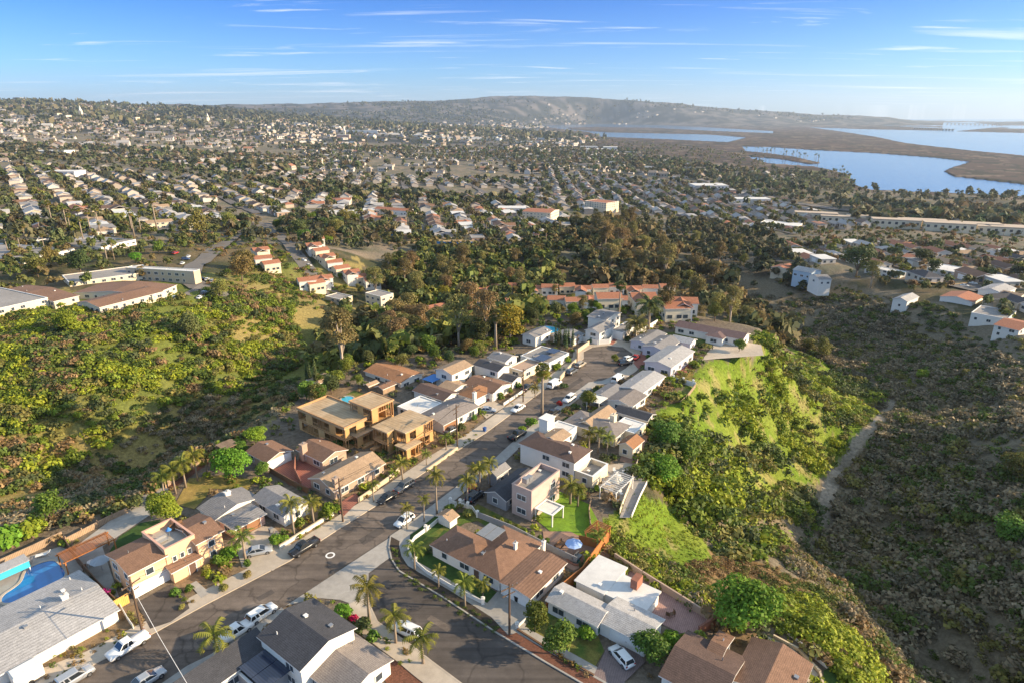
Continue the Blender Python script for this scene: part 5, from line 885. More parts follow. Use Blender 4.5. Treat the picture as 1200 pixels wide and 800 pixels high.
def tree_proto(kind, seed, h, w, leaves, size, lm, bark=None, n_lobes=9, name='tree'):
    rng = np.random.default_rng(seed); bark = bark or M_BARK; cen = []; rad = []; tb = MB()
    if kind == 'cypress': cen = [(0, 0, h*(.1+.85*i/7)) for i in range(8)]; rad = [(w*.5*(1-.75*(i/7.)**1.5), w*.5*(1-.75*(i/7.)**1.5), h*.12) for i in range(8)]; tb.tube([(0,0,-.3),(0,0,h*.5)], [.12,.06], 6)
    else:
        lo, hi = {'round': (.30, .80), 'broad': (.25, .85), 'euc': (.42, .95), 'umbrella': (.65, .9), 'bush': (.15, .6), 'pine': (.3, .95)}[kind]
        for i in range(n_lobes):
            a = rng.random()*6.28; t = (i+.5)/n_lobes; zz = h*(lo+(hi-lo)*rng.random()); rz = w*.5*(.62 if kind != 'euc' else .5)*math.sqrt(max(.15, 1-((zz/h-(lo+hi)/2)/((hi-lo)*.75))**2))
            r = w*.5*(.34+.22*rng.random())*(1.0 if kind != 'euc' else .9); q = rz*(rng.random()**.5)
            cen.append((math.cos(a)*q, math.sin(a)*q, min(zz, h-r*.8))); rad.append((r, r, r*(.75 if kind not in ('umbrella',) else .4)))
        if kind in ('round', 'bush', 'broad'): cen.append((0, 0, h*(lo+hi)/2)); rad.append((w*.36, w*.36, h*(hi-lo)*.42))
        top = h*.5 if kind != 'euc' else h*.7; bw = max(.1, h*.022)
        pts = [(0, 0, -.6), (rng.normal()*.1, rng.normal()*.1, top*.4), (rng.normal()*.25, rng.normal()*.25, top)]; tb.tube(pts, [bw*1.3, bw, bw*.55], 7)
        if kind != 'bush':
            for c in cen[:6 if kind != 'euc' else 8]: tb.tube([pts[1], ((pts[1][0]+c[0])/2, (pts[1][1]+c[1])/2, (pts[1][2]*.7+c[2]*.5)), (c[0], c[1], c[2])], [bw*.65, bw*.45, bw*.2], 5)
    V, col = leaf_quads(rng, leaves, cen, rad, size); return (tb.mesh('trunk', bark, True), foliage_mesh('crown', V, col, lm))
def place_tree(proto, loc, label, cat='tree', name='tree', s=1.0, rz=None, group=None, shape=None):
    r = thing(name, label, cat, loc, rnd.uniform(0, 6.28) if rz is None else rz, group); r.scale = (s*rnd.uniform(.9, 1.1), s*rnd.uniform(.9, 1.1), s*(shape or 1)*rnd.uniform(.92, 1.1)); link('trunk', proto[0], r); link('crown', proto[1], r); return r
# --- palms
def frond(mb_v, mb_f, mb_c, rng, az, el, L, n, droop, wid, leafl, base, tint):
    d = np.array([math.cos(az), math.sin(az)]); pts = []; x = 0; z = 0; e = el
    for i in range(n+1): pts.append((x, z, e)); x += L/n*math.cos(e); z += L/n*math.sin(e); e -= droop/n*(1+i/n)
    side = np.array([-d[1], d[0]])
    for i in range(n):
        x, z, e = pts[i]; x2, z2, _ = pts[i+1]; t = i/n; p = np.array([base[0]+d[0]*x, base[1]+d[1]*x, base[2]+z]); p2 = np.array([base[0]+d[0]*x2, base[1]+d[1]*x2, base[2]+z2])
        ll = leafl*(.35+1.3*t*(1.25-t)) if t > .08 else .05
        for sg in (-1, 1):
            out = np.array([side[0]*sg*.8+d[0]*.5, side[1]*sg*.8+d[1]*.5, -.38-.35*rng.random()]); tip = p+out*ll; mid = (p+p2)/2+out*ll*.5; k = len(mb_v)
            mb_v += [p, p+(p2-p)*wid, mid+np.array([0, 0, .05]), tip]; mb_f.append((k, k+1, k+2, k+3)); c = tint*(.8+.4*rng.random()); mb_c += [(c*(1+.35*t), c*(1+.1*t), c)]*4
def queen_palm(seed, h, nf=17, L=2.6, lm=None, r0=.17):
    rng = np.random.default_rng(seed); V, F, C = [], [], []; lean = (rng.normal()*.02*h, rng.normal()*.02*h)
    for i in range(nf): t = i/nf; frond(V, F, C, rng, i*2.399+rng.normal()*.12, 1.25-1.5*t+rng.normal()*.08, L*(.85+.25*rng.random()), 11, 1.15+.5*t, .95, .85, (lean[0], lean[1], h), 1.0 if t < .8 else .8)
    tb = MB(); tb.tube([(0,0,-.3),(lean[0]*.4,lean[1]*.4,h*.5),(lean[0],lean[1],h-.5),(lean[0],lean[1],h+.05)], [r0*1.3,r0,r0*.85,r0*.55], 8)
    return (tb.mesh('trunk', M_PTRUNK, True), npmesh('crown', np.array(V), np.array(F), lm or L_PALM, np.array(C)))
def fan_palm(seed, h, nf=34, R=.95, lm=None, skirt=True, r0=.24):
    rng = np.random.default_rng(seed); V, F, C = [], [], []
    def fan(az, el, st, tint):
        d = np.array([math.cos(az)*math.cos(el), math.sin(az)*math.cos(el), math.sin(el)]); c = np.array([0, 0, h])+d*st; s = np.array([-math.sin(az), math.cos(az), 0]); u = d*.75+np.array([0, 0, -.35])
        for j in range(7):
            a = (j-3)*.42; t = u*math.cos(a)+s*math.sin(a); b = np.cross(t, np.cross(d, s)); w = .14*R; k = len(V); p = c; q = c+t*R; q[2] -= .12*abs(a)+.12; m = c+t*R*.55
            V.extend([p, m+s*w*math.cos(a)-d*w*math.sin(a), q, m-s*w*math.cos(a)+d*w*math.sin(a)]); F.append((k, k+1, k+2, k+3)); C.extend([(tint[0]*(.8+.4*rng.random()), tint[1], tint[2])]*4)
    for i in range(nf): t = i/nf; fan(i*2.399, 1.35-1.9*t+rng.normal()*.08, R*1.0*(.8+.3*rng.random()), (1, 1, 1) if t < .8 else (1.3, .95, .9))
    tb = MB(); tb.tube([(0,0,-.3),(0,0,h*.5),(0,0,h)], [r0*1.4,r0,r0*.8], 8)
    if skirt: tb.tube([(0,0,h-1.6),(0,0,h-.9),(0,0,h-.1)], [r0*.9,r0*2.3,r0*1.8], 9)
    return (tb.mesh('trunk', M_PTRUNK, True), npmesh('crown', np.array(V), np.array(F), lm or L_PALM, np.array(C)))
QP = {h: queen_palm(100+int(h*10), h) for h in (2.4, 4.0, 6.0)}
def palm_at(base, topv, label, w=1.0, kind='queen', lm=None, ground=False, z=None, group=None, name=None, nf=17, L=2.6):
    p = G(*base) if ground else P(*base, 0); h = max(1.6, hgt(base, topv, p.z)); pr = queen_palm(int(base[0]*7+base[1]), h/w, nf, L, lm) if kind == 'queen' else fan_palm(int(base[0]*7+base[1]), h/w, lm=lm)
    return place_tree(pr, p, label, 'palm tree', name or 'palm_tree', w, group=group)
for b, tv, w, lab in [((258,776),744,1.0,'full queen palm in front of the near corner house kerb'), ((433,729),692,1.05,'tallest queen palm at the mouth of the side street'), ((464,753),722,.95,'queen palm behind the white suv on the side street'), ((496,777),749,.95,'queen palm nearest the bottom on the side street pavement'),
 ((486,668),641,.8,'queen palm at the bend of the white pillared fence'), ((514,688),668,.55,'small young palm in the planting strip, second from the corner'), ((545,710),684,.8,'palm in the planting strip in front of the white corner house'), ((566,697),683,.6,'short palm inside the fence beside the garage drive'),
 ((512,602),562,.85,'tall slim palm on the right pavement above the corner fence'), ((497,611),583,.55,'small palm beside the tall slim palm on the right pavement'), ((477,620),596,.6,'small palm at the kerb next to the white hatchback'),
 ((288,657),629,.9,'palm between the pink house hedge and curved driveway'), ((345,628),592,.9,'palm in the walled planting bed of the grey roofed house'), ((368,614),587,.85,'second palm in the walled planting bed, nearer the utility pole'), ((438,588),568,.6,'palm inside the tan garden wall of the courtyard house'), ((472,563),541,.8,'palm on the pavement in front of the smaller timber frame'),
 ((500,545),530,.6,'young palm on the dirt by the timber frame wall'), ((523,527),512,.7,'young palm in the timber frame front yard close to the pole'), ((548,590),563,.9,'front left palm of the group beside the grey gable'), ((562,577),548,.9,'front right palm of the group beside the grey gable'), ((574,570),545,.8,'rear palm of the group beside the grey gable'), ((556,565),548,.8,'small rear palm of the group beside the grey gable'),
 ((668,590),566,1.1,'broad palm on the bright lawn below the white two storey house'), ((677,593),575,.8,'shorter palm at the lawn edge below the roof terraces'), ((690,530),508,.85,'left palm in the courtyard between the tan and dark roofs'), ((701,530),508,.8,'middle palm in the courtyard between the tan and dark roofs'), ((711,535),510,.8,'right palm in the courtyard between the tan and dark roofs'),
 ((700,646),625,.7,'small palm at the end of the orange board fence'), ((193,583),556,.9,'leftmost palm of the canyon edge cluster'), ((206,578),548,1.0,'second palm of the canyon edge cluster'), ((218,571),541,1.05,'tallest middle palm of the canyon edge cluster'), ((232,563),536,1.0,'fourth palm of the canyon edge cluster'), ((243,556),534,.95,'rightmost palm of the canyon edge cluster')]:
    palm_at(b, tv, lab, w)
palm_at((635,486), 436, 'very tall fan palm standing at the right kerb mid street', 1.25, 'fan', name='fan_palm'); palm_at((581,409), 371, 'tall slender fan palm behind the left side houses', 1.5, 'fan', L_DPALM, name='fan_palm'); palm_at((725,378), 336, 'tall dark fan palm between the red roofed townhouses', 1.2, 'fan', L_DPALM, name='fan_palm')
palm_at((760,388), 356, 'large date palm behind the cul-de-sac, right one', 2.0, 'queen', L_DPALM, nf=34, name='date_palm'); palm_at((744,398), 379, 'large date palm behind the cul-de-sac, left one', 1.8, 'queen', L_DPALM, nf=34, name='date_palm')
palm_at((627,466), 455, 'small palm by the red flowers near the tall fan palm', .7)
# --- individual trees and bushes
PR = {'round': [tree_proto('round', i, 5.5, 6.0, 5000, .30, L_BRIGHT, n_lobes=14) for i in (1, 2)], 'street': [tree_proto('round', i, 4.0, 4.2, 2300, .27, L_MID, n_lobes=12) for i in (3, 4)], 'broad': [tree_proto('broad', i, 7.0, 7.5, 2600, .44, L_MID, n_lobes=12) for i in (5, 6, 7)],
 'dark': [tree_proto('broad', i, 8.0, 8.0, 2400, .48, L_DARK, n_lobes=12) for i in (8, 9)], 'olive': [tree_proto('broad', i, 8.5, 8.5, 2600, .44, L_OLIVE, n_lobes=13) for i in (10, 11)], 'euc': [tree_proto('euc', i, 17, 11, 3000, .52, L_EUC, M_PBARK, n_lobes=16) for i in (12, 13, 14)],
 'cyp': [tree_proto('cypress', 15, 6, 1.3, 500, .3, L_DARK)], 'gold': [tree_proto('broad', 16, 12, 9, 1700, .6, L_YEL, M_PBARK, n_lobes=14)], 'bush': [tree_proto('bush', i, 1.6, 2.2, 420, .28, L_MID, n_lobes=5) for i in (17, 18)], 'bbush': [tree_proto('bush', i, 2.2, 3.0, 700, .32, L_BRIGHT, n_lobes=7) for i in (19, 20)],
 'dbush': [tree_proto('bush', i, 2.0, 2.8, 500, .34, L_DARK, n_lobes=6) for i in (21, 22)], 'obush': [tree_proto('bush', 23, 1.4, 2.0, 380, .26, L_OLIVE, n_lobes=5)], 'pink': [tree_proto('bush', 24, 2.0, 2.6, 420, .25, L_PURP, n_lobes=5)], 'red': [tree_proto('bush', 25, 1.0, 1.4, 260, .2, L_REDF, n_lobes=4)], 'gbush': [tree_proto('bush', 26, 1.6, 2.2, 380, .28, L_YEL, n_lobes=5)]}
def tr(kind, px, label, s=1.0, cat=None, name=None, ground=False, shape=None, group=None):
    p = G(*px) if ground else P(*px, 0); pr = PR[kind]; isb = 'bush' in kind or kind in ('pink', 'red')
    nm = name or ('bush' if isb else {'euc': 'eucalyptus_tree', 'cyp': 'cypress_tree'}.get(kind, 'tree')); return place_tree(pr[rnd.randrange(len(pr))], p, label, cat or ('bush' if isb else 'tree'), nm, s, shape=shape, group=group)
for k, px, lab, s in [('round',(872,738),'big bright green round tree behind the lower right house',1.45), ('street',(627,738),'round street tree by the drive between the two white houses',1.15), ('street',(655,766),'leafy street tree on the mulch strip at the bottom',1.2), ('round',(195,612),'bright green tree behind the roof deck of the pink house',1.05), ('round',(272,560),'bright round tree at the end of the canyon palm cluster',1.15), ('round',(300,520),'lime green tree at the canyon rim above the brown garage',.8),
 ('street',(283,530),'reddish tree left of the brown garage',.7), ('bbush',(686,746),'clipped round bright bush at the brick entry',1.0), ('street',(760,775),'yellow green tree over the paver drive at the bottom',1.2), ('bbush',(790,762),'spiky green shrub group beside the flat roofed garage, left part',1.3), ('bbush',(806,757),'green shrub beside the flat roofed garage, middle one',1.1), ('bush',(819,752),'dark green shrub at the lower end of the pink patio',1.2),
 ('pink',(121,704),'magenta bougainvillea at the corner of the pale grey roof',1.1), ('bbush',(130,708),'yellow green half of the bougainvillea clump',.8), ('pink',(742,500),'magenta bougainvillea beside the dark gable roof',1.2), ('red',(553,572),'red flowering bush in front of the grey gable',1.3), ('red',(655,474),'red flowering bush by the tall fan palm',1.2), ('red',(414,727),'red flowers in the corner bed of the near house',1.1),
 ('bbush',(402,722),'bright green shrub at the far corner of the near house',1.1), ('dbush',(424,741),'dark leafy shrub below the red flowers',1.3), ('bush',(437,750),'green shrub behind the tall corner palm',1.1), ('bush',(132,701-5),'green shrub by the brown path',.6), ('bush',(206,697),'small round shrub beside the pink house driveway',.9), ('bush',(222,692),'sparse shrub next to the entry path',.8), ('obush',(213,713),'low bush near the pavement by the driveway',.6),
 ('bbush',(264,656),'left part of the hedge in front of the pink house',1.0), ('bush',(255,661),'dense hedge shrub in front of the pink house',1.1), ('bbush',(272,651),'right part of the hedge in front of the pink house',1.0), ('obush',(241,670),'pale shrub at the porch corner',.9), ('obush',(262,691),'brown mound bush on the verge, nearer one',1.0), ('obush',(290,676),'brown mound bush on the verge, farther one',.85), ('bush',(290,662),'small green bush at the curved driveway palm',.7),
 ('bbush',(327,636),'yellow green bush at the driveway corner',1.0), ('bush',(352,616),'bush behind the palm in the walled bed',1.1), ('bush',(380,607),'leafy bush at the right end of the walled bed',1.2), ('bbush',(389,602),'round clipped bush beside the red driveway',1.2), ('obush',(300,592),'tan bush in front of the grey gabled wing',.8),
 ('dbush',(660,455),'dark bush beside the right kerb',1.0), ('street',(690,478),'small bright tree in front of the dark wing',1.15), ('bush',(664,495),'bush at the rear of the parked black car',1.0), ('bush',(716,500),'round bush in front of the dark gable',1.3), ('dbush',(713,460),'dark shrub by the camper van',1.3), ('dbush',(700,458),'dark shrub beside the right kerb planting',.9),
 ('bbush',(786,448),'bright round bush in the yard of the lilac house',1.2), ('bush',(780,453),'bush next to the white pillared wall',1.0), ('gbush',(753,472),'round golden bush by the brown grey roof',1.1), ('bbush',(766,460),'small bright shrub by the dry yard',.8), ('street',(866,412),'olive tree by the drive of the ranch house',1.0), ('dbush',(818,408),'clipped dark bush at the rim garden',1.1),
 ('street',(720,425),'tree by the turning circle',.6), ('bush',(759,420),'dark shrub on the island drive',.9), ('dbush',(692,402),'shrub left of the white wall',1.0), ('dbush',(736,400),'dark shrub right of the white wall',1.1), ('bbush',(700,575),'bush by the terrace step',.7), ('bbush',(622,498),'green shrubs behind the black pickup',1.0), ('bbush',(612,505),'green shrub near the kerb behind the black pickup',.8),
 ('street',(374,470),'small tree beside the turquoise pool',.9), ('street',(396,450),'olive tree right of the gazebo',1.0), ('olive',(371,472),'olive tree just below the gazebo',.55), ('street',(420,452),'small tree left of the sheds',.8), ('bush',(530,520),'bush by the pole in the front yard',.9), ('bush',(556,492),'bush in front of the speckled roof',1.0), ('dbush',(541,503),'dark bush beside the pavement planting',1.0), ('bush',(586,466),'bush left of the planted bank wall',1.1), ('bush',(597,460),'bush in the planted bank, middle',1.1), ('bush',(608,454),'bush in the planted bank, right',1.1), ('red',(572,468),'reddish flowering bush by the tan hip roof',1.2), ('bbush',(640,442),'green bush at the white house bank',1.1), ('bbush',(652,432),'yellow bush at the solar roof corner',1.1), ('bbush',(664,424),'bright bush near the cul-de-sac neck',1.1),
 ('bbush',(15,640),'yellow green canyon tree at the left edge above the fence',2.2), ('bbush',(40,628),'bright canyon shrub above the pool fence',1.9), ('street',(62,612),'yellow leaved tree leaning over the canyon rim',1.4), ('dbush',(160,592),'dark shrub at the rim behind the curved lawn',1.3), ('bush',(178,588),'green shrub at the rim behind the curved lawn',1.3), ('gbush',(262,548),'golden shrub by the small brown pergola',1.4), ('street',(308,557),'yellowish tree in front of the brown garage',.8), ('bush',(528,600),'shrub beside the playhouse',1.2), ('obush',(548,604),'golden brown shrub right of the playhouse',1.3)]:
    tr(k, px, lab, s)
for i, (u, v) in enumerate(((579,608),(588,612),(597,616),(606,620),(615,624),(624,628),(633,632),(641,636))): tr('bush', (u, v), 'round clipped bush in the row along the grey block wall', .55, group='row of clipped bushes along the grey wall', shape=1.3)
for i, (u, v) in enumerate(((651,404),(656,404),(661,405),(666,405),(671,406),(654,408),(663,409))): tr('cyp', (u, v), 'slim dark cypress in the row beside the solar roofed house', .95, group='row of slim cypresses')
for i, (u, v) in enumerate(((190,476),(200,474),(371,455),(364,452))): tr('cyp', (u+170 if u < 300 else u, v-30 if u < 300 else v), 'slim cypress left of the gazebo on the canyon slope', 1.0, ground=True, group='slim cypresses on the canyon slope')
# hillside trees on the left
for k, px, lab, s in [('round',(80,392),'lime green round tree below the brown roofed apartments',1.7), ('dark',(223,398),'dark green tree below the hillside car park',1.2), ('broad',(232,388),'tree at the edge of the car park slope',1.0), ('dark',(95,322),'tall dark conifer between the apartment blocks',1.6), ('olive',(60,312),'russet tree in front of the long apartment block',1.2), ('olive',(45,325),'reddish tree left of the courtyard apartments',1.3), ('broad',(186,298),'umbrella shaped tree beside the parking road',1.0), ('round',(160,310),'dense round tree behind the tan apartment block',1.1), ('olive',(232,278),'wide pale tree by the hilltop bend',2.0), ('olive',(270,270),'wide green tree right of the hilltop bend',1.6), ('olive',(258,352),'russet bush tree at the edge of the car park',1.1), ('olive',(284,330),'russet tree above the slope by the road',1.6), ('olive',(290,318),'second russet tree above the slope by the road',1.5), ('round',(385,288),'round green tree among the townhouses',1.2)]:
    tr(k, px, lab, s, ground=True)
# right ravine rim and hill trees
for k, px, lab, s in [('round',(775,568),'bright green rounded tree below the wooden deck',1.25), ('round',(792,585),'lime green tree beside the gravel ramp slope',1.1), ('broad',(800,545),'dark green tree on the slope right of the deck',1.1), ('broad',(780,528),'green tree below the dark gable yard',1.0), ('dark',(1003,325),'large dark spreading tree by the rim houses',2.4), ('euc',(1020,338),'russet crowned tree below the large dark tree',1.0), ('dark',(1078,312),'dark conifer right of the pale flat roof',1.5), ('dark',(1092,322),'second dark conifer right of the pale flat roof',1.2), ('round',(1080,445),'lone pale green tree in the shaded ravine',.9), ('olive',(962,420),'golden bush tree at the right crest of the spur',1.1), ('olive',(945,412),'russet bush tree at the right crest of the spur',.9), ('broad',(1180,640),'green shrub at the right edge above the trail',1.0), ('olive',(1190,565),'olive shrub at the right edge',1.0)]:
    tr(k, px, lab, s, ground=True)
# --- eucalyptus belts (things)
def belt(poly, n, kinds, smin, smax, seed, labels, group, z0=None, sep=6.0, minr=0):
    rng = random.Random(seed); W_ = Gpoly(poly); xs = [p[0] for p in W_]; ys = [p[1] for p in W_]; got = []; t = 0
    while len(got) < n and t < n*60:
        t += 1; x, y = rng.uniform(min(xs), max(xs)), rng.uniform(min(ys), max(ys))
        if not bool(inpoly(np.array([x]), np.array([y]), W_)[0]) or any((x-a)**2+(y-b)**2 < sep*sep for a, b in got): continue
        got.append((x, y))
    hh = H(np.array([g[0] for g in got]), np.array([g[1] for g in got])) if got else []
    cx = sum(g[0] for g in got)/len(got); cyy = sum(g[1] for g in got)/len(got)
    for (x, y), z in zip(got, hh):
        k = rng.choice(kinds); pr = PR[k]; nm = {'euc': 'eucalyptus_tree', 'cyp': 'cypress_tree'}.get(k, 'tree'); place_tree(pr[rng.randrange(len(pr))], (x, y, z-.2), labels.get(k, labels['']), 'tree', nm, rng.uniform(smin, smax), group='trees: '+labels.get(k, labels['']))
belt([(395,440),(420,395),(470,375),(520,385),(600,395),(590,410),(520,412),(430,425),(385,455)], 46, ['olive','euc','dark','olive','broad'], .7, 1.15, 1, {'euc': 'russet eucalyptus in the valley wood behind the left row', 'olive': 'olive brown tree in the valley wood behind the left row', 'dark': 'dark tree in the valley wood behind the left row', '': 'green tree in the valley wood behind the left row'}, 'valley wood trees')
belt([(430,330),(500,300),(620,315),(640,345),(560,352),(540,372),(470,362),(440,350)], 50, ['dark','broad','olive','euc','dark'], .6, 1.1, 2, {'euc': 'eucalyptus in the wood above the red roofed townhouses', 'olive': 'olive tree in the wood above the red roofed townhouses', 'dark': 'dark tree in the wood above the red roofed townhouses', '': 'green tree in the wood above the red roofed townhouses'}, 'upper wood trees')
belt([(672,270),(735,265),(760,300),(800,320),(850,335),(850,370),(780,350),(730,335),(690,310)], 46, ['euc','euc','euc','olive','dark'], .9, 1.35, 3, {'euc': 'tall russet eucalyptus in the belt along the valley road', 'olive': 'olive tree among the tall eucalyptus belt', '': 'dark tree among the tall eucalyptus belt'}, 'eucalyptus belt', sep=8)
belt([(790,368),(850,365),(915,392),(930,405),(905,400),(870,385),(800,378)], 18, ['euc','olive'], .55, .8, 4, {'euc': 'russet eucalyptus behind the long ranch house', '': 'olive tree behind the long ranch house'}, 'trees behind the ranch house', sep=5)
belt([(325,270),(380,255),(430,262),(400,285),(350,300)], 26, ['dark','olive','cyp','broad'], .9, 1.5, 5, {'': 'tall dark tree in the grove beside the hilltop road'}, 'grove by the hilltop road', sep=7)
belt([(800,290),(870,280),(900,300),(890,335),(840,330)], 22, ['dark','olive','euc'], .7, 1.1, 6, {'': 'dark tree at the head of the shaded ravine'}, 'ravine head trees', sep=8)
for i, (u, v, s, k) in enumerate([(598,398,1.0,'gold'),(570,400,.9,'euc'),(528,404,.9,'euc'),(500,408,.8,'olive'),(482,400,.9,'euc'),(608,362,.7,'round'),(622,345,.7,'round'),(700,365,.8,'round'),(672,370,.9,'round'),(440,408,1.0,'dark'),(690,380,.6,'broad'),(782,372,.8,'euc'),(520,360,.9,'gold')]):
    tr(k, (u, v), ['golden leaved tall tree behind the pool house','russet eucalyptus left of the golden tree','russet eucalyptus nearest the white tall house','olive tree behind the orange roofed house','eucalyptus left in the line behind the houses','lime tree in front of the red tiled row, left','lime tree behind the golden tree','lime tree in front of the red tiled row, centre','yellow green tree in front of the red tiled row','dark tree left of the valley wood','green tree beside the charcoal roof','eucalyptus behind the date palm','yellow flowering tree in the valley'][i], s, ground=True)
belt([(556,345),(640,338),(720,345),(800,358),(800,378),(720,372),(640,368),(556,366)], 38, ['olive','broad','euc','dark'], .38, .62, 8, {'euc': 'small eucalyptus between the red roofed townhouses', 'olive': 'olive tree between the red roofed townhouses', 'dark': 'dark tree between the red roofed townhouses', '': 'green tree between the red roofed townhouses'}, 'x', sep=5)
belt([(365,300),(385,295),(440,330),(450,345),(400,345)], 14, ['olive','broad'], .4, .6, 9, {'olive': 'olive tree beside the left townhouse terraces', '': 'green tree beside the left townhouse terraces'}, 'x', sep=5)
# --- ground cover: shrubs nobody could count
def cover(name, jobs, seed, leaf=.30, nleaf=120, m=None, label=None, down=0.25):
    rng = np.random.default_rng(seed); Vs, Cs = [], []; protos = []
    for i in range(6):
        k = 5; cen = np.c_[rng.normal(size=(k, 2))*.38, .35+rng.random(k)*.25]; rad = np.c_[np.full(k, .55), np.full(k, .55), np.full(k, .42)]*(.7+.5*rng.random((k, 1))); protos.append(leaf_quads(rng, nleaf, cen, rad, leaf, shell=.5))
    for poly, n, smin, smax, cols in jobs:
        W_ = Gpoly(poly); xs = [p[0] for p in W_]; ys = [p[1] for p in W_]; X = rng.uniform(min(xs), max(xs), n*14); Y = rng.uniform(min(ys), max(ys), n*14); k = inpoly(X, Y, W_) & ~inpoly(X, Y, PLAT); X, Y = X[k], Y[k]
        for (ax_, ay_), (bx_, by_) in zip(TRAILW[:-1], TRAILW[1:]):
            dx, dy = bx_-ax_, by_-ay_; t_ = np.clip(((X-ax_)*dx+(Y-ay_)*dy)/(dx*dx+dy*dy), 0, 1); k = np.hypot(X-ax_-t_*dx, Y-ay_-t_*dy) > 2.3; X, Y = X[k], Y[k]
        # patchy: keep more where noise is high
        pn = fnoise(X, Y, 16, seed, 3); k = rng.random(len(X)) < np.clip((pn-.30)*3.2, .12, 1); X, Y = X[k][:n], Y[k][:n]; Z = H(X, Y)-down; cols_a = np.array(cols); hue = fnoise(X, Y, 11, seed+5, 2)
        for i in range(len(X)):
            s = smin+(smax-smin)*rng.random()**1.8; V, c = protos[rng.integers(6)]; a = rng.random()*6.28; R2 = np.array([[math.cos(a), -math.sin(a), 0], [math.sin(a), math.cos(a), 0], [0, 0, 1]])
            Vs.append(((V*np.array([s, s, s*(.7+.5*rng.random())])) @ R2.T+np.array([X[i], Y[i], Z[i]])).astype(np.float32)); ci = int(np.clip(hue[i]*1.6-.3+rng.normal()*.22, 0, .999)*len(cols)); Cs.append((c*cols_a[ci]).astype(np.float32))
    V = np.concatenate(Vs); C = np.concatenate(Cs); o = link(name, foliage_mesh(name, V, C, m or L_ANY)); o['kind'] = 'stuff'
    if label: o['label'] = label; o['category'] = 'shrubs'
    return o
GR1, GR2, GR3 = (.26,.30,.03), (.17,.22,.03), (.095,.135,.03); OL, BR, DK, GY = (.20,.185,.055), (.25,.17,.085), (.09,.11,.045), (.26,.215,.14)
cover('hillside_scrub', [([(-60,600),(-60,380),(40,365),(200,372),(300,345),(345,360),(352,430),(300,455),(230,470),(150,500),(60,560)], 5600, .8, 3.2, [GR1,GR2,OL,GR3,BR,DK,GR2]), ([(235,345),(262,318),(290,300),(330,320),(350,345),(345,365),(290,350),(240,372)], 420, .8, 2.6, [OL,BR,GR2,GR3]), ([(300,285),(345,300),(420,350),(400,372),(345,365),(300,330)], 420, .8, 2.4, [OL,GR2,BR,GR3]), ([(180,285),(300,270),(330,285),(290,310),(255,300),(215,292)], 260, .8, 2.2, [OL,GR2,BR,GR3]), ([(0,345),(60,345),(110,362),(200,345),(240,365),(200,378),(40,372),(0,385)], 260, .9, 2.6, [GR2,OL,GR3,GR1])], 51, label='mixed green and olive chaparral on the sunlit left hillside')
cover('canyon_scrub', [([(-60,620),(60,560),(150,500),(230,470),(300,455),(352,440),(345,470),(300,505),(235,528),(190,570),(130,600),(40,640)], 2900, .7, 2.2, [GY,DK,GY,BR,DK,GR3])], 52, label='grey brown brush in the shaded left canyon')
cover('slope_shrubs', [([(765,510),(800,470),(850,440),(880,470),(930,560),(960,600),(950,640),(880,660),(850,655),(790,600),(748,560)], 520, 1.0, 3.4, [GR1,GR2,GR3,DK,GR2,OL]), ([(880,400),(940,415),(1035,455),(1025,500),(975,560),(930,540),(890,470)], 800, .9, 3.0, [GR1,GR2,OL,GR3,DK]), ([(700,615),(745,640),(800,680),(860,715),(840,728),(760,680)], 170, .6, 1.5, [GR1,GR2,OL,GY]), ([(715,655),(735,640),(790,660),(870,720),(838,726)], 200, .6, 1.5, [GR2,OL,GR3])], 53, label='rounded green shrubs on the sunny slope right of the houses')
cover('dry_scrub', [([(790,668),(850,655),(900,660),(960,690),(1010,745),(1070,810),(1010,810),(960,745),(880,725),(830,705)], 900, .4, 1.1, [BR,(.2,.12,.055),OL,BR,GR3])], 54, leaf=.26, label='dry brown scrub on the crest at the lower right')
cover('vine_bank', [([(905,700),(950,705),(1000,750),(1040,800),(1050,850),(990,830),(965,780),(930,745),(900,728)], 620, .7, 1.6, [GR1,GR1,(.17,.21,.02),GR2])], 55, label='bright yellow green vine bank round the lower right garden')
cover('ravine_brush', [([(860,345),(930,350),(1000,345),(1060,375),(1200,430),(1260,500),(1260,800),(1110,830),(1040,740),(960,665),(975,580),(1035,490),(1030,450),(960,420),(900,395)], 8200, .6, 3.0, [GY,GR3,OL,(.22,.18,.12),GY,(.17,.15,.10),GR3,GY]), ([(900,322),(960,328),(1040,345),(1110,365),(1200,400),(1260,440),(1200,440),(1060,385),(930,352)], 500, .8, 2.4, [GY,OL,DK,GR3]), ([(925,635),(965,650),(1085,790),(1140,840),(1060,840),(1000,738),(950,684),(915,655)], 1300, .7, 1.9, [GY,OL,(.22,.18,.12),GR3,BR]), ([(1085,790),(1180,740),(1300,760),(1320,900),(1100,900)], 700, .8, 2.2, [GY,OL,GR3]), ([(1050,440),(1200,440),(1260,480),(1200,520),(1100,500)], 300, .8, 1.8, [OL,GR2,GY])], 56, label='grey brown brush in the shaded right ravine')
cover('grass_tufts', [([(826,432),(850,418),(900,415),(960,440),(1000,470),(960,500),(960,580),(905,560),(850,470),(800,440),(795,500)], 1500, .25, .6, [GR1,GR1,(.2,.24,.03),GR2,BR]), ([(722,575),(760,580),(800,600),(850,655),(800,672),(760,650),(705,625)], 1500, .2, .5, [GR1,GR1,(.2,.24,.03),GR2])], 58, leaf=.4, nleaf=30, label='tufts of tall green grass on the sunny slope')
cover('planting', [([(50,790),(60,770),(133,722),(160,712),(165,735),(110,770),(60,800)], 0, .3, .9, [GR2])], 57) if False else None
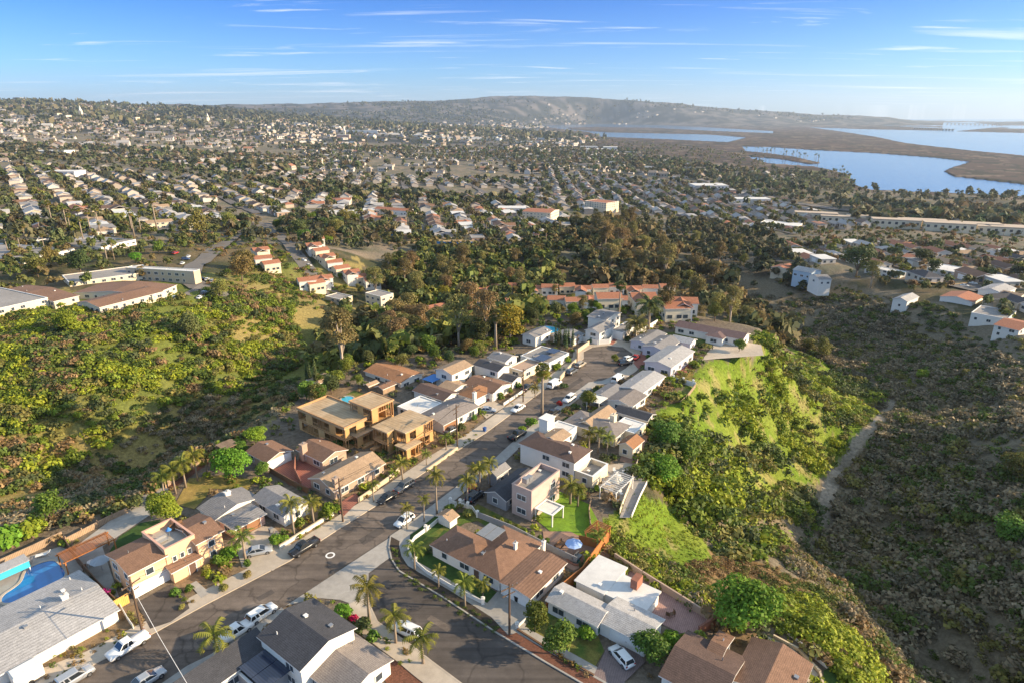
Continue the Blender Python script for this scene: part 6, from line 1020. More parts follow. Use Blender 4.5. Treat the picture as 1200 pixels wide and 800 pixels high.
def planting(name, polys, seed, label, cols, smin=.3, smax=.8, dens=.5):
    rng = np.random.default_rng(seed); Vs, Cs = [], []; pr = [leaf_quads(rng, 46, np.array([[0,0,.3],[.3,.1,.35],[-.2,.3,.3]]), np.array([[.5,.5,.4]]*3), .3) for _ in range(4)]
    for poly in polys:
        W_ = [tuple(P(u, v, 0)[:2]) for u, v in poly]; xs = [p[0] for p in W_]; ys = [p[1] for p in W_]; n = int((max(xs)-min(xs))*(max(ys)-min(ys))*dens); X = rng.uniform(min(xs), max(xs), n); Y = rng.uniform(min(ys), max(ys), n); k = inpoly(X, Y, W_); X, Y = X[k], Y[k]
        for x, y in zip(X, Y): s = rng.uniform(smin, smax); V, c = pr[rng.integers(4)]; Vs.append(V*s+np.array([x, y, 0])); Cs.append(c*np.array(cols[rng.integers(len(cols))]))
    o = link(name, foliage_mesh(name, np.concatenate(Vs), np.concatenate(Cs), L_ANY)); o['kind'] = 'stuff'; o['label'] = label; o['category'] = 'plants'
planting('garden_planting', [[(48,788),(60,768),(133,722),(160,716),(172,737),(110,772),(60,802)], [(326,638),(340,622),(388,598),(396,604),(350,636)], [(402,582),(452,545),(468,549),(440,570),(420,584)], [(535,512),(560,492),(572,487),(545,512)], [(594,468),(640,438),(648,442),(600,474)], [(205,700),(215,690),(236,702),(225,712)], [(420,736),(445,738),(500,782),(480,790)], [(606,742),(640,760),(690,790),(694,798)], [(240,668),(290,640),(296,655),(250,676)], [(742,480),(770,470),(772,482),(760,486)]], 61, 'mixed low garden plants in the front yards', [GR2, GR1, OL, BR, (.2,.13,.03), GR3], dens=.55)
planting('verge_planting', [[(459,640),(463,638),(468,660),(490,678),(525,697),(584,734),(580,741),(520,701),(490,683),(467,669),(458,655)],[(463,662),(470,672),(520,702),(580,740),(576,744),(518,708),(462,672)], [(503,546),(530,528),(560,508),(556,516),(520,540)], [(640,440),(676,424),(672,430)]], 62, 'low dark plants in the verge strips', [GR3, DK, GR2, GR3], .25, .55, 1.6)

def yard_fill():
    rng = np.random.default_rng(8); xs = [p[0] for p in PLAT]; ys = [p[1] for p in PLAT]; X = rng.uniform(-75, 62, 9000); Y = rng.uniform(50, 250, 9000); k = inpoly(X, Y, PLAT); U, V = to_px(X, Y, 0*X); k &= (V < 830) & (U > -20) & (U < 1100)
    for p in PAVED+FOOT: k &= ~inpoly(X, Y, p)
    X, Y = X[k], Y[k]; dn = fnoise(X, Y, 9, 4, 3); dr = seg_dist(X, Y, PLAT); k = rng.random(len(X)) < np.clip((dn-.42)*3, .06, .8)+(dr < 7)*.35; X, Y = X[k], Y[k]; dr = dr[k]
    pr = [leaf_quads(rng, 60, np.array([[0,0,.45],[.35,.1,.4],[-.25,.3,.45],[0,-.3,.5]]), np.array([[.5,.5,.42]]*4), .36) for _ in range(5)]; Vs, Cs = [], []; cols = [GR2, GR3, OL, GR1, DK, BR]
    for x, y, d in zip(X, Y, dr): s = rng.uniform(.5, 1.5 if d > 6 else 2.2); V, c = pr[rng.integers(5)]; Vs.append(V*s+np.array([x, y, -.1])); Cs.append(c*np.array(cols[rng.integers(6)]))
    o = link('yard_shrubs', foliage_mesh('yard_shrubs', np.concatenate(Vs), np.concatenate(Cs), L_ANY)); o['kind'] = 'stuff'; o['label'] = 'low shrubs and weeds filling the back yards and the rim'; o['category'] = 'shrubs'; print('yard shrubs', len(X))
    lab = [('broad','leafy green tree in a back yard behind the left row of houses'),('olive','olive tree in a back yard behind the left row of houses'),('dark','dark tree in a back yard behind the left row of houses'),('street','small round tree in a back yard behind the left row of houses')]; got = []; t = 0; W_ = [tuple(P(u, v, 0)[:2]) for u, v in ((352,462),(375,440),(430,424),(520,412),(585,398),(612,378),(700,362),(712,372),(680,384),(640,384),(600,400),(560,424),(500,432),(430,436),(400,452),(370,480))]
    r2 = random.Random(3)
    while len(got) < 30 and t < 4000:
        t += 1; x, y = r2.uniform(-70, 40), r2.uniform(100, 250); A = np.array([x]); B = np.array([y])
        if not inpoly(A, B, W_)[0] or any(inpoly(A, B, p)[0] for p in PAVED+FOOT) or any((x-a)**2+(y-b)**2 < 16 for a, b in got): continue
        got.append((x, y)); kd, lb = lab[r2.randrange(4)]; place_tree(PR[kd][0], (x, y, 0), lb, 'tree', 'tree', r2.uniform(.4, .75), group='trees: '+lb)
yard_fill()
# ------------------------------------------------------------------ hillside apartments and valley houses
BLK = []
def gz(u, v): return G(u, v).z
def block(name, label, cat, n_, p_, q_, zg, he, kind='flat', rid=.3, ax='x', wall=None, roof=None, floors=2, down=4, group=None, wsp=3.4, seed=0):
    """a larger block given by three eave corners (pixels) over ground height zg"""
    N_, P_, Q_ = [P(*c, zg+he) for c in (n_, p_, q_)]; d = (P_-N_).xy; ang = math.degrees(math.atan2(d.y, d.x))
    BLK.append(((N_+P_)/2+(Q_-N_)/2).xy)
    return house(name, label, [(kind, n_, p_, q_, he, rid, ax)], ang=ang, z0=zg, wall=wall, roof=roof, cat=cat, down=down, seed=seed, group=group, winsp=wsp, near=False)
for a in [(((37,353),(-30,368),(2,331)), -6, 5.2, 'flat', R_GRAVEL2, M_CREAM, 'tan flat roofed apartment block cut off by the left edge'), (((52,356),(91,347),(14,338)), -7, 5.0, 'gable', R_BROWN, M_CREAM, 'brown roofed apartment block between the tan block and the courtyard'), (((110,362),(190,342),(98,353)), -8, 5.4, 'gable', R_BROWN, M_CREAM, 'front wing of the courtyard apartments with a brown roof'),
          (((190,341),(178,346),(137,326)), -8, 5.2, 'gable', R_BROWN, M_CREAM, 'long brown roofed side wing of the courtyard apartments'), (((200,327),(233,316),(175,306)), -7, 6.0, 'flat', R_WHITE, M_TAN, 'tan block with a white roof beside the car park'), (((84,331),(178,318),(72,323)), -8, 5.0, 'flat', R_GRAVEL2, M_CREAM, 'long tan block behind the courtyard'),
          (((-20,314),(86,292),(-40,287)), -9, 5.6, 'flat', R_GRAVEL2, M_WHITE, 'long balcony apartment block at the left'), (((101,293),(158,281),(55,280)), -10, 5.6, 'flat', R_GRAVEL2, M_WHITE, 'second balcony apartment block left of the palms'), (((55,283),(108,279),(35,277)), -10, 5.4, 'flat', R_GRAVEL2, M_WHITE, 'low pale block between the balcony blocks')]:
    (n_, p_, q_), zg, he, k, rf, wl, lab = a; block('apartment_block', lab, 'apartment block', n_, p_, q_, zg, he, k, .25 if k == 'flat' else 1.2, 'x', wl, rf, seed=len(lab))
for a in [(((951,320),(962,317),(930,316)), -27, 4.2, 'gable', R_LGREY, mat('pale_blue_stucco', (.42,.52,.60), .9, .05), 'pale blue tall house on the rim of the shaded ravine'), (((980,330),(962,322),(955,325)), -26, 3.6, 'gable', R_GREY, M_WHITE, 'white balcony house beside the pale blue house'), (((1048,322),(1064,319),(1022,311)), -26, 4.5, 'flat', R_WHITE, M_WHITE, 'long flat white roofed house behind the dark spreading tree'), (((1120,322),(1142,316),(1094,312)), -26, 5.0, 'flat', R_WHITE, M_WHITE, 'white modern house left of the road on the rim'),
          (((1062,354),(1076,348),(1048,350)), -25, 4.0, 'gable', R_LGREY, M_WHITE, 'small white gabled house below the palms on the rim'), (((1136,356),(1152,348),(1106,346)), -23, 4.2, 'gable', R_TILE, M_WHITE, 'orange tiled house on the rim, the larger one'), (((1180,374),(1190,365),(1140,366)), -21, 3.8, 'flat', R_GRAVEL2, M_WHITE, 'flat brown roofed house on the right rim'), (((1192,388),(1215,380),(1168,380)), -20, 4.6, 'gable', R_TILE, M_WHITE, 'white house with terraces at the right edge of the rim'), (((1172,345),(1190,338),(1150,338)), -22, 4.4, 'gable', R_LGREY, M_WHITE, 'white two storey house across the road on the rim'), (((1186,352),(1204,346),(1176,344)), -22, 4.0, 'gable', R_TAN, M_WHITE, 'garage house with arches at the right edge'), (((1075,304),(1086,301),(1058,301)), -28, 4.2, 'gable', R_TILE, M_CREAM, 'long orange tiled house above the rim road'),
          (((920,318),(934,313),(908,312)), -30, 3.6, 'gable', R_TILE, M_CREAM, 'orange roofed house left of the pale blue house'), (((934,266),(940,262),(904,262)), -50, 6.0, 'flat', R_WHITE, M_WHITE, 'tall white flat block beyond the ravine'), (((900,262),(906,259),(893,260)), -50, 6.0, 'flat', R_WHITE, M_WHITE, 'narrow white flat block left of the tall one'),
          (((445,348),(460,344),(430,343)), -26, 6.0, 'flat', R_GRAVEL2, M_CREAM, 'tan block in the trees at the valley bottom'), (((395,347+5),(412,347),(386,346)), -26, 5.0, 'flat', R_GRAVEL2, M_TAN, 'tall tan block below the townhouses on the left'), (((640,252),(655,246),(618,246)), -33, 6.0, 'gable', R_TILE, M_CREAM, 'wide orange roofed house right of the centre'), (((700,240),(725,236),(696,234)), -40, 7.0, 'flat', R_TILE, M_CREAM, 'large orange brown roofed building above the eucalyptus'), (((425,252),(426,246),(373,246)), -26, 7.0, 'flat', R_WHITE, M_WHITE, 'long white motel like building left of the centre'),
          (((470,250),(488,246),(448,243)), -28, 6.5, 'gable', R_TILE, M_WHITE, 'white building with red tiled towers in the centre'), (((408,238),(412,232),(388,233)), -27, 7, 'hip', R_TILE, M_CREAM, 'orange hip roofed building behind the white motel'), (((205,262),(200,258),(170,260)), -10, 4.5, 'gable', R_TAN, M_CREAM, 'cream gabled house right of the tall palms')]:
    (n_, p_, q_), zg, he, k, rf, wl, lab = a; block('building', lab, 'building', n_, p_, q_, zg, he, k, .25 if k == 'flat' else 1.4, 'x' if k != 'gable' or len(lab) % 2 else 'y', wl, rf, seed=len(lab), down=6)
# simple shared houses -------------------------------------------------
_hp = {}
M_WFAR = mat('aged_white_stucco', (.56,.52,.46), .9, .06, .8, big=.08); M_CFAR = mat('aged_cream_stucco', (.50,.42,.31), .9, .06, .8, big=.08)
def simple_house(kind, rm, wm, w=13., d=9., h=3.0, rid=1.5):
    k = (kind, rm.name, wm.name, w, d, h)
    if k in _hp: return _hp[k]
    a = MB(); b = MB(); x, y = w/2, d/2; a.box(-x, x, -y, y, -3, h)
    if kind == 'gable': a.add([(-x,-y,h),(-x,y,h),(-x,0,h+rid),(x,-y,h),(x,y,h),(x,0,h+rid)], [(0,2,1),(3,4,5)])
    if kind == 'L': a.box(-x, -x+6, -y-5, -y+.01, -3, h); roof_mesh(b, [-x, -x+6, -y-5, 0], h+.02, rid, 'y', 'gable', mi=0, ti=1); kind = 'gable'
    if kind == 'flat': b.box(-x-.3, x+.3, -y-.3, y+.3, h, h+.3)
    else: roof_mesh(b, [-x, x, -y, y], h, rid, 'x', kind, mi=0, ti=1)
    g = MB()
    for X in (-w*.32, w*.05, w*.3): g.box(X-.8, X+.8, -y-.06, -y+.1, 1.0, 2.2)
    for Y in (-d*.2, d*.25): g.box(x-.1, x+.06, Y-.7, Y+.7, 1.0, 2.2); g.box(-x-.06, -x+.1, Y-.7, Y+.7, 1.0, 2.2)
    dm = MB(); dm.box(w*.14-2.2, w*.14+2.2, y-.1, y+.05, 0, 2.2)
    _hp[k] = (a.mesh('wall', wm), b.mesh('roof', [rm, M_TRIM]), g.mesh('windows', M_GLASS), dm.mesh('garage_door', M_GARAGE)); return _hp[k]
def put_house(loc, rz, kind, rm, wm, label, group, detail=True, s=1.0, name='house', **k):
    pr = simple_house(kind, rm, wm, **k); r = thing(name, label, name.replace('_', ' '), loc, rz, group); r.scale = (s, s, s); link('wall', pr[0], r); link('roof', pr[1], r)
    if detail: link('window', pr[2], r); link('garage_door', pr[3], r)
    return r
# red tiled townhouses in the valley
TH_ROWS = [([(566+i*19.5, 347-(i % 3)*1.5) for i in range(12)], 'far row of red tiled townhouses in the valley'), ([(572+i*20, 360+(i % 2)*2) for i in range(12)], 'near row of red tiled townhouses in the valley'), ([(470,384),(484,379),(498,374),(512,370),(526,367)], 'red tiled row in the trees behind the orange roofed house'), ([(560,350),(545,354)], 'red tiled pair at the left end of the valley row'),
           ([(368,296),(376,302),(372,288),(383,309),(392,316),(400,323),(412,328),(424,333),(436,337),(306,302),(309,312),(318,318),(380,335),(370,341),(360,338)], 'red tiled townhouse terraces beside the hilltop road'), ([(800,368),(790,374)], 'red tiled house behind the ranch house')]
for pts, lab in TH_ROWS:
    for i, (u, v) in enumerate(pts):
        g = G(u, v); d = put_house((g.x, g.y, g.z+.3), math.radians(4 if i % 2 else -6)+(.6 if 'terraces' in lab or 'trees behind' in lab else 0), 'gable' if i % 3 else 'L', R_TILE, M_CREAM if i % 2 else M_WHITE, ('cream' if i % 2 else 'white')+' townhouse in the '+lab.replace('row of red tiled townhouses', 'red tiled row'), lab, name='townhouse', w=8.5, d=7., h=4.4, rid=1.3)
# ------------------------------------------------------------------ street grids beyond the canyons
ZONES = [('left hill town', [(-60,205),(60,188),(215,203),(250,240),(320,262),(240,275),(160,290),(60,282),(-60,280)], (75,265), (30,205), -13, 1),
 ('central grid', [(318,205),(640,196),(665,230),(650,285),(600,292),(470,290),(400,262),(345,255)], (490,275), (474,215), -33, 2),
 ('bayside grid', [(640,196),(900,216),(965,250),(930,290),(860,275),(790,262),(730,262),(665,262)], (860,232), (740,182), -55, 3),
 ('bay flats', [(905,262),(1000,254),(1200,262),(1320,290),(1040,272),(930,282)], (1190,368), (1095,333), -57, 6),
 ('right rim town', [(905,290),(930,278),(1040,268),(1300,285),(1300,430),(1200,392),(1150,362),(1100,352),(1050,335),(985,318),(940,312),(905,306)], (1190,368), (1095,333), -28, 4),
 ('upper left town', [(215,203),(318,205),(345,255),(320,262),(262,240)], (205,250), (150,205), -20, 5)]
WOODS = [[(40,176),(140,183),(250,200),(330,210),(330,224),(262,212),(190,205),(120,196),(0,196)], [(330,212),(460,218),(640,222),(600,232),(460,232),(350,228)], [(700,250),(800,255),(860,285),(800,290),(700,285)]]
ROOFS = [(R_DKBROWN, 'dark brown'), (R_DGREY, 'charcoal'), (R_LGREY, 'pale grey'), (R_WHITE, 'white'), (R_GREY, 'grey'), (R_TAN, 'tan'), (R_BROWN, 'brown'), (R_TILE, 'orange tiled'), (R_GRAVEL2, 'gravel'), (R_LGREY, 'pale grey'), (R_WHITE, 'white')]
lots = []
def zone_lots():
    rng = np.random.default_rng(77)
    for name, poly, a, b, zz, idn in ZONES:
        A_, B_ = P(*a, zz), P(*b, zz); d = (B_-A_).xy.normalized(); n = Vector((-d.y, d.x)); W_ = [tuple(P(u, v, zz)[:2]) for u, v in poly]; xs = [p[0] for p in W_]; ys = [p[1] for p in W_]
        ext = max(max(xs)-min(xs), max(ys)-min(ys)); rows = int(ext/57)+2; rd = MB(); pv = MB(); X, Y, RZ = [], [], []
        for r in range(-rows, rows+1):
            o = A_.xy+n*(r*57.)
            S = np.arange(-ext, ext, 15.5); 
            for side in (-1, 1):
                px_ = o.x+d.x*S+n.x*side*15; py_ = o.y+d.y*S+n.y*side*15; k = inpoly(px_, py_, W_); X += list(px_[k]+rng.normal(size=k.sum())*1.2); Y += list(py_[k]+rng.normal(size=k.sum())*1.2); RZ += [math.atan2(d.y, d.x)+(math.pi if side > 0 else 0)]*int(k.sum())
            S = np.arange(-ext, ext, 14.); cx, cy = o.x+d.x*S, o.y+d.y*S; k = inpoly(cx, cy, W_)
            L0 = H(cx-n.x*4.5, cy-n.y*4.5); L1 = H(cx+n.x*4.5, cy+n.y*4.5); dz = np.clip(np.hypot(cx, cy)/1000, .35, 2.0)
            for i in range(len(S)-1):
                if k[i] and k[i+1]: rd.add([(cx[i]-n.x*4.5, cy[i]-n.y*4.5, L0[i]+dz[i]), (cx[i]+n.x*4.5, cy[i]+n.y*4.5, L1[i]+dz[i]), (cx[i+1]+n.x*4.5, cy[i+1]+n.y*4.5, L1[i+1]+dz[i+1]), (cx[i+1]-n.x*4.5, cy[i+1]-n.y*4.5, L0[i+1]+dz[i+1])], [(0,3,2,1)])
        if rd.v: struct(rd.build('road', mat('street_asphalt', (.12,.11,.105), .95, .15, .3)))
        X, Y, RZ = np.array(X), np.array(Y), np.array(RZ)
        if len(X) == 0: continue
        Z = H(X, Y); U, V = to_px(X, Y, Z); ok = ~inpoly(X, Y, PLAT)
        for w in WOODS: ok &= ~inpoly(U, V, w)
        ok &= (U > -60) & (U < 1260) & (rng.random(len(X)) < .9); ok &= ~((Z < -77))
        for bb in BLK: ok &= np.hypot(X-bb.x, Y-bb.y) > 19
        for x, y, z, r_ in zip(X[ok], Y[ok], Z[ok], RZ[ok]): lots.append((math.hypot(x, y), x, y, z, r_, name))
    lots.sort()
zone_lots()
NIND = 262
for i, (R_, x, y, z, rz, zn) in enumerate(lots[:NIND]):
    rm, rn = ROOFS[rnd.randrange(len(ROOFS))]; wm, wn = rnd.choice([(M_WFAR, 'white'), (M_CFAR, 'cream'), (M_WFAR, 'white'), (M_BRNW, 'tan')]); kd = 'flat' if rn in ('white', 'gravel') else rnd.choice(['gable', 'gable', 'L', 'hip'])
    if zn == 'right rim town' and rnd.random() < .3: rm, rn = R_TILE, 'orange tiled'; kd = 'gable'
    put_house((x, y, z+.3), rz+rnd.uniform(-.04, .04), kd, rm, wm, '%s walled house with %s %s roof in the %s' % (wn, 'an' if rn[0] == 'o' else 'a', rn, zn), '%s walled %s roofed houses in the %s' % (wn, rn, zn), detail=i < 140, s=rnd.uniform(.95, 1.35))
# the rest of the houses as one mass -----------------------------------
def house_arrays():
    q = []; x, y, h, r = 6.5, 4.5, 3.0, 1.5; w = [(-x,-y),(x,-y),(x,y),(-x,y)]
    for i in range(4): a, b = w[i], w[(i+1) % 4]; q.append(([(a[0],a[1],-3),(b[0],b[1],-3),(b[0],b[1],h),(a[0],a[1],h)], 0))
    q.append(([(x,-y,h),(x,y,h),(x,.1,h+r),(x,-.1,h+r)], 0)); q.append(([(-x,y,h),(-x,-y,h),(-x,-.1,h+r),(-x,.1,h+r)], 0)); X, Y = x+.4, y+.4
    q.append(([(-X,-Y,h-.1),(X,-Y,h-.1),(X,0,h+r+.05),(-X,0,h+r+.05)], 1)); q.append(([(X,Y,h-.1),(-X,Y,h-.1),(-X,0,h+r+.05),(X,0,h+r+.05)], 1))
    for cx in (-3.5, 0, 3.4): q.append(([(cx-.8,-y-.05,1.0),(cx+.8,-y-.05,1.0),(cx+.8,-y-.05,2.2),(cx-.8,-y-.05,2.2)], 2)); q.append(([(cx+.8,y+.05,1.0),(cx-.8,y+.05,1.0),(cx-.8,y+.05,2.2),(cx+.8,y+.05,2.2)], 2))
    return np.array([a for a, _ in q], float), np.array([b for _, b in q])
def mass_houses():
    rng = np.random.default_rng(5); Q, K = house_arrays(); items = [(x, y, z, rz, 1.12) for _, x, y, z, rz, _ in lots[NIND:]]
    # farther districts
    for poly, zz, cell, keep, ang, sz in [([(0,172),(330,172),(330,206),(215,203),(60,190),(0,192)], -20, 22, .75, .5, 1.25), ([(330,172),(640,170),(640,198),(330,206)], -48, 22, .75, 1.5, 1.25), ([(640,172),(760,178),(860,196),(930,206),(905,218),(640,198)], -66, 24, .7, 1.1, 1.3), ([(300,152),(640,152),(700,160),(640,172),(300,172)], -50, 42, .6, .9, 2.0), ([(0,146),(300,146),(300,172),(0,172)], -15, 42, .55, .3, 1.9), ([(640,118),(1000,135),(960,143),(640,141)], None, 95, .35, .6, 2.8), ([(100,130),(640,130),(640,150),(100,146)], None, 85, .4, .6, 2.6)]:
        if zz is None: W_ = [tuple(G(u, v)[:2]) for u, v in poly]
        else: W_ = [tuple(P(u, v, zz)[:2]) for u, v in poly]
        xs = [p[0] for p in W_]; ys = [p[1] for p in W_]; gx, gy = np.meshgrid(np.arange(-1.5*max(map(abs, xs+ys)), 1.5*max(map(abs, xs+ys)), cell), np.arange(-1.5*max(map(abs, xs+ys)), 1.5*max(map(abs, xs+ys)), cell*1.15)); gx, gy = gx.ravel(), gy.ravel(); ca, sa = math.cos(ang), math.sin(ang); X = gx*ca-gy*sa; Y = gx*sa+gy*ca
        k = (X > min(xs)) & (X < max(xs)) & (Y > min(ys)) & (Y < max(ys)); X, Y = X[k], Y[k]; k = inpoly(X, Y, W_); X, Y = X[k], Y[k]; X += rng.normal(size=len(X))*cell*.12; Y += rng.normal(size=len(X))*cell*.12
        Z = H(X, Y); U, V = to_px(X, Y, Z); dens = fnoise(X, Y, cell*14, 3, 3); k = (rng.random(len(X)) < keep*np.clip((dens-.3)*4, .15, 1.5)) & (U > -40) & (U < 1240) & (Z > -77)
        for w in WOODS: k &= ~inpoly(U, V, w)
        items += [(x, y, z, ang+rng.choice([0, 1.571]), sz*(.8+.5*rng.random())) for x, y, z in zip(X[k], Y[k], Z[k])]
    n = len(items); A = np.array(items); print('mass houses', n)
    c, s = np.cos(A[:, 3]), np.sin(A[:, 3]); sc = A[:, 4]; V = np.empty((n, len(Q), 4, 3), np.float32); qx, qy, qz = Q[..., 0], Q[..., 1], Q[..., 2]; wsc = (.85+.5*rng.random(n))[:, None, None]
    fl = rng.random(n) < .3; zz = np.where(fl[:, None, None], np.minimum(qz, 3.2)[None]*1.0, qz[None]); hs = np.where(rng.random(n) < .25, 1.7, 1.0)
    lx = qx[None]*sc[:, None, None]*wsc; ly = qy[None]*sc[:, None, None]
    V[..., 0] = lx*c[:, None, None]-ly*s[:, None, None]+A[:, 0][:, None, None]; V[..., 1] = lx*s[:, None, None]+ly*c[:, None, None]+A[:, 1][:, None, None]; V[..., 2] = zz*(sc*hs)[:, None, None]+A[:, 2][:, None, None]+.4
    pal = np.array([(.34,.32,.30),(.44,.41,.37),(.22,.205,.19),(.30,.23,.17),(.17,.11,.08),(.30,.14,.08),(.28,.26,.24),(.20,.18,.17),(.13,.12,.12),(.26,.20,.15)]); wal = np.array([(.56,.52,.46),(.47,.40,.32),(.36,.30,.24),(.50,.43,.36)])
    rc = pal[rng.integers(0, len(pal), n)]; wc = wal[rng.integers(0, 4, n)]; C = np.empty((n, len(Q), 4, 3), np.float32); C[:, K == 0] = wc[:, None, None]; C[:, K == 1] = rc[:, None, None]; C[:, K == 2] = .05
    m = bpy.data.materials.new('distant_house_paint'); m.use_nodes = True; nt = m.node_tree; b = nt.nodes['Principled BSDF']; b.inputs['Roughness'].default_value = .9; at = nt.nodes.new('ShaderNodeAttribute'); at.attribute_name = 'Col'; nt.links.new(at.outputs['Color'], b.inputs['Base Color'])
    o = link('distant_houses', npmesh('distant_houses', V.reshape(-1, 3), np.arange(n*len(Q)*4).reshape(-1, 4), m, C.reshape(-1, 3))); o['kind'] = 'stuff'; o['label'] = 'thousands of small pale roofed houses in the far suburbs'; o['category'] = 'houses'
    return A
MASS = mass_houses()
# ------------------------------------------------------------------ far trees as one mass
def mass_trees(name, X, Y, size, nleaf, leaf, seed, label, tint):
    rng = np.random.default_rng(seed); n = len(X); Z = H(X, Y); P6 = []
    for i in range(5): k = 4; cen = np.c_[rng.normal(size=(k, 2))*.35, .75+rng.random(k)*.5]; P6.append(leaf_quads(rng, nleaf, cen, np.full((k, 3), .52), leaf, shell=.6))
    Vb = np.stack([p[0] for p in P6]); Cb = np.stack([p[1] for p in P6]); k = rng.integers(0, 5, n); a = rng.random(n)*6.28; s = size*(.6+.8*rng.random(n)); ts = .7+.7*rng.random(n)
    V = Vb[k].astype(np.float32); x = V[..., 0]*np.cos(a)[:, None]-V[..., 1]*np.sin(a)[:, None]; y = V[..., 0]*np.sin(a)[:, None]+V[..., 1]*np.cos(a)[:, None]
    V[..., 0] = x*s[:, None]+X[:, None]; V[..., 1] = y*s[:, None]+Y[:, None]; V[..., 2] = V[..., 2]*(s*ts)[:, None]+Z[:, None]; t = np.array(tint); C = Cb[k]*t[rng.integers(0, len(t), n)][:, None]
    o = link(name, foliage_mesh(name, V.reshape(-1, 3), C.reshape(-1, 3).astype(np.float32), L_ANY)); o['kind'] = 'stuff'; o['label'] = label; o['category'] = 'trees'; return o
FT = [(.11,.115,.06), (.08,.09,.055), (.14,.13,.07), (.10,.125,.05), (.15,.12,.07), (.12,.14,.06)]
def scatter_px(polys, n, zz, rng, excl=()):
    Xs, Ys = [], []
    for poly, frac in polys:
        W_ = [tuple(P(u, v, zz)[:2]) for u, v in poly] if zz is not None else Gpoly(poly); xs = [p[0] for p in W_]; ys = [p[1] for p in W_]; m = int(n*frac); X = rng.uniform(min(xs), max(xs), m*14); Y = rng.uniform(min(ys), max(ys), m*14); k = inpoly(X, Y, W_) & ~inpoly(X, Y, PLAT); Xs.append(X[k][:m]); Ys.append(Y[k][:m])
    return np.concatenate(Xs), np.concatenate(Ys)
rg = np.random.default_rng(99)
lx = np.array([l[1] for l in lots]); ly = np.array([l[2] for l in lots]); lr = np.array([l[0] for l in lots]); lrz = np.array([l[4] for l in lots])
nr = lr < 950
def jitter(X, Y, RZ, k, lo, hi, spread): a = RZ+math.pi/2*rg.choice([-1, 1], len(X)); d = rg.uniform(lo, hi, len(X)); return X+np.cos(a)*d+rg.normal(size=len(X))*spread, Y+np.sin(a)*d+rg.normal(size=len(X))*spread
tx, ty = [], []
for k in range(3): a, b = jitter(lx[nr], ly[nr], lrz[nr], k, 9, 15, 4); tx.append(a); ty.append(b)
mass_trees('town_trees', np.concatenate(tx), np.concatenate(ty), 3.2, 70, .62, 31, 'garden and street trees between the nearer town houses', FT+[(.15,.16,.04), (.13,.12,.05)])
tx, ty = [], []
for k in range(1): a, b = jitter(lx[~nr], ly[~nr], lrz[~nr], k, 9, 14, 5); tx.append(a); ty.append(b)
X2, Y2 = scatter_px([(WOODS[0], .35), (WOODS[1], .25)], 1500, -25, rg); tx.append(X2); ty.append(Y2)
mass_trees('suburb_trees', np.concatenate(tx), np.concatenate(ty), 4.4, 22, 1.0, 32, 'trees filling the street grids toward the bay', FT)
fx = MASS[len(lots)-NIND:]; rr = np.hypot(fx[:, 0], fx[:, 1]); a = rg.random(len(fx))*6.28; f1 = rr < 3500
X1 = np.concatenate([fx[f1, 0]+np.cos(a[f1])*14, fx[f1, 0]+np.cos(a[f1]+2.2)*17]); Y1 = np.concatenate([fx[f1, 1]+np.sin(a[f1])*14, fx[f1, 1]+np.sin(a[f1]+2.2)*17])
X3, Y3 = scatter_px([([(0,150),(300,150),(300,178),(0,178)], .25), ([(300,150),(640,150),(640,176),(300,176)], .25), ([(700,180),(780,178),(920,200),(1000,222),(1000,235),(905,218)], .1), ([(1000,226),(1200,234),(1200,262),(1000,255)], .1)], 7000, -45, rg)
X1 = np.r_[X1, X3]; Y1 = np.r_[Y1, Y3]; hz = H(X1, Y1); k = hz > -76; mass_trees('distant_woods', X1[k], Y1[k], 6.0, 12, 1.15, 33, 'dark tree masses of the far suburbs', FT[:5])
X4 = np.concatenate([fx[~f1, 0]+rg.normal(size=(~f1).sum())*70 for _ in range(1)]); Y4 = np.concatenate([fx[~f1, 1]+rg.normal(size=(~f1).sum())*70 for _ in range(1)]); hz = H(X4, Y4); k = hz > -76; mass_trees('horizon_woods', X4[k], Y4[k], 14., 8, 1.2, 34, 'dark wooded patches on the far hills', FT[:3])
X5, Y5 = scatter_px([([(180,128),(300,125),(450,122),(560,119),(700,121),(1000,137),(1000,143),(700,144),(560,143),(300,141),(180,139)], 1)], 4200, None, rg); k5 = rg.random(len(X5)) < np.clip((fnoise(X5, Y5, 700, 61, 3)-.35)*4, .05, 1); X5, Y5 = X5[k5], Y5[k5]; mass_trees('ridge_woods', X5, Y5, 17., 8, 1.3, 35, 'dark wooded patches on the long far ridge', FT[:3])
# woods that read as a mass between the hills
def wood(name, polys, n, size, seed, label, tint=FT, nleaf=70):
    X, Y = scatter_px(polys, n, None, np.random.default_rng(seed)); mass_trees(name, X, Y, size, nleaf, .62, seed, label, tint)
wood('valley_woodland', [([(345,445),(430,428),(520,412),(600,398),(640,372),(640,352),(560,335),(470,370),(400,360),(380,390)], .5), ([(430,330),(500,290),(640,300),(660,345),(560,345),(470,368)], .5)], 720, 3.6, 71, 'dense mixed woodland in the valley behind the street', [(.13,.14,.045),(.09,.11,.04),(.17,.14,.055),(.11,.14,.03),(.18,.19,.045)])
wood('eucalyptus_thicket', [([(670,262),(760,262),(800,300),(860,330),(930,395),(900,400),(850,372),(780,352),(700,340),(680,300)], 1)], 330, 4.6, 72, 'brown green thicket below the tall eucalyptus', [(.16,.13,.055),(.11,.11,.05),(.19,.14,.065),(.08,.09,.04)])
wood('hill_road_woodland', [([(320,262),(400,255),(440,275),(430,300),(400,290),(350,300),(330,285)], .6), ([(240,265),(300,262),(330,285),(300,290)], .15), ([(0,262),(60,262),(90,300),(0,290)], .25)], 200, 3.6, 73, 'dark woodland beside the hilltop road')
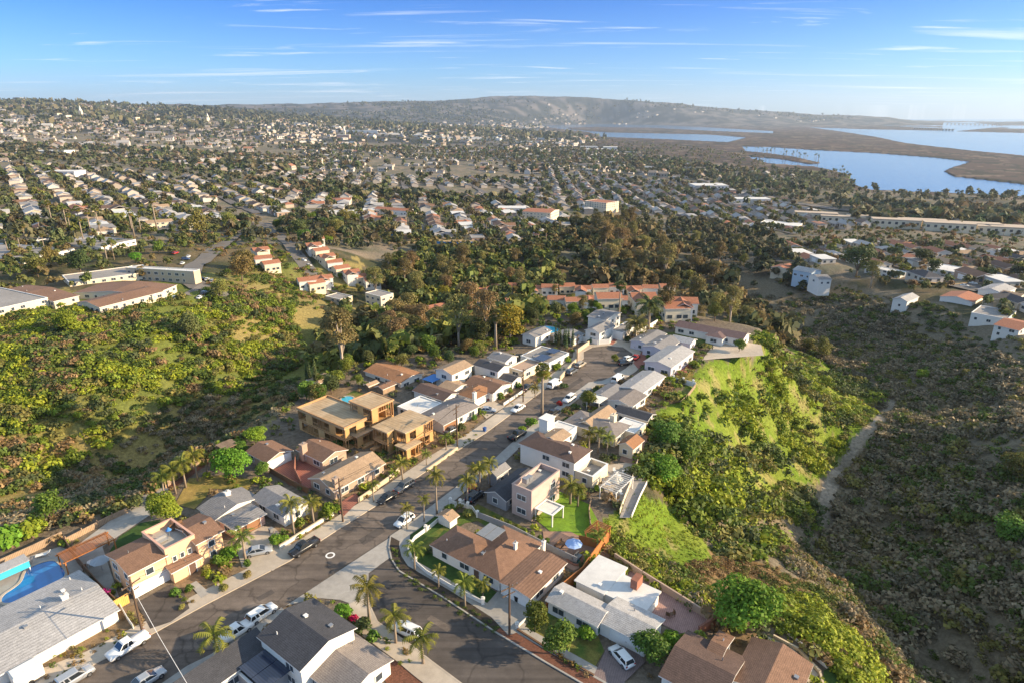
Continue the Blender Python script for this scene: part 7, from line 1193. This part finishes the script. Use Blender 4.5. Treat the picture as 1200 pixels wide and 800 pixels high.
wood('ravine_woodland', [([(780,262),(900,270),(930,310),(960,345),(900,350),(840,330),(790,300)], 1)], 330, 3.6, 74, 'dark woodland at the head of the right ravine', [(.09,.095,.05),(.07,.08,.04),(.13,.11,.06)])
wood('gap_woodland', [([(600,292),(660,262),(700,262),(700,300),(735,345),(700,345),(660,320),(620,320)], 1)], 330, 3.4, 76, 'mixed trees round the small valley road', [(.10,.11,.04),(.07,.08,.03),(.14,.11,.05)])
def gardens(name, polys, n, size, seed, label, tint):
    X, Y = scatter_px(polys, n, None, np.random.default_rng(seed)); k = np.ones(len(X), bool)
    for b in BLK: k &= np.hypot(X-b.x, Y-b.y) > 13
    for l in lots[:NIND]: k &= np.hypot(X-l[1], Y-l[2]) > 7.5
    mass_trees(name, X[k], Y[k], size, 80, .5, seed, label, tint)
gardens('rim_gardens', [([(905,300),(930,262),(1200,262),(1280,300),(1280,420),(1150,368),(1050,345),(985,322),(940,318)], 1)], 900, 2.2, 77, 'garden bushes and trees between the right rim houses', [(.14,.14,.05),(.09,.10,.04),(.18,.15,.06),(.10,.13,.04),(.24,.15,.07)])
gardens('hill_gardens', [([(0,262),(300,262),(300,275),(250,290),(210,300),(180,330),(60,345),(0,345)], 1)], 420, 2.4, 78, 'garden bushes and trees between the hillside apartments', [(.14,.15,.05),(.09,.11,.04),(.18,.14,.06),(.12,.15,.04)])
gardens('town_gardens', [([(330,262),(420,262),(640,285),(640,300),(560,300),(450,292),(420,285)], .5), ([(600,262),(760,255),(900,262),(900,280),(780,270),(640,290)], .5)], 900, 2.4, 79, 'garden bushes at the near edge of the central streets', [(.13,.13,.05),(.09,.10,.04),(.17,.14,.06)])
wood('lagoon_trees', [([(540,150),(640,158),(700,165),(790,172),(870,182),(905,200),(700,184),(560,168)], 1)], 1500, 6.5, 80, 'dark trees between the suburb and the lagoon', FT[:5], 14)
wood('bay_shore_trees', [([(905,199),(960,203),(1000,212),(1000,222),(1080,229),(1200,234),(1200,240),(1000,236),(905,214)], 1)], 300, 6.0, 75, 'dark rounded trees along the bay shore', FT[:3], 30)
# ------------------------------------------------------------------ palms of the hill town, park and spit
FP = [fan_palm(200+i, h, nf=22, R=1.1, r0=.26) for i, h in enumerate((9., 12., 14.))]
for i, (u, v, tv) in enumerate([(63,269,240),(80,272,244),(84,275,252),(97,279,248),(98,283,258),(108,280,247),(118,277,244),(120,282,262),(155,272,246),(158,280,249),(166,275,252),(184,270,238),(127,312,286),(134,305,281),(79,287,271),(25,296,280),(10,298,276),(31,285,264),(53,295,276),(48,275,262)]):
    g = G(u, v); h = max(6., hgt((u, v), tv, g.z)*1.0); y = g.y; q = (tv-400.)/F_PX; h = CAM_H-g.z-y*(SP+CP*q)/(CP-SP*q); s = max(.7, min(2.2, h/12.)); place_tree(FP[1], g, 'tall slender fan palm among the apartment blocks on the left hill', 'palm tree', 'fan_palm', s, group='tall fan palms on the left hill')
rp = random.Random(9)
def palms(poly, n, lab, grp, s, zz=None, pr=None):
    W_ = [tuple(P(u, v, zz)[:2]) for u, v in poly]; xs = [p[0] for p in W_]; ys = [p[1] for p in W_]; k = 0; t = 0
    while k < n and t < 5000:
        t += 1; x, y = rp.uniform(min(xs), max(xs)), rp.uniform(min(ys), max(ys))
        if not bool(inpoly(np.array([x]), np.array([y]), W_)[0]): continue
        z = h1(x, y)
        if z < -76: continue
        place_tree(pr or FP[rp.randrange(3)], (x, y, z), lab, 'palm tree', 'fan_palm', s*rp.uniform(.8, 1.2), group=grp); k += 1
palms([(872,178),(930,185),(962,191.5),(950,192.5),(900,186)], 34, 'tall palm silhouetted on the narrow spit in the bay', 'palms on the bay spit', 1.7, SEA)
palms([(968,205),(996,208),(1000,216),(975,214)], 10, 'tall palm on the little park point by the bay', 'palms on the park point', 1.7, SEA)
palms([(640,163),(790,170),(900,190),(890,196),(760,180),(640,170)], 26, 'distant palm along the near shore of the bay', 'palms along the bay shore', 2.0, SEA+3)
palms([(920,262),(1200,270),(1200,330),(1050,300),(930,290)], 34, 'palm rising between the houses of the right rim town', 'palms of the right rim town', .75, -40)
palms([(400,262),(640,262),(660,295),(560,300),(450,285)], 22, 'palm rising between houses of the central grid', 'palms of the central grid', .8, -30)
palms([(770,262),(880,262),(900,285),(800,300)], 10, 'palm at the foot of the bayside grid', 'palms of the bayside grid', .85, -42)
# ------------------------------------------------------------------ special far structures
def strip3(name, px, w, m, lift=.5):
    pts = [G(u, v) for u, v in px]; q = []
    for i in range(len(pts)-1):
        L = (pts[i+1]-pts[i]).length; k = max(1, int(L/10)); q += [pts[i].lerp(pts[i+1], j/k) for j in range(k)]
    q.append(pts[-1]); mb = MB(); A = []
    for i, p in enumerate(q):
        t = (q[min(i+1, len(q)-1)]-q[max(i-1, 0)]).xy.normalized(); n = Vector((-t.y, t.x))*w/2; zc_ = h1(p.x, p.y)+lift; A.append(((p.x+n.x, p.y+n.y, max(zc_, h1(p.x+n.x, p.y+n.y)+lift*.6)), (p.x-n.x, p.y-n.y, max(zc_, h1(p.x-n.x, p.y-n.y)+lift*.6))))
    for i in range(len(q)-1): mb.add([A[i][0], A[i][1], A[i+1][1], A[i+1][0]], [(0,1,2,3)])
    return struct(mb.build(name, m))
M_FASPH = mat('far_asphalt', (.15,.135,.12), .95, .12, .2)
strip3('road', [(245,300),(262,285),(285,268),(300,262),(330,268)], 10, M_FASPH); strip3('road', [(300,262),(325,275),(345,295),(360,315),(378,335),(398,350)], 8, M_FASPH); strip3('road', [(260,352),(235,338),(222,330),(228,312),(245,300)], 9, M_FASPH); strip3('car_park', [(268,350),(225,340)], 16, M_FASPH, .45)
strip3('road', [(700,300),(718,330),(728,350)], 8, M_FASPH); strip3('road', [(1110,333),(1150,342),(1200,365)], 9, M_FASPH); strip3('road', [(1060,331),(1110,333),(1160,330)], 8, M_FASPH); strip3('road', [(905,236),(1000,248),(1100,252),(1200,246)], 22, M_FASPH, 1.5); strip3('road', [(720,188),(800,205),(860,222),(905,240)], 22, mat('far_concrete', (.30,.27,.24), .95, .1, .1), 1.5)
strip3('road', [(420,272),(520,270),(600,268)], 9, M_FASPH); strip3('road', [(160,272),(230,266),(300,262)], 10, M_FASPH); strip3('dirt_bank', [(1060,331),(1110,335),(1130,332)], 5, mat('dirt_far', (.34,.24,.13), .95, .2, .3), .9)
for i, (u, v, c) in enumerate([(212,348,'silver'),(235,350,'white'),(240,345,'grey'),(247,343,'black'),(263,333,'white'),(255,331,'white'),(249,331,'silver'),(243,329,'white'),(237,329,'black'),(214,310,'white'),(218,305,'blue'),(221,302,'white'),(206,298,'red'),(196,352,'silver'),(204,351,'white')]):
    car((u, v), rnd.choice([100, 10, 80]), 'sedan' if i % 2 else 'suv', c, '%s car in the hillside car park' % c, group='%s cars in the hillside car park' % c, z=0)
for i, (u, v) in enumerate([(352,300),(356,306),(362,312),(366,318),(372,326),(350,292),(376,330),(1155,345),(1170,350),(1185,358),(1140,333),(1130,336)]): car((u, v), -40 if i < 7 else -25, 'sedan', 'white' if i % 3 else 'grey', 'tiny parked car beside the hilltop road' if i < 7 else 'tiny parked car on the right rim road', group='cars by the hilltop road' if i < 7 else 'cars on the rim road', z=0, parts=False)
def farblock(px, w, d, h, lab, name='building', cat='building', wm=None, rm=None, rz=0.0, group=None, win=True):
    g = G(*px); r = thing(name, lab, cat, (g.x, g.y, g.z), rz, group); a = MB(); a.box(-w/2, w/2, -d/2, d/2, -8, h); a.build('wall', wm or M_CREAM, r); b = MB(); b.box(-w/2-.5, w/2+.5, -d/2-.5, d/2+.5, h+.003, h+.8); b.build('roof', rm or R_WHITE, r)
    if win:
        n = max(2, int(w/6)); 
        for i in range(min(n, 9)): c = MB(); n = min(n, 9); x = -w/2+(i+.5)*w/n; c.box(x-w/n*.2, x+w/n*.2, -d/2-.3, -d/2+.2, h*.5, h*.8); c.build('window', M_GLASS, r)
    return r
farblock((37,117.5), 42, 35, 62, 'tall grey tower block on the far left skyline, left one', 'tower_block', wm=M_GREYW); farblock((44,118), 34, 30, 55, 'tall grey tower block on the far left skyline, right one', 'tower_block', wm=M_GREYW); farblock((22,119), 60, 40, 30, 'low grey block beside the skyline towers', wm=M_GREYW)
for i, (u, v, w, h) in enumerate([(38,140,150,16),(58,138,110,20),(74,140,60,18),(102,140,70,22),(135,141,90,16),(152,142,90,18),(172,143,120,16),(200,144,100,20),(235,142,100,18),(255,143,90,14)]): farblock((u, v), w, 40, h, ['long cream hall at the far left of the campus','cream hall with a taller roof left of the campus church','small cream block on the campus','cream church hall below the campus tower','cream campus hall right of the church','second cream campus hall right of the church','longest cream campus hall','cream campus hall left of the dome','domed cream campus hall','cream hall at the right end of the campus'][i], cat='campus building', rm=R_TAN if i % 2 else R_WHITE)
def spire(px, h, lab):
    g = G(*px); r = thing('church_tower', lab, 'tower', g); a = MB(); a.box(-h*.11, h*.11, -h*.11, h*.11, -5, h*.6); a.build('shaft', M_CREAM, r); b = MB(); b.tube([(0,0,h*.6),(0,0,h*.75),(0,0,h)], [h*.12, h*.07, .1], 8); b.build('spire', M_WHITE, r)
spire((96,139), 62, 'cream bell tower of the campus church'); spire((244,142), 48, 'small domed tower on the right campus hall'); spire((404,160), 46, 'white church spire above the central trees')
farblock((403,162), 60, 30, 14, 'pinkish church hall under the white spire', wm=M_PINK)
for i, (u, v, w, h) in enumerate([(310,145,150,9),(345,146,200,9),(385,150,150,9),(420,155,240,9),(450,153,200,9),(470,158,260,8),(500,160,180,8),(540,163,200,8),(570,164,160,8),(620,168,150,8),(700,178,90,10),(715,176,60,12)]): farblock((u, v), w, 60, h, 'long low pale warehouse roof in the far middle distance', name='warehouse', cat='warehouse', group='far pale warehouses', wm=M_WHITE, rz=rnd.uniform(-.2, .2), win=False)
for i in range(9):
    u = 955+i*31; v = 258+i*2.2+(i % 2)*2; farblock((u, v), 46, 14, 8.5, 'long beige condominium block in the row below the bay shore', name='condominium_block', cat='condominium', group='beige condominium row', wm=M_CREAM, rm=mat('beige_roof', (.46,.37,.28), .95, .1, .5), rz=-.35)
for (u, v, w, d, h, lab) in [(770,192,60,40,9,'white shed roof beside the diagonal avenue'), (690,176,70,30,14,'cream block by the bay shore'), (830,222,60,40,8,'flat white store roof in the bayside grid'), (880,240,50,22,9,'white flat building at the end of the diagonal avenue'), (60,181,90,40,8,'wide white roofed hall above the left street grid'), (78,207,40,25,7,'cream hall at the top of the left street'), (600,250,30,18,6,'tan flat building at the top of the central grid')]: farblock((u, v), w, d, h, lab, wm=M_WHITE)
g = G(503,287); r = thing('construction_plot', 'bare tan building plot ringed by a blue mesh fence', 'building plot', (g.x, g.y, g.z), 0); a = MB(); a.prism([(-34,-12),(34,-14),(36,16),(-30,18)], -2, 2.2); a.build('earth', mat('ochre_earth', (.36,.25,.12), .95, .2, .3), r); b = MB(); b.box(6,34,-14.6,-14.3,0,5); b.box(-34,-12,16,16.3,0,5); b.build('mesh_fence', mat('blue_mesh', (.03,.2,.5), .8, .1), r)
# bridges over the channel
def bridge(a, b, lab, n=14, h=11):
    A_, B_ = P(*a, SEA), P(*b, SEA); r = thing('bridge', lab, 'bridge', A_); d = B_-A_; rz = math.atan2(d.y, d.x); M = Matrix.Rotation(rz, 4, 'Z'); L = d.length; k = MB(); k.box(0, L, -10, 10, h, h+4, 0, M); k.build('deck', M_CONC, r)
    for i in range(n): c = MB(); x = L*(i+.5)/n; c.box(x-4, x+4, -8, 8, -3, h, 0, M); c.build('pier', M_CONC, r)
bridge((1070,151.5), (1118,153.5), 'low pale road bridge across the channel, nearer one'); bridge((1108,146.2), (1176,147.5), 'far bridge across the channel near the horizon', h=18)
# ------------------------------------------------------------------ haze
def haze():
    mb = MB(); mb.box(-26000, 26000, -300, 24000, -84, 700); m = bpy.data.materials.new('haze_air'); m.use_nodes = True; nt = m.node_tree; nt.nodes.clear(); o = nt.nodes.new('ShaderNodeOutputMaterial'); v = nt.nodes.new('ShaderNodeVolumePrincipled'); v.inputs['Color'].default_value = (.70,.84,1.0,1); v.inputs['Density'].default_value = HAZE; v.inputs['Anisotropy'].default_value = .3; nt.links.new(v.outputs[0], o.inputs['Volume'])
    ob = mb.build('haze', m); ob['kind'] = 'stuff'; ob['label'] = 'thin pale blue haze over the whole landscape'; ob['category'] = 'haze'
HAZE = 3.8e-5
haze()
